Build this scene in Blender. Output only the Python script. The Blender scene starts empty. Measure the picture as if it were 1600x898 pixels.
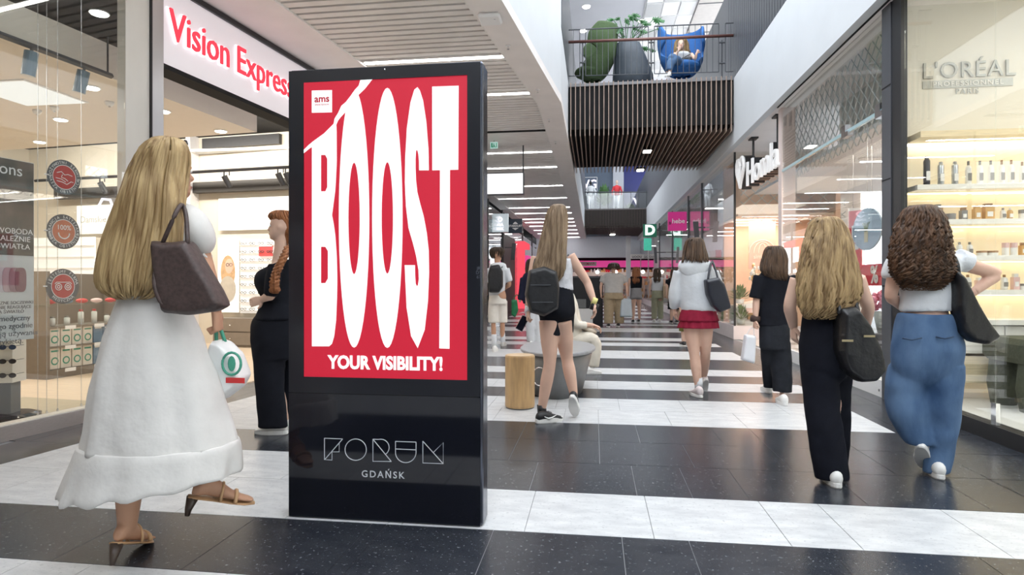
import bpy, math, random
from mathutils import Vector, Matrix, noise
random.seed(7)
PI = math.pi
scene = bpy.context.scene
COL = scene.collection
V = Vector

# ------------------------------------------------------------------ camera, world, exposure
FPX, HOR, CAMH = 950.0, 444.0, 1.224
PSI = math.atan(129 / FPX)
FWD = V((-math.sin(PSI), math.cos(PSI), 0)); RGT = V((math.cos(PSI), math.sin(PSI), 0)); UP = V((0, 0, 1))
cam_d = bpy.data.cameras.new('camera'); cam = bpy.data.objects.new('camera', cam_d); COL.objects.link(cam)
cam.location = (0, 0, CAMH); cam.rotation_euler = (PI / 2, 0, PSI)
cam_d.sensor_width = 36; cam_d.lens = 36 * FPX / 1600; cam_d.shift_y = -(449 - HOR) / 1600
cam_d.clip_start = 0.05; cam_d.clip_end = 200
scene.camera = cam

world = bpy.data.worlds.new('world'); scene.world = world; world.use_nodes = True
bg = world.node_tree.nodes['Background']; bg.inputs[0].default_value = (0.90, 0.95, 1.0, 1); bg.inputs[1].default_value = 5.0
scene.view_settings.view_transform = 'Standard'; scene.view_settings.look = 'None'
scene.view_settings.gamma = 1; scene.view_settings.use_curve_mapping = False
scene.view_settings.exposure = 0.0

def area_light(name, loc, rot, sx, sy, power, color=(1, 1, 1), parent=None):
    l = bpy.data.lights.new(name, 'AREA'); l.shape = 'RECTANGLE'; l.size = sx; l.size_y = sy; l.energy = power; l.color = color
    o = bpy.data.objects.new(name, l); COL.objects.link(o); o.location = loc; o.rotation_euler = rot
    if parent: o.parent = parent; o.location = V(loc) - parent.location
    return o

# ------------------------------------------------------------------ geometry from the photograph's calibration
def P(px, py, d): return FWD * d + RGT * (d * (px - 800) / FPX) + UP * (CAMH - (py - HOR) * d / FPX)
def G(px, py, z=0.0): return P(px, py, FPX * (CAMH - z) / (py - HOR))
def ray(px, py): return FWD + RGT * ((px - 800) / FPX) - UP * ((py - HOR) / FPX)
def onY(px, py, y):
    r = ray(px, py); t = y / r.y; return V((r.x * t, y, CAMH + r.z * t))
def onX(px, py, x):
    r = ray(px, py); t = x / r.x; return V((x, r.y * t, CAMH + r.z * t))

# ------------------------------------------------------------------ materials
MATS = {}
def mat(name, col, rough=0.6, metal=0.0, emit=0.0, ecol=None, var=0.0, scale=8.0, stretch=(1, 1, 1), bump=0.0, bscale=None, spec=0.5, col2=None, coat=0.0, sss=0.0, trans=0.0):
    if name in MATS: return MATS[name]
    m = bpy.data.materials.new(name); m.use_nodes = True; nt = m.node_tree; b = nt.nodes['Principled BSDF']
    b.inputs['Base Color'].default_value = (*col, 1); b.inputs['Roughness'].default_value = rough; b.inputs['Metallic'].default_value = metal
    b.inputs['Specular IOR Level'].default_value = spec
    if coat: b.inputs['Coat Weight'].default_value = coat; b.inputs['Coat Roughness'].default_value = 0.05
    if emit: b.inputs['Emission Color'].default_value = (*(ecol or col), 1); b.inputs['Emission Strength'].default_value = emit
    tc = nt.nodes.new('ShaderNodeTexCoord'); mp = nt.nodes.new('ShaderNodeMapping'); mp.inputs['Scale'].default_value = stretch
    nt.links.new(tc.outputs['Object'], mp.inputs[0])
    if var or col2:
        n = nt.nodes.new('ShaderNodeTexNoise'); n.inputs['Scale'].default_value = scale; n.inputs['Detail'].default_value = 5
        nt.links.new(mp.outputs[0], n.inputs['Vector'])
        r = nt.nodes.new('ShaderNodeValToRGB'); r.color_ramp.elements[0].position = 0.3; r.color_ramp.elements[1].position = 0.7
        c2 = col2 or tuple(min(1, c * (1 + var)) for c in col); c1 = col if col2 else tuple(c * (1 - var) for c in col)
        r.color_ramp.elements[0].color = (*c1, 1); r.color_ramp.elements[1].color = (*c2, 1)
        nt.links.new(n.outputs['Fac'], r.inputs[0]); nt.links.new(r.outputs[0], b.inputs['Base Color'])
    if bump:
        n2 = nt.nodes.new('ShaderNodeTexNoise'); n2.inputs['Scale'].default_value = bscale or scale; n2.inputs['Detail'].default_value = 4
        nt.links.new(mp.outputs[0], n2.inputs['Vector'])
        bu = nt.nodes.new('ShaderNodeBump'); bu.inputs['Strength'].default_value = bump; bu.inputs['Distance'].default_value = 0.02
        nt.links.new(n2.outputs['Fac'], bu.inputs['Height']); nt.links.new(bu.outputs[0], b.inputs['Normal'])
    MATS[name] = m; return m

def glass_mat(name, tint=(0.97, 0.985, 0.98), base=0.05, gain=0.9):
    m = bpy.data.materials.new(name); m.use_nodes = True; nt = m.node_tree; nt.nodes.clear()
    out = nt.nodes.new('ShaderNodeOutputMaterial'); mx = nt.nodes.new('ShaderNodeMixShader')
    tr = nt.nodes.new('ShaderNodeBsdfTransparent'); tr.inputs[0].default_value = (*tint, 1)
    gl = nt.nodes.new('ShaderNodeBsdfGlossy'); gl.inputs['Roughness'].default_value = 0.0; gl.inputs[0].default_value = (1, 1, 1, 1)
    lw = nt.nodes.new('ShaderNodeLayerWeight'); lw.inputs[0].default_value = 0.5
    pw = nt.nodes.new('ShaderNodeMath'); pw.operation = 'POWER'; pw.inputs[1].default_value = 4.0
    ma = nt.nodes.new('ShaderNodeMath'); ma.operation = 'MULTIPLY_ADD'; ma.inputs[1].default_value = gain; ma.inputs[2].default_value = base
    nt.links.new(lw.outputs['Facing'], pw.inputs[0]); nt.links.new(pw.outputs[0], ma.inputs[0]); nt.links.new(ma.outputs[0], mx.inputs[0])
    nt.links.new(tr.outputs[0], mx.inputs[1]); nt.links.new(gl.outputs[0], mx.inputs[2]); nt.links.new(mx.outputs[0], out.inputs[0])
    MATS[name] = m; return m

def emit_mat(name, col, s):
    m = bpy.data.materials.new(name); m.use_nodes = True; nt = m.node_tree; nt.nodes.clear()
    out = nt.nodes.new('ShaderNodeOutputMaterial'); e = nt.nodes.new('ShaderNodeEmission'); e.inputs[0].default_value = (*col, 1); e.inputs[1].default_value = s
    nt.links.new(e.outputs[0], out.inputs[0]); MATS[name] = m; return m

def tile_mat(name, c1, c2, speck, sc_col, rough):
    m = bpy.data.materials.new(name); m.use_nodes = True; nt = m.node_tree; b = nt.nodes['Principled BSDF']
    g = nt.nodes.new('ShaderNodeNewGeometry'); n = nt.nodes.new('ShaderNodeTexNoise'); n.inputs['Scale'].default_value = 5; n.inputs['Detail'].default_value = 8; n.inputs['Roughness'].default_value = 0.65
    mp = nt.nodes.new('ShaderNodeMapping'); mp.inputs['Scale'].default_value = (1, 2.6, 1); mp.inputs['Rotation'].default_value = (0, 0, 0.5)
    nt.links.new(g.outputs['Position'], mp.inputs[0]); nt.links.new(mp.outputs[0], n.inputs['Vector'])
    r = nt.nodes.new('ShaderNodeValToRGB'); r.color_ramp.elements[0].position = 0.35; r.color_ramp.elements[1].position = 0.66
    r.color_ramp.elements[0].color = (*c1, 1); r.color_ramp.elements[1].color = (*c2, 1); nt.links.new(n.outputs['Fac'], r.inputs[0])
    n2 = nt.nodes.new('ShaderNodeTexNoise'); n2.inputs['Scale'].default_value = 55; n2.inputs['Detail'].default_value = 3; nt.links.new(g.outputs['Position'], n2.inputs['Vector'])
    r2 = nt.nodes.new('ShaderNodeValToRGB'); r2.color_ramp.elements[0].position = speck; r2.color_ramp.elements[1].position = speck + 0.09
    nt.links.new(n2.outputs['Fac'], r2.inputs[0])
    mx = nt.nodes.new('ShaderNodeMix'); mx.data_type = 'RGBA'; nt.links.new(r2.outputs[0], mx.inputs[0]); nt.links.new(r.outputs[0], mx.inputs[6]); mx.inputs[7].default_value = (*sc_col, 1)
    nt.links.new(mx.outputs[2], b.inputs['Base Color'])
    b.inputs['Roughness'].default_value = rough; b.inputs['Specular IOR Level'].default_value = 0.5
    bu = nt.nodes.new('ShaderNodeBump'); bu.inputs['Strength'].default_value = 0.06; bu.inputs['Distance'].default_value = 0.005
    nt.links.new(n2.outputs['Fac'], bu.inputs['Height']); nt.links.new(bu.outputs[0], b.inputs['Normal'])
    MATS[name] = m; return m

def streak_mat(name, dark, light, rough=0.45, sc=38, zs=0.07):
    m = bpy.data.materials.new(name); m.use_nodes = True; nt = m.node_tree; b = nt.nodes['Principled BSDF']
    tc = nt.nodes.new('ShaderNodeTexCoord'); mp = nt.nodes.new('ShaderNodeMapping'); mp.inputs['Scale'].default_value = (1, 1, zs)
    n = nt.nodes.new('ShaderNodeTexNoise'); n.inputs['Scale'].default_value = sc; n.inputs['Detail'].default_value = 4
    nt.links.new(tc.outputs['Object'], mp.inputs[0]); nt.links.new(mp.outputs[0], n.inputs['Vector'])
    r = nt.nodes.new('ShaderNodeValToRGB'); r.color_ramp.elements[0].position = 0.32; r.color_ramp.elements[1].position = 0.68
    r.color_ramp.elements[0].color = (*dark, 1); r.color_ramp.elements[1].color = (*light, 1)
    nt.links.new(n.outputs['Fac'], r.inputs[0]); nt.links.new(r.outputs[0], b.inputs['Base Color']); b.inputs['Roughness'].default_value = rough
    b.inputs['Specular IOR Level'].default_value = 0.3
    MATS[name] = m; return m

white_paint = mat('white_paint', (0.72, 0.75, 0.78), 0.5, var=0.02, scale=2)
soffit_paint = mat('soffit_paint', (0.88, 0.84, 0.82), 0.6, var=0.03, scale=3)
slat_grey = mat('slat_grey', (0.84, 0.81, 0.78), 0.5, var=0.04, scale=4)
void_dark = mat('void_dark', (0.009, 0.009, 0.010), 0.9, var=0.1)
black_metal = mat('black_metal', (0.018, 0.018, 0.02), 0.4, var=0.1, scale=20)
anthracite = mat('anthracite', (0.075, 0.08, 0.09), 0.4, var=0.06, scale=10)
steel = mat('steel', (0.62, 0.62, 0.64), 0.25, 1.0, var=0.05, scale=3)
brushed = mat('brushed', (0.50, 0.47, 0.47), 0.35, 0.8, var=0.06, scale=30, stretch=(1, 1, 8))
chrome = mat('chrome', (0.85, 0.85, 0.86), 0.08, 1.0, var=0.02)
grout = mat('grout', (0.30, 0.30, 0.31), 0.8, var=0.05, scale=30)
white_plain = mat('white_plain', (0.86, 0.86, 0.86), 0.45, var=0.01)
glass = glass_mat('shop_glass')
led = emit_mat('led_white', (1.0, 0.98, 0.97), 22.0)
spot_lamp = emit_mat('spot_lamp', (1.0, 0.96, 0.88), 14.0)

# ------------------------------------------------------------------ mesh builder
class MB:
    def __init__(s): s.v = []; s.f = []; s.mi = []; s.cur = 0
    def add(s, vs, fs):
        o = len(s.v); s.v += [V(p) for p in vs]; s.f += [tuple(i + o for i in f) for f in fs]; s.mi += [s.cur] * len(fs); return s
    def box(s, x0, x1, y0, y1, z0, z1, M=None):
        vs = [V((x, y, z)) for z in (z0, z1) for y in (y0, y1) for x in (x0, x1)]
        if M is not None: vs = [M @ p for p in vs]
        return s.add(vs, [(0, 2, 3, 1), (4, 5, 7, 6), (0, 1, 5, 4), (2, 6, 7, 3), (0, 4, 6, 2), (1, 3, 7, 5)])
    def bevbox(s, x0, x1, y0, y1, z0, z1, r=0.01, M=None):
        rings = []
        for z, i in ((z0, r), (z0 + r, 0), (z1 - r, 0), (z1, r)):
            c = []
            for cx, cy, a0 in ((x1 - r, y1 - r, 0), (x0 + r, y1 - r, 90), (x0 + r, y0 + r, 180), (x1 - r, y0 + r, 270)):
                for k in range(3):
                    a = math.radians(a0 + 45 * k); rr = max(r - i * 0.75, 0.0005)
                    c.append(V((cx + rr * math.cos(a), cy + rr * math.sin(a), z)))
            rings.append([M @ p for p in c] if M is not None else c)
        return s.loft(rings)
    def loft(s, rings, cap=True, closed=True):
        n = len(rings[0]); vs = [p for r in rings for p in r]; fs = []
        for i in range(len(rings) - 1):
            for j in range(n if closed else n - 1):
                k = (j + 1) % n; fs.append((i * n + j, i * n + k, (i + 1) * n + k, (i + 1) * n + j))
        if cap: fs.append(tuple(range(n - 1, -1, -1))); fs.append(tuple((len(rings) - 1) * n + j for j in range(n)))
        return s.add(vs, fs)
    def tube(s, pts, radii, n=10, cap=True, flat=1.0, hint=None):
        pts = [V(p) for p in pts]
        if not hasattr(radii, '__len__'): radii = [radii] * len(pts)
        h = V(hint) if hint is not None else V((0.31, 0.27, 0.91)); rings = []
        for i, p in enumerate(pts):
            t = (pts[min(i + 1, len(pts) - 1)] - pts[max(i - 1, 0)])
            t = t.normalized() if t.length > 1e-9 else V((0, 0, 1))
            a = t.cross(h)
            if a.length < 1e-3: a = t.cross(V((1, 0, 0)))
            a.normalize(); b = a.cross(t).normalized()
            rings.append([p + a * (radii[i] * math.cos(2 * PI * k / n)) + b * (radii[i] * flat * math.sin(2 * PI * k / n)) for k in range(n)])
        # a x b points against t: reverse for outward faces
        return s.loft([list(reversed(r)) for r in rings], cap)
    def cyl(s, c, r, z0, z1, n=24, r2=None):
        r2 = r if r2 is None else r2; c = V(c)
        return s.loft([[V((c.x + rr * math.cos(2 * PI * k / n), c.y + rr * math.sin(2 * PI * k / n), z)) for k in range(n)] for z, rr in ((z0, r), (z1, r2))])
    def lathe(s, c, prof, n=24):
        c = V(c); return s.loft([[V((c.x + r * math.cos(2 * PI * k / n), c.y + r * math.sin(2 * PI * k / n), c.z + z)) for k in range(n)] for r, z in prof])
    def ell(s, c, ax, nu=14, nv=8):
        c = V(c); a, b, d = [V(q) for q in ax]; rings = []
        for i in range(nv + 1):
            ph = -PI / 2 + PI * (i + 0.02 if i == 0 else (i - 0.02 if i == nv else i)) / nv
            rings.append([c + a * (math.cos(ph) * math.cos(2 * PI * k / nu)) + b * (math.cos(ph) * math.sin(2 * PI * k / nu)) + d * math.sin(ph) for k in range(nu)])
        return s.loft(rings)
    def sph(s, c, r, nu=14, nv=8): return s.ell(c, ((r, 0, 0), (0, r, 0), (0, 0, r)), nu, nv)
    def prism(s, poly, off):
        off = V(off); n = len(poly); return s.add([V(p) for p in poly] + [V(p) + off for p in poly],
            [tuple(range(n)), tuple(range(2 * n - 1, n - 1, -1))] + [(i, i + n, (i + 1) % n + n, (i + 1) % n) for i in range(n)])
    def mesh(s, name, mats):
        me = bpy.data.meshes.new(name); me.from_pydata([tuple(p) for p in s.v], [], s.f)
        for m in (mats if isinstance(mats, (list, tuple)) else [mats]): me.materials.append(m)
        if any(s.mi): me.polygons.foreach_set('material_index', s.mi)
        return me
    def build(s, name, m, parent=None, smooth=False, fix=False, **kw):
        if parent is not None:
            w = parent.location.copy() if parent.parent is None else parent.parent.location + parent.location
            s.v = [p - w for p in s.v]
        me = s.mesh(name, m)
        if fix: fixn(me)
        if smooth: me.polygons.foreach_set('use_smooth', [True] * len(me.polygons))
        return obj(name, me, parent, **kw)

import bmesh
import numpy as np
TS = bpy.data.scenes.new('workbench')
def eval_mesh(o):
    with bpy.context.temp_override(scene=TS, view_layer=TS.view_layers[0]):
        TS.view_layers[0].update(); dg = TS.view_layers[0].depsgraph; return bpy.data.meshes.new_from_object(o.evaluated_get(dg))
def fixn(me):
    b = bmesh.new(); b.from_mesh(me); bmesh.ops.recalc_face_normals(b, faces=b.faces); b.to_mesh(me); b.free()
def obj(name, me, parent=None, label=None, cat=None, group=None, kind=None, loc=None, rot=None):
    o = bpy.data.objects.new(name, me); COL.objects.link(o)
    if parent is not None: o.parent = parent
    if loc is not None: o.location = loc
    if rot is not None: o.rotation_euler = rot
    for k, v in (('label', label), ('category', cat), ('group', group), ('kind', kind)):
        if v: o[k] = v
    return o
def thing(name, label, cat, loc, group=None, kind=None):
    return obj(name, None, None, label, cat, group, kind, loc)
def struct(name, mb, m, parent=None, **kw): return mb.build(name, m, parent, kind=None if parent else 'structure', **kw)
def SB(name, b, m, parent=None, M=None, **kw): return struct(name, MB().box(*b, M=M), m, parent, **kw)
def bake(mb, voxel, smooth=3, factor=0.5):
    me = mb.mesh('tmp', []); o = bpy.data.objects.new('tmp', me); TS.collection.objects.link(o)
    r = o.modifiers.new('r', 'REMESH'); r.mode = 'VOXEL'; r.voxel_size = voxel; r.use_smooth_shade = True
    if smooth: sm = o.modifiers.new('s', 'SMOOTH'); sm.factor = factor; sm.iterations = smooth
    out = eval_mesh(o)
    bpy.data.objects.remove(o); bpy.data.meshes.remove(me); return out
def mesh_to_mb(me, mb=None):
    mb = mb or MB(); return mb.add([v.co.copy() for v in me.vertices], [tuple(p.vertices) for p in me.polygons])
def text_mb(body, size, M, ext=0.004, bold=0.0, align='CENTER', sx=1.0, shear=0.0, space=1.0):
    c = bpy.data.curves.new('t', 'FONT'); c.body = body; c.size = size; c.extrude = ext; c.offset = bold; c.align_x = align; c.align_y = 'CENTER'; c.shear = shear; c.space_character = space; c.resolution_u = 3
    o = bpy.data.objects.new('t', c); TS.collection.objects.link(o)
    me = eval_mesh(o); bpy.data.objects.remove(o)
    mb = MB().add([M @ V((v.co.x * sx, v.co.y, v.co.z)) for v in me.vertices], [tuple(p.vertices) for p in me.polygons]); bpy.data.meshes.remove(me); return mb
def frame3(o, ex, ey):
    ex = V(ex).normalized(); ey = V(ey).normalized(); ez = ex.cross(ey)
    return Matrix(((ex.x, ey.x, ez.x, o[0]), (ex.y, ey.y, ez.y, o[1]), (ex.z, ey.z, ez.z, o[2]), (0, 0, 0, 1)))
def facing_cam(x, y, z): return frame3((x, y, z), (1, 0, 0), (0, 0, 1))      # text readable from -y
# ------------------------------------------------------------------ the large structure
AL = math.radians(6.5); EXL = V((math.cos(AL), -math.sin(AL), 0)); EYL = V((math.sin(AL), math.cos(AL), 0)); OL = V((-4.56, 4.13, 0))
ML = Matrix(((EXL.x, EYL.x, 0, OL.x), (EXL.y, EYL.y, 0, OL.y), (0, 0, 1, 0), (0, 0, 0, 1)))   # left shop: x towards the corridor, y along the shopfront
def LW(x, y, z=0): return ML @ V((x, y, z))
def rayL(px, py, lx):                                   # where a sight line meets the plane lx = const of the left shop
    r = ray(px, py); a = r.dot(EXL); t = (lx + OL.dot(EXL)) / a; return V((r.x * t, r.y * t, CAMH + r.z * t))
def rayLy(px, py, ly):
    r = ray(px, py); t = (ly + OL.dot(EYL)) / r.dot(EYL); return V((r.x * t, r.y * t, CAMH + r.z * t))
LROT = (0, 0, -AL)
XR, XF, ZC, ZS, ZF2 = 3.08, 2.89, 4.38, 4.16, 5.56      # right glass plane, right fascia, left ceiling, right soffit, upper floor level
YEND = 44.0
def xs(y): return -0.97 - 0.1139 * max(0, 10.5 - y)      # edge of the slatted ceiling towards the atrium
def xo(y): return xs(y) + 0.40
def xl(y): return (LW(0.78, 0).x + (y - LW(0.78, 0).y) * 0.1139) if y < 9.6 else -3.55

# floor: slab, tiles
WHT = tile_mat('white_stone', (0.47, 0.48, 0.50), (0.64, 0.65, 0.66), 0.60, (0.42, 0.43, 0.45), 0.36)
DRK = tile_mat('dark_stone', (0.016, 0.019, 0.027), (0.036, 0.040, 0.049), 0.63, (0.14, 0.15, 0.16), 0.25)
floor = SB('floor', (-14, 14, -10, 46, -0.3, -0.006), grout)
WR = [(2.99, 3.59), (5.39, 6.59), (7.19, 7.79), (8.39, 8.99), (10.45, 11.25), (12.3, 12.95), (13.45, 14.15), (15.9, 17.3), (18.4, 18.9), (19.7, 21.0), (22.6, 23.6), (25.5, 27), (29, 30.5), (33, 35), (38, 40)]
WL = [(1.79, 2.39), (2.99, 4.19), (4.79, 6.59)]
def side(p): return (V((p[0], p[1], 0)) - OL).dot(EXL) - 0.61      # > 0: in the patterned field
def clip(poly, fn):
    out = []
    for i in range(len(poly)):
        a, b = poly[i], poly[(i + 1) % len(poly)]; fa, fb = fn(a), fn(b)
        if fa >= 0: out.append(a)
        if fa * fb < 0: t = fa / (fa - fb); out.append((a[0] + (b[0] - a[0]) * t, a[1] + (b[1] - a[1]) * t))
    return out
def area2(p): return abs(sum(p[i][0] * p[(i + 1) % len(p)][1] - p[(i + 1) % len(p)][0] * p[i][1] for i in range(len(p)))) / 2 if len(p) > 2 else 0
def slab(mb, poly, z=0.0):
    if area2(poly) < 0.002: return False
    cx = sum(p[0] for p in poly) / len(poly); cy = sum(p[1] for p in poly) / len(poly)
    ins = [V((p[0] + (0.002 if p[0] < cx else -0.002), p[1] + (0.002 if p[1] < cy else -0.002), z)) for p in poly]
    mb.prism([V((p.x, p.y, z)) for p in ins], (0, 0, -0.012)); mb.f = [tuple(reversed(f)) for f in mb.f]; return True
def put_tile(poly, m):
    mb = MB()
    if slab(mb, poly): mb.build('tile', m, floor, fix=True)
GLN = lambda p: (V((p[0], p[1], 0)) - OL).dot(EXL)
XSPLIT = -1.05
for k in range(-2, 14):
    y0, y1 = 2.99 + 0.6 * k, 3.59 + 0.6 * k; ym = (y0 + y1) / 2
    x = -4.9 + random.choice([0, 0.21, 0.42]) if k not in (0, -1) else (-0.345 - 8 * 0.63 if k == 0 else 0.131 - 8 * 0.63)
    half = 0
    while x < XR:
        w = 0.63
        if k == 0 and abs(x - 0.915) < 0.02: w = 0.315
        elif k == -1 and abs(x - 0.131) < 0.02: w = 0.315
        elif k not in (0, -1) and random.random() < 0.22: w = 0.315
        x2 = min(x + w, XR); cuts = sorted({x, x2} | ({2.46} if x < 2.46 < x2 else set()) | ({XSPLIT} if x < XSPLIT < x2 else set()))
        for a, b in zip(cuts, cuts[1:]):
            poly = clip([(a, y0), (b, y0), (b, y1), (a, y1)], GLN); xm = (a + b) / 2
            wh = xm < 2.46 and any(s <= ym <= e for s, e in (WR if xm > XSPLIT else WL + WR[1:]))
            if k == -2: wh = xm < 0.6
            if len(poly) < 3: continue
            if wh:
                put_tile(clip(poly, side), WHT); put_tile(clip(poly, lambda p: -side(p)), DRK)
            else: put_tile(poly, DRK)
        x = x2
far_d, far_w = MB(), MB()
slab(far_d, [(-3.9, 11.39), (XR, 11.39), (XR, YEND), (-3.9, YEND)], -0.003)
slab(far_d, clip([(-6, -10), (XR, -10), (XR, 1.79), (-6, 1.79)], GLN), -0.003)
for s, e in WR:
    if e > 11.39: slab(far_w, [(-3.2, s), (2.46, s), (2.46, e), (-3.2, e)], 0.0)
for s, e in [(-5.5, -4.9), (-4.3, -3.1), (-1.9, -1.3), (-0.7, 0.5)]: slab(far_w, [(-3.4, s), (2.46, s), (2.46, e), (-3.4, e)], 0.0)
far_d.build('dark_paving', DRK, floor, fix=True, kind='stuff'); far_w.build('white_paving', WHT, floor, fix=True, kind='stuff')

# left: ceiling void, slats, plates, strip, fascia
ceil = struct('ceiling', MB().prism([V((-14, -10, 4.62)), V((xo(-10) - .13, -10, 4.62)), V((xo(10.5) - .13, 10.5, 4.62)), V((xo(10.5) - .13, YEND, 4.62)), V((-14, YEND, 4.62))], (0, 0, .08)), void_dark, fix=True)
def slat_box(mb, y, w):
    y0, y1 = y, y + w; q = [V((xl(y0), y0, 4.39)), V((xs(y0), y0, 4.39)), V((xs(y1), y1, 4.39)), V((xl(y1), y1, 4.39))]
    mb.prism(q, (0, 0, 0.07))
LEDY = [8.35, 10.0, 14.5, 16.4, 19.5, 22.3, 25.0, 27.0, 29.4, 31, 33, 35.5, 38, 41]
LEDN = [1.5, 3.4, 5.6, -1.5, -4]  # bars out of view near the viewpoint, kept for the light they give
far_s = MB(); y = -9.0; n_s = 0
while y < YEND:
    if not any(abs(y + 0.05 - l) < 0.09 for l in LEDY + LEDN):
        if 3.0 < y < 16:
            mb = MB(); slat_box(mb, y, 0.138 if y > 12.4 else 0.105); mb.build('ceiling_slat', slat_grey, ceil, fix=True)
        else: slat_box(far_s, y, 0.138 if y > 12.4 else 0.105)
    y += 0.15
far_s.build('ceiling_slats_beyond', slat_grey, ceil, fix=True, kind='stuff')
def led_bar(y, x0, x1, z, label, pw=0, nm='linear_light'):
    t = thing(nm, label, 'ceiling light', (x0, y, z), 'linear lights in the slatted ceiling')
    MB().box(x0, x1, y - 0.045, y + 0.045, z, z + 0.06).build('housing', slat_grey, t)
    MB().box(x0 + 0.02, x1 - 0.02, y - 0.03, y + 0.03, z - 0.012, z - 0.001).build('diffuser', led, t)
for i, l in enumerate(LEDY + LEDN): led_bar(l, xl(l) + 0.02, xs(l) - 0.02, 4.39, ['first', 'second', 'third', 'fourth', 'fifth', 'sixth', 'seventh', 'eighth', 'ninth', 'tenth', 'eleventh', 'twelfth', 'thirteenth', 'fourteenth'][i] + ' white linear light beyond the totem in the slatted ceiling' if i < 14 else ['nearest', 'second', 'third', 'fourth', 'fifth'][i - 14] + ' unseen linear light over the viewpoint, kept for its light')
def poly_slab(name, pts, z0, z1, m, parent=None, **kw):
    mb = MB().prism([V((p[0], p[1], z0)) for p in pts], (0, 0, z1 - z0)); return struct(name, mb, m, parent, fix=True, **kw)
a, b = LW(0.0, -14), LW(0.0, 5.8); c, d_ = LW(0.78, 5.55), LW(0.78, -14)
poly_slab('trim_1', [(a.x, a.y), (b.x, b.y), (c.x, c.y), (d_.x, d_.y)], ZC - 0.01, ZC + 0.12, soffit_paint)
poly_slab('trim_2', [(-3.95, 9.7), (-3.55, 9.6), (-3.55, YEND), (-3.95, YEND)], ZC - 0.01, ZC + 0.12, soffit_paint)
poly_slab('trim_3', [(xs(-10), -10), (xo(-10), -10), (xo(10.5), 10.5), (xo(12), YEND), (xs(12), YEND), (xs(10.5), 10.5)], ZC - 0.03, ZC + 0.1, soffit_paint)
poly_slab('trim_4', [(xs(-10) - 0.02, -10), (xs(-10), -10), (xs(10.5), 10.5), (xs(12), YEND), (xs(12) - 0.02, YEND), (xs(10.5) - 0.02, 10.5)], ZC - 0.03, ZC + 0.2, slat_grey)
poly_slab('wall_left_fascia', [(xo(-10) - 0.12, -10), (xo(-10), -10), (xo(10.5), 10.5), (xo(12), YEND), (xo(12) - 0.12, YEND), (xo(10.5) - 0.12, 10.5)], ZC + 0.1, 5.66, white_paint)
poly_slab('wall_left_fascia_upper', [(xo(-10) - 0.12, -10), (xo(-10), -10), (xo(10.5), 10.5), (xo(10.5) - 0.12, 10.5)], 5.661, 9.0, white_paint)
poly_slab('trim_5', [(xo(12) + 0.01, 10.52), (xo(12) + 0.01, YEND), (xo(12) - 0.08, YEND), (xo(12) - 0.08, 10.52)], 5.66, 7.6, anthracite)
SB('trim_6', (-3.5, -0.99, 12.45, 12.5, 4.372, 4.40), void_dark)
# small fittings on the strip
for i, (px, py) in enumerate(((794, 71), (840, 140), (858, 186), (868, 221))):
    p = P(px, py, FPX * (ZC - 0.03 - CAMH) / (HOR - py))
    t = thing('sprinkler', 'small white ' + ['sprinkler head nearest on the white bulkhead strip', 'second sprinkler head along the white bulkhead strip', 'third sprinkler head along the white bulkhead strip', 'farthest sprinkler head on the white bulkhead strip'][i], 'sprinkler', p)
    MB().cyl(p, 0.035, ZC - 0.037, ZC - 0.031, 16).build('rosette', white_plain, t); MB().cyl(p, 0.008, ZC - 0.075, ZC - 0.037, 10).cyl(p, 0.018, ZC - 0.08, ZC - 0.075, 12).build('head', chrome, t)
p = P(766, 26, FPX * (ZC - 0.03 - CAMH) / (HOR - 26))
t = thing('access_point', 'white rounded rectangular device fixed under the white bulkhead strip', 'router', p)
MB().bevbox(p.x - 0.13, p.x + 0.13, p.y - 0.13, p.y + 0.13, ZC - 0.085, ZC - 0.031, 0.025).build('case', white_plain, t, smooth=False)
MB().cyl((p.x + 0.06, p.y - 0.05, 0), 0.012, ZC - 0.09, ZC - 0.0855, 12).build('indicator', chrome, t)

# right: fascia, soffit, balustrade panels, upper walls
SB('wall_right_fascia', (XF, XF + 0.12, -10, YEND, ZS, 5.54), white_paint)
SB('ceiling_soffit', (XF + 0.121, 5.2, -10, YEND, ZS + 0.0, ZS + 0.1), soffit_paint)
SB('trim_7', (3.0, 3.02, -10, 10.6, ZS - 0.012, ZS - 0.001), void_dark)
bal = SB('wall_right_balustrade', (XF + 0.03, XF + 0.1, -10, YEND, 5.54, 7.7), anthracite)
for i in range(64):
    y = 4 + i * 0.155; MB().box(XF + 0.005, XF + 0.03, y, y + 0.13, 5.56, 7.66).build('panel', anthracite, bal)
SB('ceiling_far_blocker', (-14, 14, 34, YEND + 2, 9.6, 9.7), white_paint)  # unseen slab, added to limit the daylight entering through the gap before it
SB('ceiling_upper', (-14, 14, 14.2, 27, 9.6, 9.7), mat('upper_ceiling', (0.82, 0.82, 0.87), 0.6, var=0.02, scale=2))
for i, (px, py) in enumerate(((916, 10), (911, 48), (1003, 32))):
    p = P(px, py, FPX * (9.6 - CAMH) / (HOR - py)); t = thing('downlight', ['round downlight in the upper ceiling above the green chair', 'round downlight in the upper ceiling left of the monstera', 'round downlight in the upper ceiling behind the monstera leaves'][i], 'ceiling light', p)
    MB().cyl(p, 0.14, 9.585, 9.599, 20).build('trim_ring', white_plain, t); MB().cyl(p, 0.11, 9.575, 9.584, 20).build('lamp', spot_lamp, t)
glow_grid = obj('ceiling_glow_panes', None, None, kind='structure', loc=(2.3, 20, 9.5))  # glowing panes added to the upper ceiling to show a bright area
glow_m = emit_mat('added_glow_pane', (.92, .96, 1.0), 1.1)
for i in range(9):
    for j in range(3): MB().box(1.55 + j * .5, 2.0 + j * .5, 16.6 + i * .95, 17.45 + i * .95, 9.56, 9.58).build('pane', glow_m if (i + j) % 2 else white_plain, glow_grid)
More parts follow.
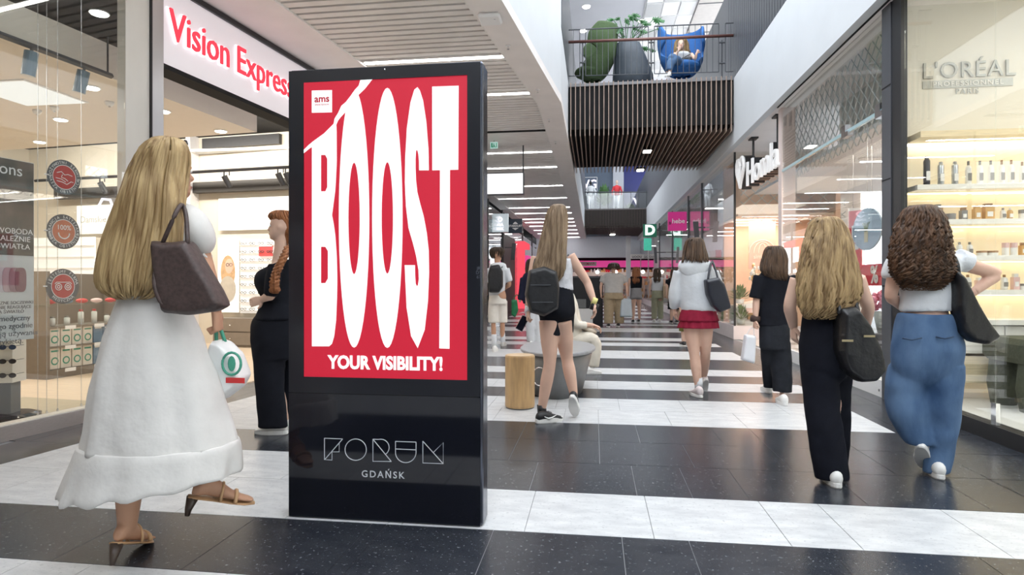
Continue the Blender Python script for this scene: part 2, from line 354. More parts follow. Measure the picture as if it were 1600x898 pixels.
MB().box(1.5, 3.02, 16.5, 25.2, 9.581, 9.599).build('frame', white_plain, glow_grid)
bg_ = SB('ceiling_upper_panel', (3.05, 7.5, 15.5, 26, 9.5, 9.58), mat('beige_panel', (0.62, 0.58, 0.55), 0.5, var=0.04))
for i in range(4): MB().box(3.05, 7.5, 16.4 + i * 2.1, 16.45 + i * 2.1, 9.49, 9.499).build('joint', anthracite, bg_)
SB('wall_back_blocker', (-14, 14, -10.2, -10, 0, 9), mat('blocker_dark', (0.12, 0.12, 0.13), 0.6, var=0.1, scale=2))  # unseen dark wall, added so the totem does not reflect an open end
# bridges
wood_slat = mat('wood_slat', (0.34, 0.25, 0.20), 0.5, var=0.25, scale=30, stretch=(1, 1, 0.1))
def bridge(name, label, y0, y1, x0, x1, ztop, zbot, n, nclose):
    t = thing(name, label, 'bridge', ((x0 + x1) / 2, y0, zbot))
    MB().box(x0, x1, y0 + 0.06, y1, zbot + 0.16, ztop - 0.02).build('deck', void_dark, t)
    MB().box(x0, x1, y0 + 0.02, y1 + 0.05, ztop - 0.06, ztop).build('floor_edge', mat('deck_edge', (0.2, 0.2, 0.21), 0.5, var=0.05), t)
    for i in range(n):
        x = x0 + 0.05 + (x1 - x0 - 0.1) * i / (n - 1); w = 0.009 if nclose else 0.013
        MB().box(x - w, x + w, y0, y0 + 0.1, zbot, ztop + 0.02).box(x - w, x + w, y0 + 0.1, y1, zbot, zbot + 0.11).build('slat', wood_slat if nclose else mat('dark_slat', (.10, .075, .065), .5, var=.2, scale=30), t)
    return t
B1 = bridge('footbridge', 'near footbridge over the mall clad in thin dark wooden slats', 13.2, 17.6, xo(13) + 0.01, XF - 0.005, ZF2, 4.42, 34, True)
B2 = bridge('footbridge', 'far footbridge clad in dark slats below the distant upper shop signs', 34.8, 41.2, xo(13) + 0.01, XF - 0.005, 5.5, 4.40, 40, False)
MB().tube([V((-0.5, 13.29, 5.1)), V((0.3, 13.29, 4.88)), V((1.0, 13.29, 4.86)), V((1.9, 13.29, 5.05)), V((2.7, 13.29, 5.1))], 0.012, 6).build('cable', anthracite, B1)
for i, (px, py) in enumerate(((1012, 233), (1001, 263))):
    p = P(px, py, FPX * (4.42 - CAMH) / (HOR - py)); t = thing('bridge_light', ['twin square lamp under the near footbridge, the nearer one', 'twin square lamp under the near footbridge, the farther one'][i], 'ceiling light', p)
    MB().box(p.x - 0.12, p.x + 0.12, p.y - 0.02, p.y + 0.34, 4.40, 4.46).build('frame', black_metal, t)
    for k in (0, 1): MB().box(p.x - 0.09, p.x + 0.09, p.y + 0.01 + 0.17 * k, p.y + 0.13 + 0.17 * k, 4.39, 4.40).build('lamp', spot_lamp, t)
p = P(957, 366, FPX * (4.40 - CAMH) / (HOR - 366)); t = thing('bridge_light', 'small lamp under the far slatted footbridge', 'ceiling light', p)
MB().box(p.x - 0.15, p.x + 0.15, p.y - 0.3, p.y + 0.3, 4.36, 4.40).build('lamp', spot_lamp, t)
# railing of the near bridge: panels of thin bars, top tube
rail_red = mat('rail_brown', (0.16, 0.07, 0.06), 0.4, var=0.1)
rl = thing('bridge_railing', 'thin metal railing with brown handrail on the near footbridge', 'railing', (1.2, 13.3, ZF2))
YB = 13.32
MB().tube([onY(885, 66, YB), onY(1155, 55, YB)], 0.032, 10).build('handrail', rail_red, rl, smooth=True)
for xa, xb in ((886, 906), (915, 1013), (1022.5, 1123), (1133.5, 1157)):
    A0, A1 = onY(xa, 47 - (xa - 886) * 0.043, YB), onY(xb, 47 - (xb - 886) * 0.043, YB); C0, C1 = onY(xa, 119 - (xa - 886) * 0.028, YB), onY(xb, 119 - (xb - 886) * 0.028, YB)
    MB().tube([A0, A1], 0.014, 6).tube([C0, C1], 0.01, 6).tube([A0, C0], 0.01, 6).tube([A1, C1], 0.01, 6).build('frame', anthracite, rl)
    nb = max(2, round((xb - xa) / 9))
    for i in range(1, nb): f_ = i / nb; MB().tube([A0.lerp(A1, f_), C0.lerp(C1, f_)], 0.006, 5).build('bar', anthracite, rl)
for px in (910.5, 1017.5, 1128):
    a, b = onY(px, 63, YB + 0.03), onY(px, 122, YB + 0.03); MB().tube([a, V((b.x, b.y, ZF2))], 0.016, 6).box(a.x - 0.07, a.x + 0.07, YB - 0.01, YB + 0.04, a.z - 0.5, a.z - 0.48).box(a.x - 0.07, a.x + 0.07, YB - 0.01, YB + 0.04, a.z - 0.06, a.z - 0.04).build('post', anthracite, rl)
# far end of the mall
pale = mat('pale_blue_wall', (0.80, 0.87, 0.94), 0.5, var=0.02)
SB('wall_end_band', (-4, 4.5, 42.0, 42.3, 3.05, 4.5), pale)
SB('ceiling_end', (-4, 4.5, 42.3, 45, 3.0, 3.05), void_dark)
endw = SB('wall_end', (-6, 8, 45.0, 45.2, 0, 12), mat('end_dark', (0.05, 0.045, 0.045), 0.6, var=0.1))
# ------------------------------------------------------------------ the advertising totem
YT = 3.012
gloss_black = mat('gloss_black', (0.006, 0.007, 0.012), 0.06, spec=0.5, var=0.1, scale=3)
matt_black = mat('totem_frame', (0.010, 0.011, 0.016), 0.28, var=0.1, scale=6)
edge_metal = mat('totem_edge', (0.10, 0.11, 0.14), 0.18, 0.9, var=0.05)
screen_red = mat('screen_red', (0.42, 0.008, 0.025), 0.5, emit=0.38, ecol=(0.80, 0.018, 0.055), var=0.05, scale=300)
screen_white = mat('screen_white', (0.7, 0.7, 0.7), 0.5, emit=0.55, ecol=(1, 1, 1), var=0.01, scale=200)
grey_print = mat('grey_print', (0.55, 0.57, 0.60), 0.4, var=0.02)
tx0, tx1 = onY(450, 808, YT).x, onY(754, 824, YT).x; tz1 = onY(757, 93, YT).z
TOT = thing('advertising_totem', 'tall black double-sided advertising totem with glowing red poster screen', 'totem', ((tx0 + tx1) / 2, YT + 0.07, 0))
TD = 0.15
MB().bevbox(tx0, tx1, YT + 0.012, YT + TD, 0.0, tz1, 0.012).build('body', edge_metal, TOT)
zs_ = onY(600, 617, YT).z
sx0, sx1 = onY(474.5, 300, YT).x, onY(730, 300, YT).x; sz0, sz1 = onY(600, 591, YT).z, onY(600, 123, YT).z
fr = MB()
fr.box(tx0 + 0.004, sx0, YT, YT + 0.012, zs_ + 0.003, tz1 - 0.01); fr.box(sx1, tx1 - 0.012, YT, YT + 0.012, zs_ + 0.003, tz1 - 0.01)
fr.box(sx0, sx1, YT, YT + 0.012, zs_ + 0.003, sz0); fr.box(sx0, sx1, YT, YT + 0.012, sz1, tz1 - 0.01)
fr.build('screen_frame', matt_black, TOT)
lp = MB().box(tx0 + 0.004, tx1 - 0.012, YT, YT + 0.012, 0.004, zs_ - 0.002).build('lower_panel', gloss_black, TOT)
MB().box(tx0 + 0.01, tx1 - 0.02, YT + 0.001, YT + 0.012, zs_ - 0.002, zs_ + 0.003).build('seam', void_dark, TOT)
MB().cyl((0, 0, 0), 0.008, 0, 0.003, 10).v
cm = onY(601, 109, YT); MB().sph(cm, 0.006, 8, 5).build('camera_lens', chrome, TOT)
scr = MB().box(sx0, sx1, YT + 0.004, YT + 0.012, sz0, sz1).build('poster_screen', screen_red, TOT, label='red poster with stretched white lettering')
def flat(name, pts, m, parent, lift=0.0, thick=0.002, y=None):
    y = YT + 0.0035 - lift if y is None else y
    mb = MB().prism([onY(px, py, YT) * 1.0 for px, py in pts], (0, 0, 0)); n = len(pts)
    q = [V((p.x, y, p.z)) for p in mb.v[:n]]; mb2 = MB().prism(q, (0, thick, 0)); return mb2.build(name, m, parent, fix=True)
def band(pts_out, pts_in):   # ring between two outlines with equal counts -> quads
    n = len(pts_out); mb = MB(); vs = []
    for p in pts_out + pts_in: w = onY(p[0], p[1], YT); vs.append(V((w.x, YT + 0.002, w.z)))
    return mb.add(vs, [(i, (i + 1) % n, n + (i + 1) % n, n + i) for i in range(n)])
def oval(cx, cy, rx, ry, n=48): return [(cx + rx * math.cos(2 * PI * k / n), cy + ry * math.sin(2 * PI * k / n)) for k in range(n)]
def smooth_poly(pts, it=2):
    for _ in range(it):
        o = []
        for i in range(len(pts)):
            a, b = pts[i], pts[(i + 1) % len(pts)]
            o += [(a[0] * .75 + b[0] * .25, a[1] * .75 + b[1] * .25), (a[0] * .25 + b[0] * .75, a[1] * .25 + b[1] * .75)]
        pts = o
    return pts
for cx, t_, b_ in ((553, 139, 543), (605, 137, 543.5)):
    cy = (t_ + b_) / 2; band(oval(cx, cy, 23.9, (b_ - t_) / 2), oval(cx, cy, 8.8, 87)).build('letter_o', screen_white, scr)
# B: outline split round its two counters
Bm = MB()
def fl(pts): 
    q = [onY(px, py, YT) for px, py in pts]; Bm.add([V((p.x, YT + 0.002, p.z)) for p in q], [tuple(range(len(q)))])
fl([(487, 228), (501.4, 217), (501.4, 541), (487, 541)])
fl([(501.4, 217), (525.3, 195), (525.8, 205), (526, 242), (501.4, 242)])
def strip(a, b): 
    for i in range(len(a) - 1): fl([a[i], b[i], b[i + 1], a[i + 1]])
strip([(508, 242), (511, 248), (511, 292), (508, 298.6)], [(526, 242), (526, 252), (524.5, 285), (523.5, 298.6)])
fl([(501.4, 298.6), (508, 298.6), (523.5, 298.6), (520.5, 322), (518.6, 336), (521, 348), (523.8, 368), (525, 385.5), (508, 385.5), (501.4, 385.5)])
strip([(508, 385.5), (512, 392), (512, 435), (508, 442)], [(525, 385.5), (526, 400), (526.8, 430), (526.8, 442)])
fl([(501.4, 442), (508, 442), (526.8, 442), (526.4, 465), (525, 500), (522, 525), (518.5, 537), (514, 541), (501.4, 541)])
Bm.build('letter_b', screen_white, scr, fix=True)
# S as a stroked ribbon of varying width
Bm = MB()
So = [(670, 266), (669.3, 232), (666, 190), (661, 157), (656, 141), (652, 135.8), (647, 140), (641, 160), (635.5, 200), (632.8, 247), (632.3, 285), (634, 322), (638, 356), (645, 380), (650, 400), (653.6, 420), (654.2, 436), (652.5, 446), (650, 446.5), (648.6, 436), (648.4, 414)]
Si = [(654.6, 266), (654.3, 250), (653.3, 240), (652.2, 235.5), (651, 234), (650.2, 235), (649.6, 240), (649.2, 248), (649.2, 262), (650, 282), (652, 300), (656.5, 318), (662, 338), (666.8, 364), (669.8, 392), (670.4, 425), (668.6, 470), (664.5, 510), (658, 538), (652, 544), (632, 414)]
So2 = [(670, 266), (669.3, 232), (666, 190), (661, 157), (656, 141), (652, 135.8), (647, 140), (641, 160), (635.5, 200), (632.8, 247), (632.3, 285), (634, 322), (638, 356), (645, 380), (650, 400), (653.6, 422), (654.2, 436), (652.8, 445), (651.2, 447), (649.4, 443), (648.5, 430), (648.3, 414)]
Si2 = [(654.6, 266), (654.3, 250), (653.3, 240), (652.2, 235.5), (651, 234), (650.2, 235), (649.6, 240), (649.2, 248), (649.2, 262), (650, 282), (652, 300), (656.5, 318), (662, 338), (666.8, 364), (669.8, 392), (670.4, 425), (668.6, 470), (663.5, 515), (652.5, 544), (642, 525), (635, 480), (632, 414)]
strip(So2, Si2); Bm.build('letter_s', screen_white, scr, fix=True)
Bm = MB(); fl([(675, 135), (716.5, 133.6), (716, 265), (675.2, 266)]); fl([(687.3, 265), (703, 265), (702.3, 544.8), (686.2, 544.2)]); Bm.build('letter_t', screen_white, scr, fix=True)
def crop(pts, ox, oy, s): return [(ox + x / s, oy + y / s) for x, y in pts]
red2 = MATS['screen_red']
# the torn corner: red corner lies over the B and first O, white torn edge
corner = [(475, 126.6), (566, 123.6), (565, 124)] 
tl = crop([(170, 770), (205, 735), (240, 705), (285, 672), (330, 640), (370, 600), (405, 565), (412, 525), (440, 480), (465, 425), (500, 395), (535, 350), (570, 300), (600, 268), (614, 222)], 440, 80, 4.989)
tr = crop([(170, 797), (215, 760), (245, 740), (290, 702), (335, 665), (385, 610), (425, 575), (440, 540), (462, 512), (492, 480), (520, 440), (560, 385), (605, 335), (650, 292), (708, 218)], 440, 80, 4.989)
tear = MB(); q = []
for p in tl + list(reversed(tr)): w = onY(p[0], p[1], YT); q.append(V((w.x, YT + 0.0008, w.z)))
n = len(tl); tear.add([V((onY(*p, YT).x, YT + 0.0008, onY(*p, YT).z)) for p in tl + tr], [(i, i + 1, n + i + 1, n + i) for i in range(n - 1)])
tear.build('torn_edge', mat('torn_paper', (0.85, 0.88, 0.88), 0.6, emit=0.55, ecol=(0.86, 0.9, 0.9), var=0.06, scale=120), scr, fix=True)
cr = MB(); tlp = [V((onY(*p, YT).x, YT + 0.0012, onY(*p, YT).z)) for p in tl]; c0 = V((sx0, YT + 0.0012, sz1))
cr.add([c0] + tlp, [(0, i + 1, i + 2) for i in range(n - 1)]); cr.build('corner_flap', red2, scr, fix=True)
bx = [(487, 141.4), (518.8, 140.6), (518.8, 175.4), (487, 176.2)]
Bm = MB(); q = [onY(*p, YT) for p in bx]; Bm.add([V((p.x, YT + 0.0004, p.z)) for p in q], [(0, 1, 2, 3)]); Bm.build('logo_square', screen_white, scr, fix=True)
k_ = YT / FPX * 1.0
def tplane(px, py, y): p = onY(px, py, YT); return facing_cam(p.x, y, p.z)
text_mb('ams', 0.052, tplane(503, 154.5, YT - 0.0004), 0.0004, 0.0012, sx=1.0).build('logo_text', mat('logo_red', (0.6, 0.02, 0.05), 0.5, var=0.02), scr)
text_mb('SMARTDOOH', 0.0125, tplane(503, 163.5, YT - 0.0004), 0.0004, 0.0, sx=1.0).build('logo_subtext', MATS['logo_red'], scr)
text_mb('YOUR VISIBILITY!', 0.0935, tplane(601.5, 568, YT + 0.0012), 0.0008, 0.0038, sx=0.86).build('slogan', screen_white, scr)
# outline logo on the lower panel
def lp_pt(x, y): p = onY(440 + x / 2.641, 500 + y / 2.641, YT); return V((p.x, YT - 0.0006, p.z))
lg = MB()
def stroke(pts, closed=False): lg.tube([lp_pt(*p) for p in (pts + ([pts[0]] if closed else []))], 0.0022, 6)
def arc(cx, cy, r, a0, a1, n=16): return [(cx + r * math.cos(math.radians(a0 + (a1 - a0) * k / n)), cy + r * math.sin(math.radians(a0 + (a1 - a0) * k / n))) for k in range(n + 1)]
stroke([(177, 487), (177, 575), (208, 577), (208, 543), (238, 543), (238, 507)]); stroke([(177, 487), (252, 490)]); stroke([(252, 490), (178, 575)])
stroke(arc(306, 534, 44, 0, 360, 32)); stroke([(377, 491), (377, 582), (453, 583)]); stroke([(377, 491), (453, 583)]); stroke([(377, 491), (400, 492)] + arc(410, 525, 34, -90, 60, 10))
stroke([(470, 500), (555, 503)]); stroke([(470, 500), (470, 545)] + arc(512.5, 545, 42.5, 180, 0, 18) + [(555, 503)]); stroke([(470, 531), (555, 535)])
stroke([(583, 499), (583, 589), (667, 592), (667, 505), (625, 547)]); stroke([(583, 499), (667, 592)])
lg.build('outline_logo', grey_print, lp)
p = lp_pt(418, 638); text_mb('GDAŃSK', 0.049, facing_cam(p.x, YT - 0.0008, p.z), 0.0005, 0.0004, space=1.28).build('city_name', grey_print, lp)
p = onY(748, 426, YT); text_mb('JR\nDY\n67', 0.022, facing_cam(p.x, YT - 0.0008, p.z), 0.0004).build('side_print', mat('dark_print', (0.12, 0.13, 0.16), 0.4, var=0.02), TOT)

# ------------------------------------------------------------------ right-hand shopfronts
cream = mat('cream_wall', (0.80, 0.76, 0.66), 0.6, var=0.02, scale=2)
warm_led = emit_mat('warm_led', (1.0, 0.78, 0.42), 5.0)
warm_led2 = emit_mat('warm_strip', (1.0, 0.90, 0.70), 7.0)
def panes(name, x, ys, z0, z1, m=glass, t=0.012, **kw):
    w = thing_struct(name, (x, ys[0], z0))
    for a, b in zip(ys, ys[1:]): MB().box(x, x + t, min(a, b) + 0.004, max(a, b) - 0.004, z0, z1).build('pane', m, w)
    return w
def thing_struct(name, loc): return obj(name, None, None, kind='structure', loc=loc)
# cosmetics shop
w1 = panes('window_1', XR + 0.01, [6.6, 5.2, 3.8, 2.4, 1.0, -0.4, -1.8], 0.125, ZS)
MB().box(XR - 0.01, XR + 0.1, -10, 6.6, 0, 0.125).build('plinth', black_metal, w1)
MB().box(XR + 0.0, XR + 0.03, 5.17, 5.23, 0.13, 0.30).build('clamp', chrome, w1)
SB('wall_right_near', (XR, XR + 0.2, -10, -1.8, 0, ZS), cream)
pil = SB('wall_pillar', (XR - 0.03, XR + 0.039, 6.79, 6.99, 0, ZS), anthracite)
for z in (1.2, 2.32, 3.3): MB().box(XR - 0.034, XR - 0.029, 6.795, 6.985, z, z + 0.012).build('joint', void_dark, pil)
SB('trim_8', (XR - 0.02, XR + 0.04, 6.6, 6.79, 0, ZS), black_metal)
YS = 6.93
cw = SB('wall_shop_shelves', (XR + 0.04, 7.0, YS, YS + 0.1, 0, ZS), cream)
SB('wall_shop_side', (7.0, 7.1, -2, 7.03, 0, ZS), cream)
SB('floor_shop_right', (XR + 0.11, 7.0, -2, YS, 0.02, 0.1), mat('pale_floor', (0.80, 0.78, 0.74), 0.25, var=0.03))
lightwood = mat('light_wood', (0.80, 0.66, 0.42), 0.45, var=0.12, scale=14, stretch=(0.4, 1, 6))
SH = thing('shelf_unit', 'backlit cream shelf unit full of hair products behind the glass', 'shelf', (4.6, YS, 0.1))
SX0, SX1 = XR + 0.12, 6.9
shelfw = mat('shelf_white', (0.88, 0.85, 0.78), 0.35, var=0.02)
glow_panel = mat('glow_panel', (0.95, 0.86, 0.68), 0.5, emit=0.25, ecol=(1.0, 0.80, 0.5), var=0.03)
MB().box(SX0, SX1, YS - 0.03, YS - 0.002, 0.1, 2.72).build('back_panel', glow_panel, SH)
MB().box(SX0, SX1, YS - 0.42, YS - 0.03, 2.68, 2.74).build('cornice', lightwood, SH)
SHZ = [2.22, 1.87, 1.51, 1.17]
for z in SHZ:
    s_ = MB().box(SX0, SX1, YS - 0.36, YS - 0.03, z - 0.05, z).build('shelf', shelfw, SH)
    MB().box(SX0 + 0.02, SX1 - 0.02, YS - 0.10, YS - 0.06, z - 0.06, z - 0.051).build('light_strip', warm_led, s_)
MB().box(SX0 + 0.02, SX1 - 0.02, YS - 0.12, YS - 0.06, 2.665, 2.679).build('light_strip', warm_led2, SH)
for i, (z0, z1) in enumerate(((0.55, 0.82), (0.26, 0.52))):
    for k in range(5):
        w = (SX1 - SX0) / 5; d_ = MB().box(SX0 + k * w + 0.006, SX0 + (k + 1) * w - 0.006, YS - 0.45, YS - 0.03, z0, z1).build('drawer', shelfw if i == 0 else lightwood, SH)
MB().box(SX0, SX1, YS - 0.48, YS - 0.03, 0.83, 0.88).build('worktop', shelfw, SH)
lo = mat('letter_silver', (0.40, 0.40, 0.36), 0.4, 0.3, var=0.04)
SGN = thing('shop_wall_sign', 'grey flat letters on the cream wall above the product shelves', 'sign', onY(1512, 125, YS))
p = onY(1512, 110, YS); 
text_mb("L'ORÉAL", 0.235, facing_cam(p.x, YS - 0.012, p.z), 0.008, 0.001, sx=0.94, space=1.1).build('letters', lo, SGN)
a, b = onY(1441, 133.5, YS), onY(1582, 133.5, YS); MB().box(a.x, b.x, YS - 0.01, YS - 0.001, a.z - 0.04, a.z + 0.04).build('bar', lo, SGN)
text_mb('PROFESSIONNEL', 0.07, facing_cam((a.x + b.x) / 2, YS - 0.014, a.z), 0.003, 0.0, sx=1.12, space=1.2).build('bar_letters', shelfw, SGN)
p = onY(1510, 143, YS); text_mb('PARIS', 0.075, facing_cam(p.x, YS - 0.012, p.z), 0.004, 0.0, space=1.25).build('city_letters', lo, SGN)
# bottles and jars on the shelves
bot_mats = {'black': mat('bot_black', (0.05, 0.05, 0.06), 0.3, var=0.05), 'silver': mat('bot_silver', (0.55, 0.57, 0.58), 0.25, 0.6, var=0.05), 'white': mat('bot_white', (0.86, 0.85, 0.82), 0.35, var=0.02),
            'brown': mat('bot_brown', (0.36, 0.20, 0.09), 0.25, var=0.1), 'pink': mat('bot_pink', (0.80, 0.55, 0.52), 0.3, var=0.04), 'amber': mat('bot_amber', (0.70, 0.42, 0.16), 0.2, var=0.08), 'grey': mat('bot_grey', (0.25, 0.24, 0.23), 0.35, var=0.05)}
def bottle(px, z, w, h, body, cap, style, label, y=None, name='bottle', cat='bottle'):
    y = YS - 0.2 if y is None else y; p = onY(px, HOR, y); t = thing(name, label, cat, (p.x, y, z), 'hair products on the backlit shelves'); c = V((p.x, y, z)); r = w / 2
    if style == 'can':
        MB().lathe(c, [(r * .96, 0), (r, .01), (r, h * .84), (r * .8, h * .89), (r * .55, h * .9)], 14).build('body', bot_mats[body], t, smooth=True); MB().lathe(c, [(r * .62, h * .9), (r * .62, h * .97), (r * .5, h)], 12).build('cap', bot_mats[cap], t)
    elif style == 'bottle':
        MB().lathe(c, [(r * .95, 0), (r, .01), (r, h * .7), (r * .7, h * .8), (r * .35, h * .83)], 14).build('body', bot_mats[body], t, smooth=True); MB().lathe(c, [(r * .42, h * .83), (r * .42, h)], 12).build('cap', bot_mats[cap], t)
    elif style == 'box':
        MB().box(c.x - r, c.x + r, y - r, y + r, z, z + h * .78).build('body', bot_mats[body], t); MB().box(c.x - r * .7, c.x + r * .7, y - r * .7, y + r * .7, z + h * .78, z + h).build('cap', bot_mats[cap], t)
    else:
        MB().lathe(c, [(r, 0), (r, h * .62)], 14).build('body', bot_mats[body], t); MB().lathe(c, [(r * 1.04, h * .62), (r * 1.04, h)], 14).build('cap', bot_mats[cap], t)
    if style != 'jar': MB().box(c.x - r * .6, c.x + r * .6, y - r - 0.004, y - r * 0.9, z + h * .2, z + h * .5).build('label', bot_mats['white' if body != 'white' else 'grey'], t)
ordn = ['first', 'second', 'third', 'fourth', 'fifth', 'sixth', 'seventh', 'eighth', 'ninth', 'tenth', 'eleventh', 'twelfth']
rows_b = [(SHZ[0], 'top', [(1448, .06, .31, 'black', 'black', 'can'), (1470, .058, .25, 'silver', 'silver', 'can'), (1492, .058, .25, 'silver', 'silver', 'can'), (1513, .055, .25, 'white', 'grey', 'bottle'), (1531, .055, .25, 'white', 'grey', 'bottle'), (1548, .055, .25, 'white', 'grey', 'bottle'), (1565, .05, .25, 'white', 'brown', 'bottle'), (1580, .05, .25, 'white', 'brown', 'bottle'), (1597, .05, .23, 'white', 'brown', 'bottle')]),
          (SHZ[1], 'second', [(1425, .07, .16, 'brown', 'brown', 'box'), (1446, .07, .16, 'brown', 'grey', 'box'), (1464, .075, .165, 'brown', 'grey', 'box'), (1485, .09, .07, 'grey', 'grey', 'jar'), (1505, .055, .13, 'grey', 'brown', 'box'), (1526, .06, .15, 'amber', 'amber', 'box'), (1543, .085, .165, 'amber', 'brown', 'box'), (1567, .05, .12, 'white', 'grey', 'bottle'), (1578, .05, .12, 'amber', 'white', 'bottle'), (1597, .06, .1, 'white', 'grey', 'jar')]),
          (SHZ[2], 'third', [(1484, .055, .14, 'white', 'brown', 'bottle'), (1499, .055, .14, 'white', 'grey', 'bottle'), (1515, .055, .14, 'white', 'grey', 'bottle'), (1534, .09, .05, 'white', 'brown', 'jar'), (1551, .09, .05, 'white', 'brown', 'jar'), (1571, .06, .13, 'white', 'pink', 'jar'), (1584, .06, .13, 'white', 'pink', 'jar'), (1598, .05, .13, 'amber', 'brown', 'box')]),
          (SHZ[3], 'lowest lit', [(1512, .06, .15, 'white', 'brown', 'bottle'), (1530, .06, .12, 'pink', 'white', 'box'), (1569, .06, .15, 'white', 'brown', 'bottle'), (1586, .055, .16, 'pink', 'white', 'box'), (1597, .06, .06, 'white', 'grey', 'jar')])]
cn = {'can': 'spray can', 'bottle': 'bottle', 'box': 'square bottle', 'jar': 'jar'}
for z, rn, lst in rows_b:
    for i, (px, w, h, b_, c_, st) in enumerate(lst): bottle(px, z + 0.001, w, h, b_, c_, st, f'{b_} {cn[st]} with {c_} cap, {ordn[i]} from the left on the {rn} shelf', name='jar' if st == 'jar' else ('spray_can' if st == 'can' else 'bottle'), cat=cn[st].split()[-1])
olive = mat('olive_fabric', (0.075, 0.08, 0.05), 0.8, var=0.15, scale=40, bump=0.2)
t = thing('reflected_seat', 'dark olive seat standing in for a reflection in the shop glass', 'seat', V((3.72, 6.1, 0.1)))  # solid seat standing in for a dark reflection in the glass
c = t.location; MB().bevbox(c.x - 0.05, c.x + 0.75, c.y - 0.3, c.y + 0.3, 0.52, 0.74, 0.05).build('cushion', olive, t, smooth=False)
for a, b in ((0.1, -0.2), (0.1, 0.2), (0.62, -0.2), (0.62, 0.2)): MB().lathe((c.x + a, c.y + b, 0.1), [(0.1, 0), (0.13, 0.2), (0.11, 0.42)], 14).build('leg', olive, t, smooth=True)
for i in range(5):
    x = 3.5 + i * 0.8; t = thing('shop_downlight', ['first', 'second', 'third', 'fourth', 'fifth'][i] + ' round ceiling lamp from the glass in the hair product shop', 'ceiling light', (x, 5.6, ZS - 0.01))
    MB().cyl((x, 5.6, 0), 0.10, ZS - 0.02, ZS - 0.001, 18).build('ring', white_plain, t); MB().cyl((x, 5.6, 0), 0.075, ZS - 0.028, ZS - 0.021, 18).build('lamp', spot_lamp, t)
    if i in (0, 2): area_light('shop_lamp', (x + 0.4, 5.0, ZS - 0.05), (0, 0, 0), 1.2, 1.2, 22, (1, 0.90, 0.72))

# home-goods shop: glass with a transom, white plinth, wire mesh behind
w2 = panes('window_2', XR + 0.01, [10.6, 8.0, 7.0], 0.19, 3.08)
for a, b in ((10.6, 8.0), (8.0, 7.0)): MB().box(XR + 0.01, XR + 0.022, b + 0.004, a - 0.004, 3.13, ZS).build('pane', glass, w2)
teal_edge = mat('glass_edge', (0.45, 0.62, 0.66), 0.2, var=0.05)
MB().box(XR - 0.0, XR + 0.035, 7.0, 10.6, 3.085, 3.125).build('transom', teal_edge, w2)
MB().box(XR - 0.005, XR + 0.1, 7.0, 10.62, 0, 0.185).build('plinth', white_plain, w2)
for yy in (8.0, 7.08): MB().box(XR - 0.02, XR + 0.05, yy - 0.1, yy + 0.1, 3.04, 3.10).box(XR - 0.02, XR + 0.05, yy - 0.02, yy + 0.1, 3.10, 3.19).build('patch_fitting', steel, w2)
MB().cyl((XR - 0.008, 7.1, 0), 0.012, 0.06, 0.085, 8).build('screw', steel, w2)
pinkpost = mat('pink_post', (0.78, 0.66, 0.62), 0.5, var=0.03)
SB('trim_9', (XR, XR + 0.22, 10.62, 10.8, 0, ZS), pinkpost)
wiremat = mat('wire_mesh', (0.50, 0.56, 0.56), 0.4, 0.3, var=0.05)
def lattice(name, label, o, eu, ez, U, Zh, step, r, m=wiremat):
    mb = MB(); o = V(o); eu = V(eu); ez = V(ez); k = -Zh
    while k < U:
        for sgn in (1, -1):
            a, b = (k, 0), (k + Zh, Zh)
            if sgn < 0: a, b = (k + Zh, 0), (k, Zh)
            pts = []
            (u0, v0), (u1, v1) = a, b
            t0, t1 = 0.0, 1.0; du = u1 - u0
            lo_, hi_ = sorted(((0 - u0) / du, (U - u0) / du)); t0, t1 = max(0, lo_), min(1, hi_)
            if t1 - t0 > 0.02: mb.tube([o + eu * (u0 + du * t0) + ez * (v0 + (v1 - v0) * t0), o + eu * (u0 + du * t1) + ez * (v0 + (v1 - v0) * t1)], r, 4)
        k += step
    return mb.build(name, m, label=label, cat='mesh panel', kind='stuff')
lattice('wire_mesh', 'grey diamond wire mesh hanging behind the upper glass of the home-goods shop', (XR + 0.22, 7.0, 2.98), (0, 1, 0), (0, 0, 1), 3.6, 1.15, 0.2, 0.007)
lattice('wire_mesh', 'grey diamond wire mesh over the corner display below the white letters', (3.25, 14.2, 2.55), (1, 0, 0), (0, 0, 1), 2.2, 1.45, 0.26, 0.008)
backing = mat('mesh_backing', (0.46, 0.50, 0.48), 0.7, var=0.05)
SB('wall_mesh_backing', (XR + 0.9, XR + 0.95, 7.0, 10.6, 3.26, ZS), backing)
# interior of that shop
peach = mat('peach_wall', (0.86, 0.62, 0.48), 0.6, var=0.03)
SB('wall_shop_deep', (6.6, 6.7, 7.04, 14.0, 0, ZS), mat('shop_back', (0.82, 0.74, 0.66), 0.6, var=0.03))
SB('ceiling_shop', (XR + 0.42, 6.6, 7.04, 14.0, 3.2, 3.25), white_paint)
SB('floor_shop_home', (XR + 0.1, 6.6, 7.04, 14.0, -0.005, 0.012), mat('shop_floor', (0.55, 0.50, 0.45), 0.3, var=0.05))
SB('wall_shop_party', (XR + 0.04, 7.0, 7.032, 7.06, 0, ZS), mat('party_wall', (0.85, 0.70, 0.55), 0.6, var=0.03))
red_sale = mat('sale_red', (0.75, 0.03, 0.05), 0.5, var=0.03)
warm_white = mat('warm_white', (0.88, 0.84, 0.78), 0.5, var=0.02)
for i in range(4):
    y = 7.6 + i * 0.85; t = thing('shop_linear_light', ordn[i] + ' slim linear lamp from the pillar inside the home-goods shop', 'ceiling light', (4.1, y, 3.14)); MB().box(4.1, 6.3, y - 0.03, y + 0.03, 3.14, 3.19).build('housing', white_plain, t); MB().box(4.12, 6.28, y - 0.02, y + 0.02, 3.13, 3.139).build('diffuser', led, t)
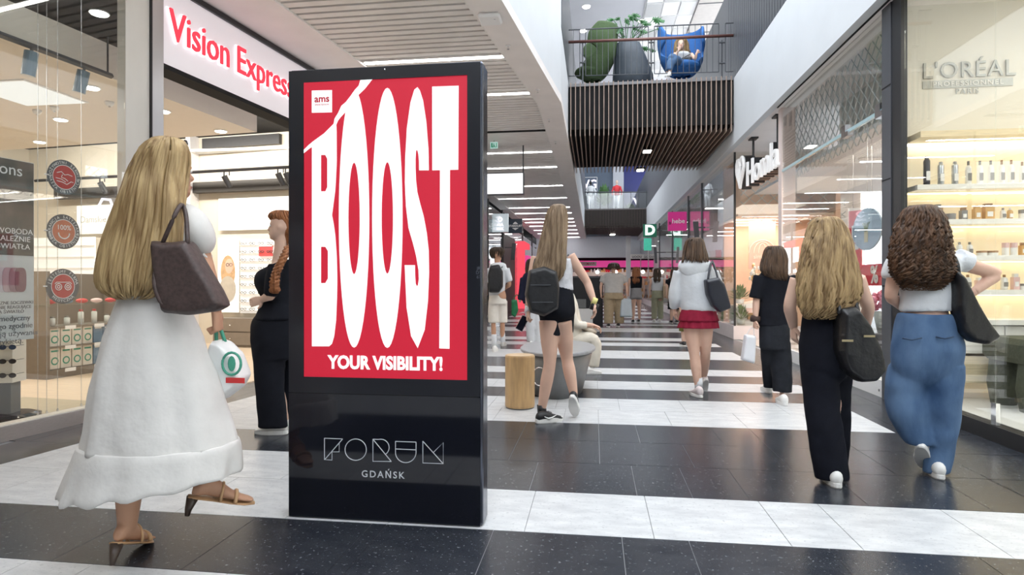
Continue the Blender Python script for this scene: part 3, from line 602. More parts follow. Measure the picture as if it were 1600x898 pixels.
area_light('home_lamp', (4.4, 8.8, 3.1), (0, 0, 0), 1.5, 2.5, 70, (1, 0.88, 0.75)); area_light('home_lamp', (4.2, 12.2, 3.1), (0, 0, 0), 1.5, 2.0, 60, (1, 0.85, 0.7))
XP = XR + 0.35
def wq(pts, x): return [onX(px, py, x) for px, py in pts]
t = thing('sale_poster', 'red sale poster with white letter E behind the shop glass', 'poster', onX(1333, 430, XP))
q = wq([(1326, 330), (1345, 328), (1345, 420), (1326, 418)], XP); MB().prism(q, (0.015, 0, 0)).build('sheet', red_sale, t, fix=True)
p = onX(1336, 373, XP); text_mb('E', 0.42, frame3((XP - 0.004, p.y, p.z), (0, -1, 0), (0, 0, 1)), 0.003, 0.02).build('letter', white_plain, t)
t = thing('oval_sign', 'pale blue oval hanging sign with a vase picture behind the glass', 'sign', onX(1348, 360, XP - 0.1))
cc = onX(1353.5, 358, XP - 0.1); mb = MB(); ring = [V((XP - 0.1, cc.y + 0.40 * math.cos(2 * PI * k / 40), cc.z + 0.26 * math.sin(2 * PI * k / 40))) for k in range(40)]
mb.prism(ring, (0.02, 0, 0)).build('board', mat('pale_blue_board', (0.36, 0.50, 0.64), 0.5, var=0.03), t, fix=True)
mb = MB().lathe((XP - 0.115, cc.y, cc.z - 0.16), [(0.004, 0), (0.05, 0.0), (0.055, 0.12), (0.035, 0.14)], 14)
mb.v = [V((XP - 0.103 + (v.x - (XP - 0.115)) * 0.08, v.y, v.z)) for v in mb.v]; mb.build('vase_print', mat('vase_beige', (0.72, 0.66, 0.45), 0.6, var=0.05), t)
mb = MB()
for k in range(5): mb.tube([V((XP - 0.104, cc.y + 0.01 * k - 0.02, cc.z - 0.03)), V((XP - 0.104, cc.y + 0.03 * k - 0.06, cc.z + 0.05)), V((XP - 0.104, cc.y + 0.05 * k - 0.1, cc.z + 0.08))], 0.006, 5)
mb.build('leaf_print', mat('leaf_print', (0.2, 0.26, 0.12), 0.6, var=0.1), t)
MB().tube([V((XP - 0.09, cc.y, cc.z + 0.26)), V((XP - 0.09, cc.y, 3.2))], 0.004, 5).build('cord', steel, t)
t = thing('neon_letters', 'mirror-written white letters glowing inside the home-goods shop window', 'sign', onX(1345, 336, XP + 0.3))
p = onX(1347, 336, XP + 0.3); text_mb('FIVE O', 0.13, frame3((XP + 0.3, p.y, p.z), (0, 1, 0), (0, 0, 1)), 0.008, 0.001, sx=1.5).build('letters', emit_mat('neon_white', (0.95, 0.9, 1.0), 1.6), t); MB().tube([V((XP + .3, p.y - .3, p.z)), V((XP + .3, p.y - .3, 3.2))], .004, 5).tube([V((XP + .3, p.y + .3, p.z)), V((XP + .3, p.y + .3, 3.2))], .004, 5).build('cord', steel, t)
# display counter with red sale board and flowers
t = thing('display_counter', 'dark planter counter with red percent-sale board behind the glass', 'counter', onX(1360, 590, XP))
yA, yB = onX(1382, 500, XP).y + 0.05, onX(1316, 500, XP).y
MB().box(XP, XP + 0.5, yA, yB, 0.02, 0.62).build('body', anthracite, t)
zb = onX(1360, 415, XP).z; MB().box(XP + 0.02, XP + 0.04, yA, yB - 0.1, zb - 0.25, zb + 0.02).build('sale_board', red_sale, t)
text_mb('%', 0.30, frame3((XP + 0.014, yA + 0.25, zb - 0.12), (0, -1, 0), (0, 0, 1)), 0.003, 0.008).build('percent_mark', warm_white, t)
petal = mat('pink_petal', (0.85, 0.35, 0.48), 0.6, var=0.15, scale=30); leafg = mat('plant_green', (0.08, 0.18, 0.06), 0.5, var=0.3, scale=12)
def blob_flower(mb, c, r, n=5):
    for k in range(n): a = 2 * PI * k / n; mb.ell(c + V((0, r * .5 * math.cos(a), r * .4 * math.sin(a))), ((r * .45, 0, 0), (0, r * .5, 0), (0, 0, r * .4)), 6, 4)
t = thing('flower_bunch', 'bunch of pink flowers in a grey pot on the display counter', 'flowers', V((XP + 0.2, yA + 0.35, 0.62)))
pc = t.location; MB().lathe(pc, [(0.10, 0.001), (0.15, 0.26)], 16).build('pot', backing, t, smooth=True)
for k in range(26):
    mb = MB(); a = random.uniform(0, 6.28); rr = random.uniform(0, 0.26); blob_flower(mb, pc + V((rr * math.cos(a) * .7 - 0.05, rr * math.sin(a) * 1.2, 0.36 + random.uniform(-.06, .14) - rr * 0.3)), 0.06); mb.build('blossom', petal, t, smooth=True)
# letter sign over the entrance: heart emblem and word in box letters hung on rods
SG = thing('letter_sign', 'white block letters with heart emblem hanging over the shop entrance', 'sign', V((XR, 12.3, 3.4)))
XS_ = XR - 0.02
def sgpt(px, py): return onX(px, py, XS_)
y_l, y_r = sgpt(1166, 268).y, sgpt(1217, 235).y
word = text_mb('Homla', 0.70, frame3((XS_, (y_l + y_r) / 2, 3.42), (0, -1, 0), (0, 0, 1)), 0.02, 0.002, sx=1.17)
word.build('letters', mat('sign_white', (0.85, 0.85, 0.85), 0.4, emit=0.25, ecol=(1, 1, 1), var=0.01), SG)
text_mb('Homla', 0.70, frame3((XS_ + 0.12, (y_l + y_r) / 2, 3.42), (0, -1, 0), (0, 0, 1)), 0.098, 0.008, sx=1.17).build('letter_sides', black_metal, SG)
hc = sgpt(1156.5, 268); hm = MB()
hp = lambda a, s: V((XS_, hc.y - s * 0.020 * 16 * math.sin(a) ** 3, hc.z + 0.02 + s * 0.021 * (13 * math.cos(a) - 5 * math.cos(2 * a) - 2 * math.cos(3 * a) - math.cos(4 * a))))
hm.tube([hp(2 * PI * k / 40, 1) for k in range(41)], 0.035, 6).tube([hp(PI, 1), hc + V((-.02, 0.10, 0.10)), hc + V((-.02, 0.02, 0.22)), hp(0.02, 1)], 0.025, 6).tube([hp(PI, 1), hc + V((-.02, -0.10, 0.10)), hc + V((-.02, -0.02, 0.22)), hp(0.02, 1)], 0.025, 6).build('heart_emblem', MATS['sign_white'], SG)
mb = MB().prism([hp(2 * PI * k / 40, 1.12) + V((0.03, 0, 0)) for k in range(40)], (0.2, 0, 0)).build('emblem_back', black_metal, SG, fix=True)
for px, py in ((1169, 230), (1206, 200)):
    p = sgpt(px, py); MB().tube([V((XS_ + 0.1, p.y, 3.5)), V((XS_ + 0.1, p.y, ZS))], 0.022, 8).box(XS_ + 0.03, XS_ + 0.17, p.y - 0.12, p.y + 0.12, ZS - 0.03, ZS - 0.001).build('rod', black_metal, SG)
# corner display facing the camera at the far side of the entrance
YD = 14.06
w3 = thing_struct('window_3', (XR, YD, 0)); MB().box(XR + 0.02, 5.2, YD, YD + 0.012, 0.3, ZS).build('pane', glass, w3); MB().box(XR - 0.02, 5.2, YD - 0.02, YD + 0.1, 0, 0.3).build('plinth', mat('pink_plinth', (0.78, 0.70, 0.70), 0.5, var=0.02), w3); MB().box(XR - 0.01, XR + 0.03, YD - 0.01, YD + 0.03, 0.3, ZS).build('corner_post', black_metal, w3)
SB('wall_display', (XR + 0.1, 5.2, YD + 1.6, YD + 1.7, 0, ZS), peach)
SB('wall_display_side', (5.2, 5.3, YD, YD + 1.7, 0, ZS), peach)
SB('ceiling_display', (XR + 0.1, 5.2, YD + 0.1, YD + 1.6, 2.75, 2.8), mat('peach_ceiling', (0.85, 0.72, 0.62), 0.6, var=0.02))
area_light('display_lamp', (4.0, YD + 0.8, 2.72), (0, 0, 0), 1.6, 1.0, 45, (1, 0.80, 0.62))
t = thing('display_sign', 'pink hanging banner with white arched emblem in the corner display', 'banner', V((4.0, YD + 0.9, 1.3)))
a, b = onY(1170, 330, YD + 0.9), onY(1212, 420, YD + 0.9); MB().box(a.x, b.x, YD + 0.9, YD + 0.92, b.z, a.z).build('cloth', mat('banner_pink', (0.88, 0.50, 0.44), 0.6, var=0.02), t)
mb = MB(); cx, cz = (a.x + b.x) / 2, onY(1190, 395, YD + 0.9).z
for k, w_ in enumerate((.30, .19, .08)): mb.tube([V((cx + w_ * math.cos(PI * i / 14), YD + 0.89, cz + (.30 - .04 * k) * math.sin(PI * i / 14))) for i in range(15)], 0.007, 5)
mb.build('arches', warm_white, t); text_mb('simone', 0.14, facing_cam(cx, YD + 0.885, cz - 0.09), 0.003).build('name', warm_white, t); text_mb('LA', 0.42, facing_cam(cx, YD + 0.885, cz - 0.40), 0.003, 0.01).build('big_letters', warm_white, t)
for i, px in enumerate((1185, 1193)): MB().tube([onY(px, 330, YD + 0.5), V((onY(px, 330, YD + 0.5).x, YD + 0.5, 2.75))], 0.005, 5).build('cord', anthracite, t)
def pot_plant(name, label, c, r, h, pot_r, pot_h, potm, n=60, leaf=0.06):
    t = thing(name, label, 'plant', c); MB().lathe(c, [(pot_r * .8, 0), (pot_r, pot_h), (pot_r * .9, pot_h)], 16).build('pot', potm, t, smooth=True); c = V(c)
    mb = MB()
    for k in range(n):
        a = random.uniform(0, 6.28); e = random.uniform(0.1, 1.5); p0 = c + V((0, 0, pot_h)); dv = V((math.cos(a) * math.cos(e) * r, math.sin(a) * math.cos(e) * r, math.sin(e) * h)); p1 = p0 + dv * random.uniform(.6, 1)
        s_ = V((-math.sin(a), math.cos(a), 0)) * leaf * .4; up_ = dv.normalized() * leaf
        mb.add([p1 - up_, p1 + s_, p1 + up_, p1 - s_ , p1 + V((0, 0, 0.01))], [(0, 1, 4), (1, 2, 4), (2, 3, 4), (3, 0, 4)]); 
        if k % 6 == 0: mb.tube([p0, p1], 0.004, 4)
    mb.build('foliage', leafg, t); return t
t = thing('display_table', 'white display pedestal with slanted top in the corner display', 'pedestal', V((3.65, YD + 0.5, 0.3)))
q = [onY(1150, 478, YD + 0.3), onY(1190, 470, YD + 0.3), onY(1200, 470, YD + 0.3), onY(1200, 524, YD + 0.3), onY(1150, 524, YD + 0.3)]; MB().prism([V((p.x, p.y, max(p.z, 0.02))) for p in q], (0, 0.7, 0)).build('body', white_plain, t, fix=True)
pot_plant('pot_plant', 'bushy green pot plant on the white pedestal', V((onY(1156, 470, YD + 0.5).x, YD + 0.5, onY(1156, 474, YD + 0.5).z)), 0.22, 0.30, 0.10, 0.10, white_plain, 90, 0.09)
pot_plant('pot_plant', 'small green plant in the niche at the foot of the pedestal', V((onY(1158, 515, YD + 0.2).x, YD + 0.22, 0.32)), 0.2, 0.3, 0.10, 0.12, backing, 70, 0.08)
t = thing('flower_arrangement', 'tall orange and white flower arrangement on the pedestal', 'flowers', V((onY(1182, 470, YD + 0.6).x, YD + 0.6, 0.95))); c = t.location
MB().lathe(c, [(0.05, -0.02), (0.08, 0.1), (0.04, 0.22)], 14).build('vase', white_plain, t, smooth=True)
for k in range(16):
    q = c + V((random.uniform(-.14, .14), random.uniform(-.1, .1), random.uniform(.3, .75))); mb = MB().tube([c + V((0, 0, .2)), q], 0.006, 4); mb.build('stem', leafg, t); mb = MB(); blob_flower(mb, q, 0.06); mb.build('blossom', mat('orange_petal', (0.9, 0.5, 0.2), 0.6, var=0.2, scale=20) if k % 2 else white_plain, t, smooth=True)
for i, (px, py, w, m_) in enumerate(((1170, 486, .12, 'bot_pink'), (1173, 494, .14, 'bot_brown'))):
    p = onY(px, py, YD + 0.25); t = thing('gift_box', ['small pink box above the brown box on the white pedestal', 'small brown box hung on the white pedestal front'][i], 'box', p); MB().bevbox(p.x - w / 2, p.x + w / 2, p.y - 0.05, p.y + 0.045, p.z - w / 2, p.z + w / 2, 0.01).build('body', MATS[m_], t); MB().box(p.x - w / 2 - .004, p.x + w / 2 + .004, p.y - 0.055, p.y + 0.04, p.z + w * .3, p.z + w / 2 + .01).build('lid', MATS[m_], t)
# ------------------------------------------------------------------ far right shopfronts
w4 = thing_struct('window_4', (XR, 18, 0))
for a, b in ((YD + 0.03, 18.2), (18.3, 20.8), (20.9, 25.0), (25.1, 29.9), (30, 36), (36.1, 42)):
    MB().box(XR + 0.01, XR + 0.022, a, b, 0.3, ZS).build('pane', glass, w4); MB().box(XR - 0.01, XR + 0.06, b, b + 0.1, 0, ZS).build('mullion', anthracite if b < 30 else brushed, w4)
MB().box(XR - 0.01, XR + 0.1, YD + 0.1, 42, 0, 0.3).build('plinth', MATS['pink_plinth'], w4)
pk = mat('pale_pink', (0.86, 0.72, 0.74), 0.6, var=0.02)
SB('wall_right_far', (6.4, 6.5, YD + 1.71, YEND, 0, ZS), mat('far_shop_back', (0.80, 0.74, 0.66), 0.6, var=0.05, scale=1.5))
SB('wall_right_partition_1', (XR + 0.1, 6.4, 21.0, 21.1, 0, ZS), pk)
SB('wall_right_partition_2', (XR + 0.1, 6.4, 31.0, 31.1, 0, ZS), mat('end_pale', (0.8, 0.78, 0.76), 0.6, var=0.02))  # second partition is a plain pale wall colour
SB('ceiling_far_right', (XR + 0.1, 6.4, YD + 1.71, YEND, 3.6, 3.65), white_paint)
for i, y in enumerate((17, 19, 23, 26, 29, 33, 37)): 
    t = thing('far_shop_light', 'slim linear lamp inside the far right-hand shops, ' + ordn[i] + ' from the entrance', 'ceiling light', (3.4, y, 3.5)); MB().box(3.3, 6.2, y - 0.06, y + 0.06, 3.52, 3.6).build('housing', white_plain, t); MB().box(3.32, 6.18, y - 0.045, y + 0.045, 3.5, 3.519).build('diffuser', led, t)
def shelving(name, label, x0, x1, y0, y1, z1, n, cols, seed):
    rnd = random.Random(seed); t = thing(name, label, 'shelf', ((x0 + x1) / 2, (y0 + y1) / 2, 0.0)); MB().box(x0, x1, y1 - 0.03, y1, 0.02, z1).build('back_panel', warm_white, t)
    for k in range(n):
        z = 0.25 + (z1 - 0.35) * k / (n - 1); MB().box(x0, x1, y0, y1 - 0.03, z - 0.03, z).build('shelf', warm_white, t)
        x = x0 + 0.05
        mbs = {}
        while x < x1 - 0.15:
            w = rnd.uniform(0.08, 0.2); h = rnd.uniform(0.12, 0.26); c = rnd.choice(cols); mbs.setdefault(c, MB()).box(x, x + w * .85, y0 + 0.05, y1 - 0.08, z + 0.001, z + h); x += w
        for c, mb in mbs.items(): mb.build('stock', c, t, kind='stuff')
shelving('shop_shelving', 'shelving with small goods behind the far right-hand glass', 3.6, 6.2, 20.5, 20.9, 2.2, 5, [MATS['bot_white'], MATS['bot_pink'], MATS['bot_amber'], MATS['bot_grey'], red_sale], 3)
shelving('shop_shelving', 'bright shelving of cosmetics near the far pillar', 3.6, 6.2, 30.5, 30.9, 2.2, 5, [MATS['bot_white'], MATS['bot_pink'], red_sale, MATS['bot_amber']], 5)
t = thing('gift_tree', 'slim decorative plant with hanging tags behind the far glass', 'plant', V((3.6, 16.8, 0.0)))
MB().tube([V((3.6, 16.8, 0)), V((3.6, 16.8, 1.0))], 0.02, 6).build('stem', leafg, t)
mb = MB()
for k in range(80):
    a = random.uniform(0, 6.28); z = random.uniform(.2, 1.2); r = 0.3 * (1.3 - z); c = V((3.6 + r * math.cos(a), 16.8 + r * math.sin(a), z)); mb.add([c, c + V((.06, 0, .05)), c + V((.1, .02, -.03)), c + V((.03, .05, -.05))], [(0, 1, 2), (0, 2, 3)])
mb.build('foliage', leafg, t)
magenta = mat('magenta', (0.62, 0.03, 0.24), 0.4, emit=0.25, ecol=(0.7, 0.03, 0.28), var=0.02)
def blade(name, label, px0, px1, py0, py1, y, m, thick=0.12, arm=None):
    a, b = onY(px0, py0, y), onY(px1, py1, y); t = thing(name, label, 'sign', V(((a.x + b.x) / 2, y, b.z))); MB().box(a.x, b.x, y, y + thick, b.z, a.z).build('box', m, t)
    if arm: MB().box(b.x, arm, y + 0.03, y + 0.07, (a.z + b.z) / 2 - 0.02, (a.z + b.z) / 2 + 0.02).build('bracket', anthracite, t)
    return t, (a.x + b.x) / 2, (a.z + b.z) / 2, b.x - a.x, a.z - b.z
YH = 20.75
t, cx, cz, w, h = blade('blade_sign', 'magenta square blade sign with white lettering on the right shopfront', 1044, 1073, 331, 360, YH, magenta, 0.15, XR)
text_mb('hebe', 0.215, facing_cam(cx + 0.03, YH - 0.006, cz), 0.004, 0.003).build('letters', white_plain, t)
mb = MB(); mb.ell((cx - 0.24, YH - 0.004, cz - 0.06), ((.03, 0, .02), (0, .004, 0), (-.02, 0, .05)), 8, 5); mb.tube([V((cx - 0.28, YH - .004, cz - .12)), V((cx - 0.22, YH - .004, cz - .06))], .008, 4); mb.build('leaf_emblem', mat('dark_magenta', (0.25, 0.01, 0.1), 0.5, var=0.02), t)
green_s = mat('sign_green', (0.01, 0.16, 0.09), 0.4, emit=0.15, ecol=(0.01, 0.25, 0.13), var=0.02)
YG = 28.5
t, cx, cz, w, h = blade('zone_sign', 'dark green square sign with white letter D on the far right', 1005, 1026, 350, 370, YG, green_s, 0.15, XR)
text_mb('D', 0.62, facing_cam(cx, YG - 0.01, cz), 0.006, 0.03).build('letter', emit_mat('sign_letter', (0.85, 1, 0.95), 1.3), t)
t, cx, cz, w, h = blade('zone_sign', 'light green panel hanging below the letter D sign', 1006, 1018, 372, 391, YG, mat('mint_sign', (0.05, 0.45, 0.30), 0.4, emit=0.4, ecol=(0.1, 0.7, 0.5), var=0.15, scale=9), 0.08)
MB().box(cx - 0.01, cx + 0.01, YG + 0.03, YG + 0.05, cz + h / 2, cz + h / 2 + 0.1).build('hanger', anthracite, t)
t, cx, cz, w, h = blade('blade_sign', 'small white blade sign with grey script by the end wall', 985, 1005, 397, 404, 40.0, white_plain, 0.1)
text_mb('uoou', 0.3, facing_cam(cx, 39.99, cz), 0.004).build('letters', anthracite, t)
for i, (px0, px1, py0, py1, y) in enumerate(((1083, 1093, 346, 378, 17.6), (1021.5, 1027, 386, 411, 27.0))):
    a, b = onY(px0, py0, y), onY(px1, py1, y); t = thing('screen_panel', ['dark narrow screen panel jutting from the nearer glass mullion', 'dark narrow screen panel jutting from the farther glass mullion'][i], 'screen', V((b.x, y, b.z)))
    MB().prism([V((a.x, y, a.z)), V((b.x - .03, y, a.z)), V((b.x, y, b.z)), V((a.x + .05, y, b.z))], (0, 0.06, 0)).build('panel', anthracite, t, fix=True); MB().box(b.x - 0.03, XR, y + 0.02, y + 0.04, (a.z + b.z) / 2 + .1, (a.z + b.z) / 2 + .14).build('bracket', anthracite, t)
SB('wall_right_end_column', (2.05, 2.35, 40.5, 40.8, 0, 4.4), white_paint)
t = thing('round_column', 'pale wooden round column near the far shops', 'column', V((3.5, 33, 0))); MB().lathe((3.5, 33, 0), [(0.22, 0), (0.22, 3.2)], 20).build('shaft', mat('pale_column', (0.75, 0.58, 0.48), 0.5, var=0.04), t, smooth=True); MB().lathe((3.5, 33, 0), [(0.26, 3.2), (0.4, 3.45)], 20).build('capital', anthracite, t)
# shop across the end of the mall
YE = 43.0
pinkband = mat('pink_band', (0.75, 0.06, 0.30), 0.4, emit=0.5, ecol=(0.9, 0.07, 0.36), var=0.02)
t = thing('shop_sign', 'long pink fascia sign with white letters across the end shop', 'sign', V((0, YE, 2.5))); MB().box(-4, 6, YE, YE + 0.3, 2.42, 2.88).build('band', pinkband, t)
p = onY(918, 411, YE); MB().box(p.x - 0.62, p.x + 0.62, YE - 0.03, YE - 0.001, 2.5, 2.8).build('letter_box', white_plain, t); text_mb('ROSSMANN', 0.26, facing_cam(p.x, YE - 0.036, 2.65), 0.004, 0.004, sx=0.8).build('letters', mat('deep_red', (0.6, 0.01, 0.05), 0.5, var=0.02), t)
SB('ceiling_end_shop', (-4, 6, YE + 0.01, 45, 2.88, 2.98), void_dark)
shelving('shop_shelving', 'dim shelving with bright goods in the end shop', -3.5, 3.0, 44.4, 44.8, 2.2, 5, [MATS['bot_white'], MATS['bot_amber'], MATS['bot_grey'], red_sale, MATS['bot_brown']], 9)
for i in range(5): 
    x = -2.4 + i * 1.3; t = thing('globe_lamp', ordn[i] + ' small globe lamp from the left in the end shop', 'lamp', (x, 43.8, 2.1)); MB().sph((x, 43.8, 2.1), 0.12, 12, 8).build('globe', spot_lamp, t, smooth=True); MB().tube([V((x, 43.8, 2.2)), V((x, 43.8, 2.88))], 0.01, 5).build('cord', black_metal, t)
# upper level at the end: dark shops, letters, mannequins, plants
YU = 44.0
up = SB('wall_upper_end', (-3, 1.3, YU, YU + 0.2, 4.5, 10), mat('slate_shop', (0.10, 0.13, 0.18), 0.5, var=0.05))
SB('wall_upper_end_column', (1.3, 2.05, YU - 0.2, YU, 4.5, 10), mat('grey_col', (0.45, 0.46, 0.5), 0.5, var=0.03))
SB('wall_upper_end_navy', (2.05, 6, YU - 0.1, YU + 0.1, 4.5, 10), mat('navy_shop', (0.02, 0.025, 0.14), 0.4, var=0.05))
t = thing('shop_sign', 'white square emblem with letters on the slate upper shopfront', 'sign', onY(922, 288, YU)); p = onY(922, 288, YU)
mb = MB(); s_ = 0.5
for a, b in (((-s_, s_), (s_, s_)), ((s_, s_), (s_, -s_)), ((s_, -s_), (-s_, -s_)), ((-s_, -s_), (-s_, s_))): mb.tube([V((p.x + a[0], YU - .05, p.z + a[1])), V((p.x + b[0], YU - .05, p.z + b[1]))], .025, 4)
mb.build('frame', white_plain, t); text_mb('VG', 0.85, facing_cam(p.x, YU - .05, p.z - .02), 0.02, 0.02, sx=.85).build('letters', MATS['neon_white'], t)
t = thing('shop_sign', 'glowing white capital letters on the navy upper shopfront', 'sign', onY(1006, 315, YU - .2)); p = onY(990, 315, YU - .2); text_mb('VANS', 0.62, facing_cam(p.x, YU - .2, p.z), 0.03, 0.03, align='LEFT', sx=1.1).build('letters', MATS['neon_white'], t)
rl = thing('far_railing', 'thin dark railing along the far upper walkway', 'railing', (1, 35, 5.5)); YR2 = 34.95
MB().tube([onY(913, 300, YR2), onY(1014, 300, YR2)], .03, 6).build('handrail', anthracite, rl)
for k in range(9): x = onY(914 + k * 12, 300, YR2).x; MB().tube([V((x, YR2, 5.5)), V((x, YR2, onY(900, 300, YR2).z))], .012, 5).build('post', anthracite, rl)
MB().box(onY(913, 300, YR2).x, onY(1013, 300, YR2).x, YR2, YR2 + .02, 5.52, 6.4).build('pane', glass, rl)
def mannequin(label, px, y, topm, botm, skinm):
    b = onY(px, 330, y); c = V((b.x, y, 5.5)); t = thing('mannequin', label, 'mannequin', c)
    MB().cyl(c, .2, 5.5, 5.53, 16).build('base', chrome, t)
    m = MB()
    for sx in (-.09, .09): m.tube([c + V((sx, 0, .03)), c + V((sx, 0, .5)), c + V((sx, 0, .92))], [.05, .065, .1], 10)
    m.ell(c + V((0, 0, .98)), ((.17, 0, 0), (0, .12, 0), (0, 0, .18)), 12, 8); m.build('trousers', botm, t, smooth=True)
    m = MB().loft([[c + V((hw * math.cos(2 * PI * k / 14), hd * math.sin(2 * PI * k / 14), z)) for k in range(14)] for z, hw, hd in ((.9, .18, .13), (1.1, .15, .11), (1.3, .19, .13), (1.45, .19, .1), (1.5, .07, .06))])
    for sx in (-1, 1): m.tube([c + V((sx * .18, 0, 1.42)), c + V((sx * .27, 0, 1.15)), c + V((sx * .26, -.1, .92))], [.06, .055, .04], 8)
    m.build('top', topm, t, smooth=True)
    MB().tube([c + V((0, 0, 1.48)), c + V((0, 0, 1.58))], .05, 8).ell(c + V((0, -.01, 1.68)), ((.075, 0, 0), (0, .095, 0), (0, 0, .12)), 12, 8).build('head', skinm, t, smooth=True)
white_cloth = mat('white_cloth', (0.66, 0.68, 0.71), 0.8, var=0.03, scale=20, bump=0.3, bscale=25)
mannequin('mannequin in open white shirt behind the far upper railing', 923, 36.0, white_cloth, white_cloth, black_metal)
mannequin('mannequin in red top and white trousers behind the far upper railing', 964, 36.0, mat('red_top', (0.55, 0.03, 0.04), 0.7, var=0.05), white_cloth, mat('mann_skin', (0.7, 0.5, 0.4), 0.5, var=0.03))
pot_plant('pot_plant', 'large bushy green plant between the two upper mannequins', onY(944, 336, 36.2).xy.to_3d() + V((0, 0, 5.5)), 0.5, 1.25, .25, .3, anthracite, 220, .18)
pot_plant('pot_plant', 'low green plant right of the red-topped mannequin', onY(984, 336, 36.2).xy.to_3d() + V((0, 0, 5.5)), 0.4, .25, .2, .12, anthracite, 120, .12)

# ------------------------------------------------------------------ furniture on the near bridge
def onYd(px, py, y): return onY(px, py, y)
green_f = mat('green_felt', (0.06, 0.10, 0.04), 0.85, var=0.1, scale=30, bump=0.15)
blue_f = mat('blue_felt', (0.02, 0.11, 0.33), 0.8, var=0.1, scale=30, bump=0.15)
YC = 13.95
def egg_shell(name, m, t, c, rot, s, part=None):
    # high-winged lounge shell: open towards local -y
    N, Mr = 40, 16; rings = []; inn = []
    for j in range(Mr + 1):
        v = j / Mr; R_, I_ = [], []
        for k in range(N + 1):
            z = 0.22 + 0.9 * v; am = 2.45 if z < .48 else (1.65 if .58 < z < .68 else (2.45 - .8 * (z - .48) / .1 if z <= .58 else min(2.2, 1.65 + .55 * (z - .68) / .1))); am -= .9 * max(0, z - .95) / .17 * .5
            a = am * (2 * k / N - 1)                                    # 0 = back centre
            wing = abs(a) / 2.45
            r = 0.44 * (0.45 + 0.55 * min(1, v * 2.4) ** 0.6) * (1.0 + 0.05 * math.sin(v * 3))
            pin = 1 - 0.12 * math.exp(-((z - 0.62) / 0.09) ** 2) * wing
            for L_, rr in ((R_, r), (I_, r - 0.055)):
                q = V((math.sin(a) * rr * .88 * pin, math.cos(a) * rr * 0.78 + 0.1 * v, z)) * s
                L_.append(c + Matrix.Rotation(rot, 3, 'Z') @ q)
        rings.append(R_); inn.append(I_)
    mb = MB(); n = N + 1
    allr = rings + list(reversed(inn)); mb.loft(allr, cap=False, closed=False); L = len(allr)
    mb.f += [(0 + k, 0 + k + 1, (L - 1) * n + k + 1, (L - 1) * n + k) for k in range(N)]; mb.mi += [0] * N
    for e in (0, N):
        for i in range(Mr): mb.f.append((i * n + e, (i + 1) * n + e, (L - 2 - i) * n + e, (L - 1 - i) * n + e)); mb.mi.append(0)
    o = mb.build('shell', m, t, smooth=True, fix=True)
    sv = o.modifiers.new('s', 'SUBSURF'); sv.levels = 1; sv.render_levels = 1
    MB().ell(c + Matrix.Rotation(rot, 3, 'Z') @ V((0, -0.02, 0.36)) * s, (Matrix.Rotation(rot, 3, 'Z') @ V((.30 * s, 0, 0)), Matrix.Rotation(rot, 3, 'Z') @ V((0, .30 * s, 0)), V((0, 0, .11 * s))), 18, 8).build('seat_cushion', m, t, smooth=True)
    MB().lathe(c, [(.28 * s, .001), (.28 * s, .03 * s), (.03 * s, .05 * s), (.03 * s, .24 * s)], 20).build('swivel_base', chrome, t, smooth=True)
pB = onY(1066, 110, YC); t = thing('egg_chair', 'blue felt egg chair on the footbridge with a woman in it', 'chair', V((pB.x, YC, ZF2)))
egg_shell('shell', blue_f, t, V((pB.x, YC, ZF2)), math.radians(8), 1.3)
pG = onY(926, 110, YC); t = thing('egg_chair', 'empty green felt egg chair on the footbridge, turned sideways', 'chair', V((pG.x, YC, ZF2)))
egg_shell('shell', green_f, t, V((pG.x, YC, ZF2)), math.radians(-82), 1.3)
pP = onY(986, 110, YC); t = thing('planter', 'big tapered dark grey planter with a monstera on the footbridge', 'planter', V((pP.x, YC, ZF2)))
slate = mat('slate_planter', (0.045, 0.058, 0.075), 0.6, var=0.1, scale=12)
MB().loft([[V((pP.x + dx + r * math.cos(2 * PI * k / 28), YC + r * math.sin(2 * PI * k / 28), ZF2 + z)) for k in range(28)] for z, r, dx in ((0, .46, 0.05), (.35, .45, .04), (.75, .36, -.02), (1.06, .28, -.07), (1.07, .265, -.07), (1.0, .255, -.07))]).build('pot', slate, t, smooth=True)
MB().cyl((pP.x - .07, YC, 0), .26, ZF2 + .99, ZF2 + 1.015, 24).build('soil', mat('soil', (0.08, 0.05, 0.03), 0.9, var=0.3, scale=40), t)
mons = mat('monstera_green', (0.025, 0.11, 0.03), 0.4, var=0.4, scale=5)
t = thing('monstera', 'monstera plant with split leaves growing from the tapered planter', 'plant', V((pP.x - .07, YC, ZF2 + 1.016)))
c0 = V((pP.x - .07, YC, ZF2 + 1.01))
def monstera_leaf(tip, base, size, tilt):
    d_ = (tip - base); st = MB().tube([base, base.lerp(tip, .5) + V((0, 0, .06)), tip], [.012, .01, .008], 5); st.build('stem', mons, t)
    dr = V((d_.x, d_.y * .3, -abs(d_.length) * .25 * tilt)).normalized(); sd = dr.cross(V((0, -1, .3))).normalized(); nrm = sd.cross(dr)
    out = []; N = 22
    for k in range(N):
        a = 2 * PI * k / N; r = size * (0.75 + .25 * math.cos(a)) * (1 if k % 2 else (.55 if abs(math.sin(a)) > .3 else 1)); out.append(tip + dr * (r * math.cos(a) + size * .3) + sd * (r * .8 * math.sin(a)) + nrm * (-.15 * size * math.sin(a) ** 2))
    mb = MB().add([tip + dr * size * .3 + nrm * .02] + out, [(0, i + 1, (i + 1) % N + 1) for i in range(N)]); mb.build('leaf', mons, t)
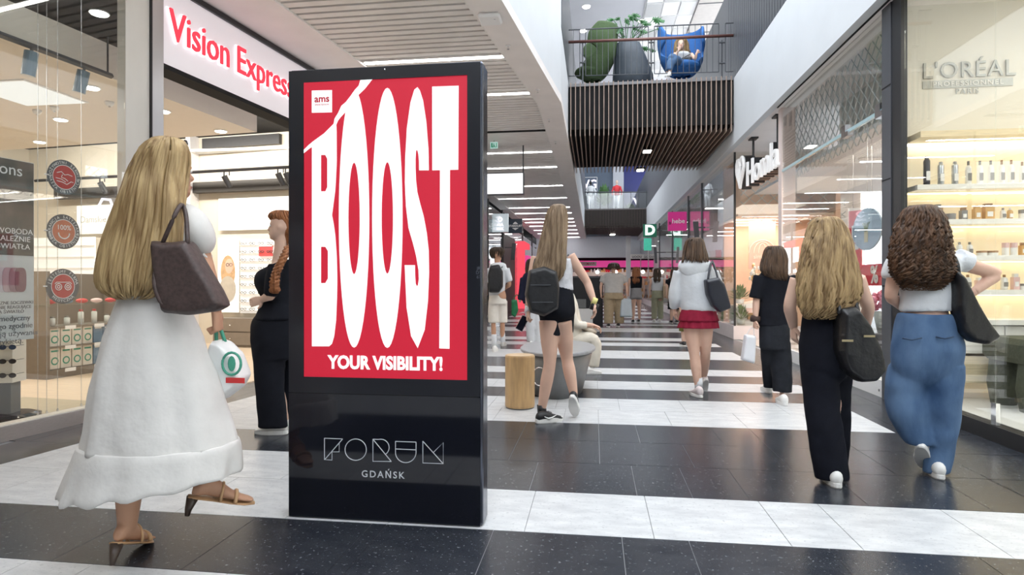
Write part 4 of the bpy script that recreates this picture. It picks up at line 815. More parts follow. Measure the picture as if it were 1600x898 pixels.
for px, py, s_, tl_ in ((952, 34, .15, .5), (962, 38, .16, .8), (958, 30, .11, .2), (984, 25, .17, .3), (990, 22, .13, .1), (1000, 32, .13, .5), (1022, 29, .19, .9), (1006, 37, .13, .6), (972, 43, .15, .9), (961, 53, .14, 1.0), (946, 48, .12, 1.0), (990, 41, .13, .7), (978, 30, .12, .2), (1005, 74, .14, 1.6), (1016, 78, .10, 1.4), (1001, 48, .12, .9), (1028, 45, .09, 1.0), (968, 28, .1, .1)):
    monstera_leaf(onY(px, py, YC + random.uniform(-.25, .2)), c0 + V((random.uniform(-.1, .1), random.uniform(-.1, .1), 0)), s_, tl_)

# ------------------------------------------------------------------ left of the corridor, beyond the optician
w5 = thing_struct('window_5', (-3.9, 20, 0))
for a, b in ((10.2, 14), (14.1, 18), (18.1, 22), (22.1, 25.5)): MB().box(-3.9, -3.888, a, b, 0.1, 4.2).build('pane', glass, w5); MB().box(-3.95, -3.86, b, b + .1, 0, ZC).build('mullion', black_metal, w5)
for a, b in ((29.5, 33), (33.1, 38), (38.1, 43)): MB().box(-3.9, -3.888, a, b, 0.1, 3.6).build('pane', glass, w5); MB().box(-3.95, -3.86, b, b + .1, 0, ZC).build('mullion', anthracite, w5)
MB().box(-4, -3.88, 10.2, 43, 0, .1).build('plinth', brushed, w5)
SB('door_1', (-3.98, -3.84, 25.6, 29.4, 0, 3.4), mat('dark_door', (0.03, 0.02, 0.018), 0.5, var=0.1))
SB('wall_left_far', (-8.2, -8.1, 11.3, YEND, 0, ZC), mat('left_shop_back', (0.78, 0.76, 0.76), 0.6, var=0.04))
SB('ceiling_left_far', (-8.1, -4, 11.3, YEND, 3.9, 3.95), white_paint)
for i, y in enumerate((13, 16, 19, 22, 31, 35, 39)): t = thing('far_shop_light', 'slim linear lamp inside the far left-hand shops, ' + ordn[i] + ' from the optician', 'ceiling light', (-6, y, 3.8)); MB().box(-7.8, -4.2, y - .06, y + .06, 3.82, 3.9).build('housing', white_plain, t); MB().box(-7.78, -4.22, y - .045, y + .045, 3.8, 3.819).build('diffuser', led, t)
shelving('shop_shelving', 'white shelving behind the far left-hand glass', -7.5, -4.3, 24.6, 25.0, 2.3, 5, [MATS['bot_white'], MATS['bot_grey'], MATS['bot_pink']], 12)
def lbox(px0, px1, py0, py1, y, m, nm, label, th=.12):
    a, b = onY(px0, py0, y), onY(px1, py1, y); t = thing(nm, label, 'sign', V(((a.x + b.x) / 2, y, b.z))); MB().box(a.x, b.x, y, y + th, b.z, a.z).build('box', m, t); MB().box(-3.9, a.x, y + .04, y + .08, a.z - .1, a.z - .05).build('bracket', anthracite, t) if a.x > -3.9 else None; return t, (a.x + b.x) / 2, (a.z + b.z) / 2
t, cx, cz = lbox(764, 794, 334, 362, 25.0, mat('cyan_sign', (0.72, 0.80, 0.85), 0.4, emit=.35, ecol=(.8, .92, .97), var=.02), 'blade_sign', 'pale cyan lit blade sign with white emblem on the far left')
mb = MB(); mb.tube([V((cx + .15 * math.sin(2 * PI * k / 20) ** 3, 24.99, cz + .14 + .13 * math.cos(2 * PI * k / 20))) for k in range(21)], .03, 5); mb.build('emblem', MATS['neon_white'], t); text_mb('ANIA\nKRUK', .17, facing_cam(cx, 24.99, cz - .17), .004, .003).build('letters', MATS['neon_white'], t)
t, cx, cz = lbox(794.5, 816, 342, 364, 26.2, mat('navy_sign', (0.02, 0.035, 0.06), 0.4, var=.02), 'blade_sign', 'navy square blade sign with white crest on the far left')
text_mb('STARDUST', .12, facing_cam(cx, 26.19, cz), .004, .004).build('letters', white_plain, t); mb = MB(); mb.prism([V((cx - .12, 26.19, cz + .08)), V((cx + .12, 26.19, cz + .08)), V((cx + .06, 26.19, cz + .15)), V((cx, 26.19, cz + .19)), V((cx - .06, 26.19, cz + .15))], (0, .008, 0)); mb.prism([V((cx - .15, 26.19, cz - .08)), V((cx + .15, 26.19, cz - .08)), V((cx, 26.19, cz - .18))], (0, .008, 0)); mb.build('crest', white_plain, t, fix=True)
a, b = onY(798, 380, 26.0), onY(806, 406, 26.0); t = thing('screen_panel', 'dark narrow screen panel on the left shop mullion', 'screen', V((b.x, 26, b.z))); MB().prism([V((a.x + .06, 26, a.z)), V((b.x, 26, a.z)), V((b.x - .05, 26, b.z)), V((a.x, 26, b.z))], (0, .06, 0)).build('panel', anthracite, t, fix=True); MB().box(-3.88, a.x + .06, 26.02, 26.04, a.z - .2, a.z - .16).build('bracket', anthracite, t)
redglow = emit_mat('red_glow', (1.0, 0.10, 0.14), 1.0)
t = thing('lit_portal', 'red glowing shop portal on the far left side', 'portal', V((-3.7, 30.5, 0))); MB().box(-3.87, -3.5, 30.4, 30.7, 0, 3.4).build('jamb', redglow, t); MB().box(-3.87, -3.5, 30.7, 33, 3.1, 3.4).build('lintel', redglow, t)
t = thing('shop_sign', 'pink fascia band on the far left shops', 'sign', V((-3.8, 36, 2.4))); MB().box(-3.87, -3.7, 34, 43, 2.4, 2.85).build('band', pinkband, t)
# hanging light box and exit sign
YL = 13.7
a, b = onY(752, 272, YL), onY(817, 302, YL); t = thing('hanging_light_box', 'white glowing rectangular light box hung from the slatted ceiling', 'light box', V(((a.x + b.x) / 2, YL, b.z)))
MB().box(a.x - .02, b.x + .02, YL, YL + .14, b.z - .02, a.z + .02).build('frame', anthracite, t); MB().box(a.x, b.x, YL - .01, YL - .001, b.z, a.z).build('face', emit_mat('box_white', (1, 1, 1), 1.25), t)
for x in (a.x, b.x): MB().tube([V((x, YL + .07, a.z)), V((x, YL + .07, 4.39))], .016, 6).build('rod', anthracite, t)
a, b = onY(766, 222, 13.2), onY(777.5, 231.5, 13.2); t = thing('exit_sign', 'small green and white emergency exit sign under the slatted ceiling', 'sign', V(((a.x + b.x) / 2, 13.2, b.z))); MB().box(a.x, b.x, 13.2, 13.24, b.z, a.z).build('box', mat('exit_mint', (0.55, 0.85, 0.78), .4, emit=.4, var=.02), t)
gm = mat('exit_green', (0.0, 0.35, 0.2), .5, var=.02); cx = (a.x + b.x) / 2; cz = (a.z + b.z) / 2; mb = MB().box(cx - .06, cx - .03, 13.194, 13.2, cz - .05, cz + .05).tube([V((cx, 13.196, cz + .04)), V((cx, 13.196, cz)), V((cx + .03, 13.196, cz - .05))], .01, 5).tube([V((cx, 13.196, cz)), V((cx - .02, 13.196, cz - .05))], .01, 5).box(cx + .05, cx + .065, 13.194, 13.2, cz - .05, cz + .05).build('pictogram', gm, t); MB().tube([V((cx, 13.22, a.z)), V((cx, 13.22, 4.39))], .006, 5).build('rod', anthracite, t)

# ------------------------------------------------------------------ seating island and kiosk
oak = mat('oak', (0.50, 0.32, 0.15), 0.4, var=0.16, scale=9, stretch=(3, 3, 0.5))
def stool(label, c, r, h):
    t = thing('wooden_stool', label, 'stool', c); MB().lathe(c, [(r * .97, 0.012), (r, .03), (r, h - .012), (r * .97, h)], 36).build('drum', oak, t, smooth=False); MB().lathe(c, [(r * .95, .001), (r * .95, .012)], 36).build('base_ring', anthracite, t)
    MB().lathe(c, [(r * .94, h), (r * .94, h + .004)], 36).build('top', mat('oak_top', (0.60, 0.43, 0.25), .4, var=.12, scale=8, stretch=(.5, 4, 1)), t)
    return t
cs = G(809.5, 641); stool('round oak drum stool standing beside the grey oval bench', V((cs.x, cs.y + .15, 0)), .148, .52)
c2 = P(894, 444, 8.55); stool('oak drum stool under the seated person in beige', V((c2.x, c2.y, 0)), .15, .50)
bm_ = mat('bench_grey', (0.16, 0.165, 0.17), .45, var=.06, scale=10)
cb = P(872, 444, 7.05); t = thing('oval_bench', 'low grey oval bench with tapered body in the walkway', 'bench', V((cb.x, cb.y, 0)))
def ovr(sx, sy, z, n=40): return [V((cb.x + sx * math.cos(2 * PI * k / n), cb.y + sy * math.sin(2 * PI * k / n), z)) for k in range(n)]
MB().loft([ovr(.28, .6, .001), ovr(.33, .68, .2), ovr(.40, .78, .47)]).build('body', bm_, t, smooth=True)
MB().loft([ovr(.42, .8, .471), ovr(.43, .81, .48), ovr(.43, .81, .5), ovr(.42, .8, .508)]).build('top', mat('bench_top', (0.30, 0.30, 0.31), .3, var=.05), t)
hp_ = P(843, 588, 6.35); MB().tube([hp_ + V((.07 * math.sin(2 * PI * k / 24), 0, .095 * math.cos(2 * PI * k / 24))) for k in range(25)], .007, 6).build('ring_handle', chrome, t, smooth=True)
ck = G(942, 508); t = thing('kiosk', 'black boxy kiosk counter standing in the middle of the mall', 'kiosk', V((ck.x - 1.0, ck.y, 0))); kb = mat('kiosk_black', (0.012, 0.012, 0.016), .35, var=.05)
MB().box(ck.x - 2.0, ck.x, ck.y, ck.y + 1.6, 0.001, 1.42).build('body', kb, t); MB().box(ck.x - 2.04, ck.x + .02, ck.y - .04, ck.y + 1.64, 1.42, 1.47).build('top', anthracite, t); MB().box(ck.x - 1.8, ck.x - .5, ck.y - .14, ck.y - .001, .52, .78).build('shelf', bm_, t); MB().box(ck.x - 1.75, ck.x - .3, ck.y - .1, ck.y - .001, .05, .5).build('white_panel', white_plain, t)
# ------------------------------------------------------------------ optician's shop on the left
khaki = mat('khaki_strip', (0.42, 0.36, 0.25), 0.7, var=0.06, scale=12)  # khaki floor strip along the glass, darker than the planks
plank = mat('pale_plank', (0.72, 0.58, 0.43), 0.35, var=0.10, scale=3, stretch=(1, 8, 1))
greige = mat('greige', (0.66, 0.60, 0.50), 0.6, var=0.02, scale=2)
ivory = mat('ivory_ceiling', (0.82, 0.76, 0.68), 0.6, var=0.01)
taupe = mat('taupe_cabinet', (0.20, 0.165, 0.13), 0.45, var=0.06, scale=20)
SB('floor_optician', (-8.9, -0.02, -6, 7, -0.005, 0.012), plank, M=ML)
fp = SB('floor_optician_strip', (-1.68, -0.03, -6, 1.45, 0.0121, 0.016), khaki, M=ML)
SB('wall_optician_back', (-8.9, -0.02, 7.0, 7.1, 0, 4.4), greige, M=ML)
SB('wall_optician_left', (-9.0, -8.9, -6, 7.1, 0, 4.4), greige, M=ML)
SB('wall_optician_near', (-8.9, 0.0, -6.1, -6, 0, 4.4), greige, M=ML)
SB('wall_optician_end', (-0.12, 0.0, 5.6, 7.1, 0, 3.49), greige, M=ML)
SB('wall_left_near', (-0.1, 0.0, -14, -6.1, 0, ZC), cream, M=ML)
isl = SB('ceiling_optician', (-6.5, -0.68, -6, 3.95, 3.4, 3.75), ivory, M=ML)
SB('ceiling_optician_void', (-8.9, -0.25, -6, 7, 4.25, 4.33), void_dark, M=ML)
SB('trim_10', (-4.2, -2.4, 6.9, 6.99, 4.0, 4.2), black_metal, M=ML)
# shopfront: base, glass, column, sign fascia
w6 = thing_struct('window_6', (OL.x, OL.y, 0))
for a, b in ((-6, -3.6), (-3.59, -1.2), (-1.19, 1.12)): MB().box(-0.012, 0, a, b, 0.12, ZC - .01, M=ML).build('pane', glass, w6)
MB().box(-0.1, 0.015, -6, 1.42, 0, 0.12, M=ML).build('plinth', brushed, w6)
MB().box(-0.11, 0.0, -6, 1.42, 0.12, 0.128, M=ML).build('sill', mat('sill', (0.75, 0.70, 0.64), .4, var=.02), w6)
SB('trim_11', (-0.10, -0.002, 1.13, 1.42, 0.13, ZC - .01), mat('satin_panel', (0.78, 0.75, 0.70), 0.25, var=0.04, scale=3, stretch=(1, 1, .3)), M=ML)
SB('trim_12', (-0.12, 0.02, 1.42, 1.56, 0, ZC - .01), mat('column_metal', (0.62, 0.61, 0.62), 0.3, 0.7, var=0.05, scale=4, stretch=(1, 1, .2)), M=ML)
SB('trim_13', (-0.13, 0.022, 1.405, 1.42, 0, ZC - .01), black_metal, M=ML)
fas = thing('shop_fascia', 'white lit shop fascia with glowing red letters left of the totem', 'sign', LW(0, 3.5, 3.49))
MB().box(-0.2, 0.0, 1.56, 5.9, 3.49, 4.30, M=ML).build('panel', mat('fascia_white', (0.80, 0.76, 0.79), 0.4, emit=0.28, ecol=(0.95, 0.88, 0.95), var=0.02), fas)
MB().box(-0.2, 0.03, 1.56, 5.9, 4.30, 4.36, M=ML).build('top_edge', black_metal, fas)
MB().box(-0.22, 0.01, 1.56, 5.9, 3.44, 3.489, M=ML).build('bottom_edge', void_dark, fas)
fr_t = Matrix.Translation((0, 0, 0)); o = LW(0.035, 1.62, 3.90)
neon_red = emit_mat('letter_red', (1.0, 0.06, 0.09), 1.35); halo = emit_mat('letter_halo', (1.0, 0.9, 0.94), 1.6)
lt = text_mb('Vision Express', 0.46, frame3(o, EYL, UP), 0.012, 0.000, align='LEFT', sx=0.79).build('letters', neon_red, fas)
text_mb('Vision Express', 0.46, frame3(LW(0.015, 1.615, 3.895), EYL, UP), 0.010, 0.012, align='LEFT', sx=0.79).build('letter_halo', halo, fas)
# track with two pale blue spotlights just behind the glass
tr = thing('track_light', 'grey lighting track with two blue-grey spotlights behind the shop glass', 'track light', LW(-.6, 0, 3.4))
a, b = rayL(-60, 25, -.6), rayL(175, 121, -.6); MB().tube([V((a.x, a.y, 3.39)), V((b.x, b.y, 3.39))], .028, 4).build('rail', anthracite, tr)
MB().tube([V((b.x, b.y, 3.39)) - EYL * .05, V((b.x, b.y, 3.78)) - EYL * .05], .01, 6).build('hanger', black_metal, tr)
bluegrey = mat('blue_grey', (0.20, 0.27, 0.33), .45, var=.04)
for px, py0, px1, py1 in ((50, 80, 44, 118), (132, 112, 123, 145)):
    d0 = rayL(px, py0, -.6); d0.z = 3.37; e0 = P(px1, py1, (d0 - V((0, 0, CAMH))).dot(FWD)); ax = (e0 - d0).normalized()
    s_ = MB().tube([d0 + ax * .03, d0 + ax * .25], .055, 18).build('spot_body', bluegrey, tr, smooth=False); MB().tube([V((d0.x, d0.y, 3.38)), d0 + ax * .05], .014, 8).build('stem', anthracite, tr); MB().tube([d0 + ax * .25, d0 + ax * .253], .048, 18).build('lamp', mat('lamp_face', (.7, .68, .62), .3, var=.02), tr)
# cables
for i, px in enumerate((59, 73, 90, 127)):
    p = rayL(px, 400, -.10); t = thing('hanging_cable', ['first', 'second', 'third', 'fourth'][i] + ' thin vertical steel cable from the left behind the glass', 'cable', V((p.x, p.y, .13))); MB().tube([V((p.x, p.y, .13)), V((p.x, p.y, 4.25))], .0022, 5).build('wire', steel, t); MB().cyl(p, .008, .129, .15, 10).build('clamp', steel, t)
# poster
LX = -.15
p1 = rayL(53, 255, LX); zt, zb_ = p1.z, rayL(52, 529, LX).z; ly1 = (p1 - OL).dot(EYL)
po = thing('window_poster', 'hanging window poster with dark photo above pale lens advert', 'poster', LW(LX, ly1 - .4, zb_))
MB().box(LX - .01, LX, ly1 - .8, ly1, zb_, zt, M=ML).build('sheet', mat('poster_pale', (0.62, 0.63, 0.63), .5, var=.03), po)
zm = rayL(52, 400, LX).z; MB().box(LX, LX + .002, ly1 - .8, ly1 - .004, zm, zt - .005, M=ML).build('photo', mat('poster_photo', (0.02, 0.035, 0.03), .4, col2=(0.22, 0.16, 0.13), scale=3.2), po)
def ltext(body, size, lx, ly, z, m, name, par, **kw): return text_mb(body, size, frame3(LW(lx, ly, z), EYL, UP), .0008, **kw).build(name, m, par)
pc_ = lambda px, py: (rayL(px, py, LX) - OL).dot(EYL)
ltext('Transitions', .13, LX + .004, pc_(35, 268), rayL(20, 266, LX).z, white_plain, 'title', po, align='RIGHT')
ltext('SWOBODA\nZALEŻNIE\nŚWIATŁA', .062, LX + .004, pc_(20, 373), rayL(20, 373, LX).z, white_plain, 'slogan', po)
for i, (px, c_) in enumerate(((3, (.55, .50, .55)), (12, (.42, .30, .34)), (22, (.30, .17, .21)), (31, (.22, .10, .13)))):
    y_ = pc_(px, 437); z_ = rayL(px, 437, LX).z; mb = MB(); ring = [LW(LX + .003 + .002 * i, y_ + .045 * math.copysign(abs(math.cos(2 * PI * k / 24)) ** .6, math.cos(2 * PI * k / 24)), z_ + .10 * math.copysign(abs(math.sin(2 * PI * k / 24)) ** .6, math.sin(2 * PI * k / 24))) for k in range(24)]
    mb.prism(ring, EXL * .002).build('lens_picture', mat('lens%d' % i, c_, .3, var=.05), po, fix=True)
dk = mat('print_dark', (.12, .12, .13), .6, var=.02)
ltext('MAGICZNE SOCZEWKI\nPŁYNNIE REAGUJĄCE\nNA ŚWIATŁO', .036, LX + .003, pc_(15, 480), rayL(15, 480, LX).z, dk, 'caption', po)
ltext('wyrób medyczny\nużywaj go zgodnie\nz instrukcją używania\nlub etykietą.', .062, LX + .003, pc_(5, 516), rayL(10, 516, LX).z, dk, 'small_print', po)
# round stickers
ring_g = mat('sticker_grey', (.10, .10, .11), .5, var=.03); disc_r = mat('sticker_red', (.50, .05, .045), .5, var=.05); disc_o = mat('sticker_orange', (.55, .16, .08), .5, var=.1)
def disc(lx, c, r, m, name, par, r0=0.0):
    mb = MB(); n = 40; pt = lambda rr, k: c + EYL * (rr * math.cos(2 * PI * k / n)) + UP * (rr * math.sin(2 * PI * k / n)) + EXL * lx
    mb.prism([pt(r, k) for k in range(n)], EXL * .002) if not r0 else mb.add([pt(r, k) for k in range(n)] + [pt(r0, k) for k in range(n)], [(k, (k + 1) % n, n + (k + 1) % n, n + k) for k in range(n)])
    return mb.build(name, m, par, fix=True)
def arc_text(c, body, r, size, a_mid, flip, m, par, lx=.006):
    mb = MB(); n = len(body); step = size * .78 / r
    for i, ch in enumerate(body):
        if ch == ' ': continue
        a = a_mid + (i - (n - 1) / 2) * step * (1 if flip else -1); pos = c + EYL * (r * math.cos(a)) + UP * (r * math.sin(a)) + EXL * lx
        rad = (EYL * math.cos(a) + UP * math.sin(a)) * (-1 if flip else 1); tan = (rad.cross(EXL)) * 1.0
        tan = (EYL * math.sin(a) - UP * math.cos(a)) * (-1 if flip else 1)
        q = text_mb(ch, size, frame3(pos, tan, rad), .0006); mb.add(q.v, q.f)
    return mb.build('ring_text', m, par)
STK = [(100, 277, 'DOŻYWOTNI SERWIS', 'NASZA OBIETNICA', disc_r, 'round red and grey sticker with handshake, topmost of three'), (99, 362, 'GWARANCJA SATYSFAKCJI', 'NASZA OBIETNICA', disc_o, 'round orange sticker reading 100 percent, middle of three'), (98, 447, 'JESTEŚMY FIRMĄ', 'MEDYCZNĄ', disc_r, 'round red sticker with spectacles symbol, lowest of three')]
for i, (px, py, ta, tb, dm, lab) in enumerate(STK):
    c = rayL(px, py, -.1); t = thing('round_sticker', lab, 'sticker', c, 'round stickers hung on cables'); disc(0, c, .152, ring_g, 'rim', t); disc(.003, c, .104, dm, 'centre', t); disc(.0056, c, .108, white_plain, 'line', t, .102)
    arc_text(c, ta, .127, .034, PI / 2, False, white_plain, t); arc_text(c, tb, .127, .034, -PI / 2, True, white_plain, t)
    L = lambda pts, r=.0035: MB().tube([c + EYL * a + UP * b + EXL * .007 for a, b in pts], r, 5)
    if i == 0: m_ = L([(-.07, .03), (-.03, .045), (0, .02), (.03, .03), (.07, .02)]); q = L([(-.07, -.04), (-.02, -.045), (.02, -.06), (.06, -.03), (.08, -.035)]); m_.add(q.v, q.f); q = L([(-.02, .02), (-.03, -.005), (0, -.01), (.03, -.03)]); m_.add(q.v, q.f); q = L([(-.08, -.015), (-.03, -.02), (.01, -.04)]); m_.add(q.v, q.f); m_.build('handshake_symbol', white_plain, t)
    elif i == 1: text_mb('100%', .06, frame3(c + UP * .035 + EXL * .007, EYL, UP), .0006).build('figure', white_plain, t); L([(.05 * math.cos(PI + PI * k / 12), -.01 + .05 * math.sin(PI + PI * k / 12)) for k in range(13)], .005).build('smile', white_plain, t)
    else:
        m_ = L([(-.075, .02), (-.06, .035), (.06, .035), (.075, .02)])
        for s_ in (-1, 1):
            for rr in (.028, .012): q = L([(s_ * .042 + rr * math.cos(2 * PI * k / 16), -.005 + rr * math.sin(2 * PI * k / 16)) for k in range(17)]); m_.add(q.v, q.f)
        m_.build('spectacles_symbol', white_plain, t)
    MB().tube([c - EYL * .17, c - EYL * .14], .006, 6).build('clip', white_plain, t)
# product cabinet: open shelves towards the corridor
cab = thing('product_cabinet', 'taupe open shelf cabinet with boxes of lens care products', 'cabinet', LW(-2.9, 3.4, .012))
CX0, CX1, CY0, CY1 = -4.1, -2.62, 2.43, 4.6
MB().box(CX0, CX1, CY0, CY0 + .05, .013, 1.39, M=ML).build('side_panel', taupe, cab); MB().box(CX0, CX1, CY1 - .05, CY1, .013, 1.39, M=ML).build('side_panel', taupe, cab)
MB().box(CX0, CX0 + .03, CY0 + .05, CY1 - .05, .013, 1.39, M=ML).build('back_panel', taupe, cab); MB().box(CX1 - .45, CX1, CY0 + .05, CY1 - .05, .013, .12, M=ML).build('plinth', taupe, cab)
CZ = [.125, .42, .68]
for i, z in enumerate(CZ):
    if i: MB().box(CX1 - .42, CX1, CY0 + .05, CY1 - .05, z - .02, z, M=ML).build('shelf', taupe, cab)
    for k in range(4): MB().box(CX1, CX1 + .004, CY0 + .25 + k * .42, CY0 + .40 + k * .42, z - .045, z + .003, M=ML).build('price_tag', white_plain, cab)
gs = MB().box(CX1 - .42, CX1 + .03, CY0 - .02, CY1, .955, .965, M=ML).build('glass_shelf', glass_mat('shelf_glass', (.85, .93, .92), .12, .8), cab)
bxw = mat('carton_white', (.80, .74, .66), .5, var=.02); bxb = mat('carton_blue', (.16, .25, .36), .5, var=.05); grn = mat('print_green', (.06, .32, .22), .5, var=.05); redc = mat('cap_red', (.6, .03, .03), .4, var=.03)
def carton(ly, z, w, h, dpt, m, ringm, label):
    c = LW(CX1 - .06, ly, z); t = thing('carton', label, 'box', c, 'lens care boxes in the cabinet'); MB().box(CX1 - .06 - dpt, CX1 - .06, ly - w / 2, ly + w / 2, z + .001, z + h, M=ML).build('box', m, t)
    if ringm: cc = LW(CX1 - .058, ly, z + h * .38); disc(.001, cc, w * .36, ringm, 'printed_ring', t, w * .24)
    MB().box(CX1 - .06, CX1 - .058, ly - w * .35, ly + w * .35, z + h * .82, z + h * .9, M=ML).build('print', ringm or white_plain, t)
for j, z in enumerate(CZ[:2]):
    for i in range(9):
        ly = CY0 + .16 + i * .155; m_ = bxw if i < 4 or i > 6 else bxb; carton(ly, z, .14, (.27, .23)[j], .2, m_, (grn if i in (0, 1, 2, 3) else None), f"{'white' if m_ is bxw else 'blue'} lens care carton, {ordn[i]} from the near end of the {('bottom', 'second')[j]} cabinet shelf")
for i in range(7):
    ly = CY0 + .2 + i * .2; c = LW(CX1 - .15, ly, CZ[2]); t = thing('product_bottle', f"small white bottle, {ordn[i]} from the near end of the third cabinet shelf", 'bottle', c, 'bottles in the cabinet'); hh = .2 if i in (2, 3) else .12
    MB().lathe(c, [(.035, .001), (.035, hh * .8), (.02, hh * .86)], 12).build('body', MATS['bot_white'], t, smooth=True); MB().lathe(c, [(.022, hh * .86), (.022, hh)], 10).build('cap', redc if i in (2, 3) else MATS['bot_grey'], t)
for i in range(6):
    ly = CY0 + .15 + i * .22; c = LW(CX1 - .12, ly, .966); cl = [redc, bxb, redc, MATS['bot_pink'], redc, bxw][i]; t = thing('spectacle_case', f"{['red', 'blue', 'red', 'pink', 'red', 'white'][i]} spectacle case, {ordn[i]} along the glass cabinet shelf", 'case', c, 'spectacle cases on the glass shelf')
    MB().ell(c + V((0, 0, .034)), (EXL * .05, EYL * .085, UP * .033), 14, 8).build('case', cl, t, smooth=True); MB().ell(c + V((0, 0, .036)), (EXL * .052, EYL * .087, UP * .004), 14, 4).build('seam', black_metal, t)
t = thing('table_mirror', 'oval table mirror on the optician counter', 'mirror', LW(-3.3, 5.0, 0.012)); c = LW(-3.3, 5.0, 0); MB().cyl(c, .14, .013, .03, 20).tube([c + UP * .03, c + UP * 1.15], .02, 8).build('stand', steel, t); MB().ell(c + UP * 1.42, (EXL * .02, EYL * .02 + V((.20, 0, 0)), UP * .32), 24, 12).build('glass', mat('mirror', (.45, .43, .38), .15, .6, var=.1), t, smooth=True)
# sunglasses tower
ct = LW(-.78, .62, .016); tw = thing('display_tower', 'revolving sunglasses tower with round black base by the glass', 'display stand', ct)
MB().lathe(ct, [(.25, .001), (.25, .03), (.2, .045), (.05, .05)], 32).build('base', gloss_black, tw, smooth=False); MB().box(-.07, .07, -.07, .07, .05, .33, M=Matrix.Translation(ct) @ Matrix.Rotation(.3, 4, 'Z')).build('foot', anthracite, tw)
MB().box(-.10, .10, -.10, .10, .33, 1.75, M=Matrix.Translation(ct) @ Matrix.Rotation(.3, 4, 'Z')).build('panel', warm_white, tw)
sung = mat('sunglass', (.02, .015, .02), .15, var=.1)
def glasses_mb(w, dark):
    mb = MB()
    for s_ in (-1, 1):
        ring = [V((s_ * w * .26 + w * .2 * math.cos(2 * PI * k / 12), 0, w * .15 * math.sin(2 * PI * k / 12))) for k in range(12)]
        if dark: mb.prism(ring, (0, .004, 0))
        else: mb.tube(ring + [ring[0]], w * .04, 4)
        mb.tube([V((s_ * w * .46, 0, w * .08)), V((s_ * w * .5, .02, w * .09)), V((s_ * w * .5, .1, w * .08))], w * .016, 4)
    mb.tube([V((-w * .07, 0, w * .05)), V((w * .07, 0, w * .05))], w * .02, 4); return mb
gm_d = glasses_mb(.15, True).mesh('sunglasses', sung); gm_l = glasses_mb(.14, False).mesh('eyeglasses', anthracite); gm_b = glasses_mb(.15, True).mesh('sunglasses_blue', mat('sunglass_blue', (.03, .06, .14), .15, var=.1))
n_ = 0
for r_ in range(9):
    for col_ in (-1, 1):
        z = .40 + .125 * r_; ang = .3; dv = Matrix.Rotation(ang, 3, 'Z') @ V((col_ * .075, -.125, 0)); o = obj('sunglasses', gm_b if r_ == 2 else gm_d, None, f"{'blue' if r_ == 2 else 'dark'} sunglasses in the {'left' if col_ < 0 else 'right'} column of the tower, {ordn[r_]} row from below", 'sunglasses', 'sunglasses on the revolving tower', loc=ct + dv + V((0, 0, z)), rot=(0, 0, ang))
# back wall: displays
LB = 6.96
def onB(px, py): return rayLy(px, py, LB)
def lxz(px, py): p = onB(px, py); return (p - OL).dot(EXL), p.z
def backpanel(name, label, px0, px1, py0, py1, m, cat='panel', th=.03):
    x0, z1 = lxz(px0, py0); x1, z0 = lxz(px1, py1); t = thing(name, label, cat, LW((x0 + x1) / 2, LB, z0)); MB().box(x0, x1, LB - th, LB, z0, z1, M=ML).build('board', m, t); return t, x0, x1, z0, z1
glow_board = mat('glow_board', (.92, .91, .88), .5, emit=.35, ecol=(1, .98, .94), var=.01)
def btext(body, size, x, z, m, par, name='letters', dl=.035, **kw): return text_mb(body, size, frame3(LW(x, LB - dl, z), EXL, UP), .002, **kw).build(name, m, par)
pale_t = mat('pale_text', (.60, .58, .55), .5, var=.02)
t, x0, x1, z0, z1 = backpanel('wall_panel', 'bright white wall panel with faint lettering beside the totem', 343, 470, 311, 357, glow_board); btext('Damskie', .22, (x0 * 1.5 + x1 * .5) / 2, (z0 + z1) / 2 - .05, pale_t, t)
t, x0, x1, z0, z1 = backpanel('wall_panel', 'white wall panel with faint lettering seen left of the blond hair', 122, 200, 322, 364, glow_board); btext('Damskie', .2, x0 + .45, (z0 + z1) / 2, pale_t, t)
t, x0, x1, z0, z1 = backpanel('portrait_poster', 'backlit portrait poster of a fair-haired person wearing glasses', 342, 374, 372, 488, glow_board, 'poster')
cxp, czp = (x0 + x1) / 2, z0 + (z1 - z0) * .62; B_ = lambda x, z, dl: LW(x, LB - dl, z)
skp = mat('poster_skin', (.78, .52, .40), .6, var=.05); hrp = mat('poster_hair', (.62, .40, .22), .6, var=.15, scale=20); clp = mat('poster_cloth', (.55, .50, .42), .6, var=.1)
def bell(x, z, rx, rz, m, nm, dl): mb = MB().prism([B_(x + rx * math.cos(2 * PI * k / 24), z + rz * math.sin(2 * PI * k / 24), dl) for k in range(24)], EYL * -.002); mb.build(nm, m, t, fix=True)
bell(cxp, czp - .12, .17, .34, hrp, 'hair_picture', .033); bell(cxp + .03, czp, .095, .15, skp, 'face_picture', .036); bell(cxp, czp - .46, .19, .26, clp, 'clothes_picture', .038)
mb = MB()
for s_ in (-.035, .045): mb.tube([B_(cxp + .03 + s_ + .035 * math.cos(2 * PI * k / 12), czp + .03 + .03 * math.sin(2 * PI * k / 12), .041) for k in range(13)], .004, 4)
mb.build('glasses_picture', anthracite, t)
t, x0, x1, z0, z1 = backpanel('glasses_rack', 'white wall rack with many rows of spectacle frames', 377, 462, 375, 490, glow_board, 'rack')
for r_ in range(9): MB().box(x0, x1, LB - .06, LB - .03, z0 + .06 + r_ * (z1 - z0) / 9 - .01, z0 + .06 + r_ * (z1 - z0) / 9, M=ML).build('ledge', warm_white, t)
xr0, xr1, zr0, zr1 = x0, x1, z0, z1
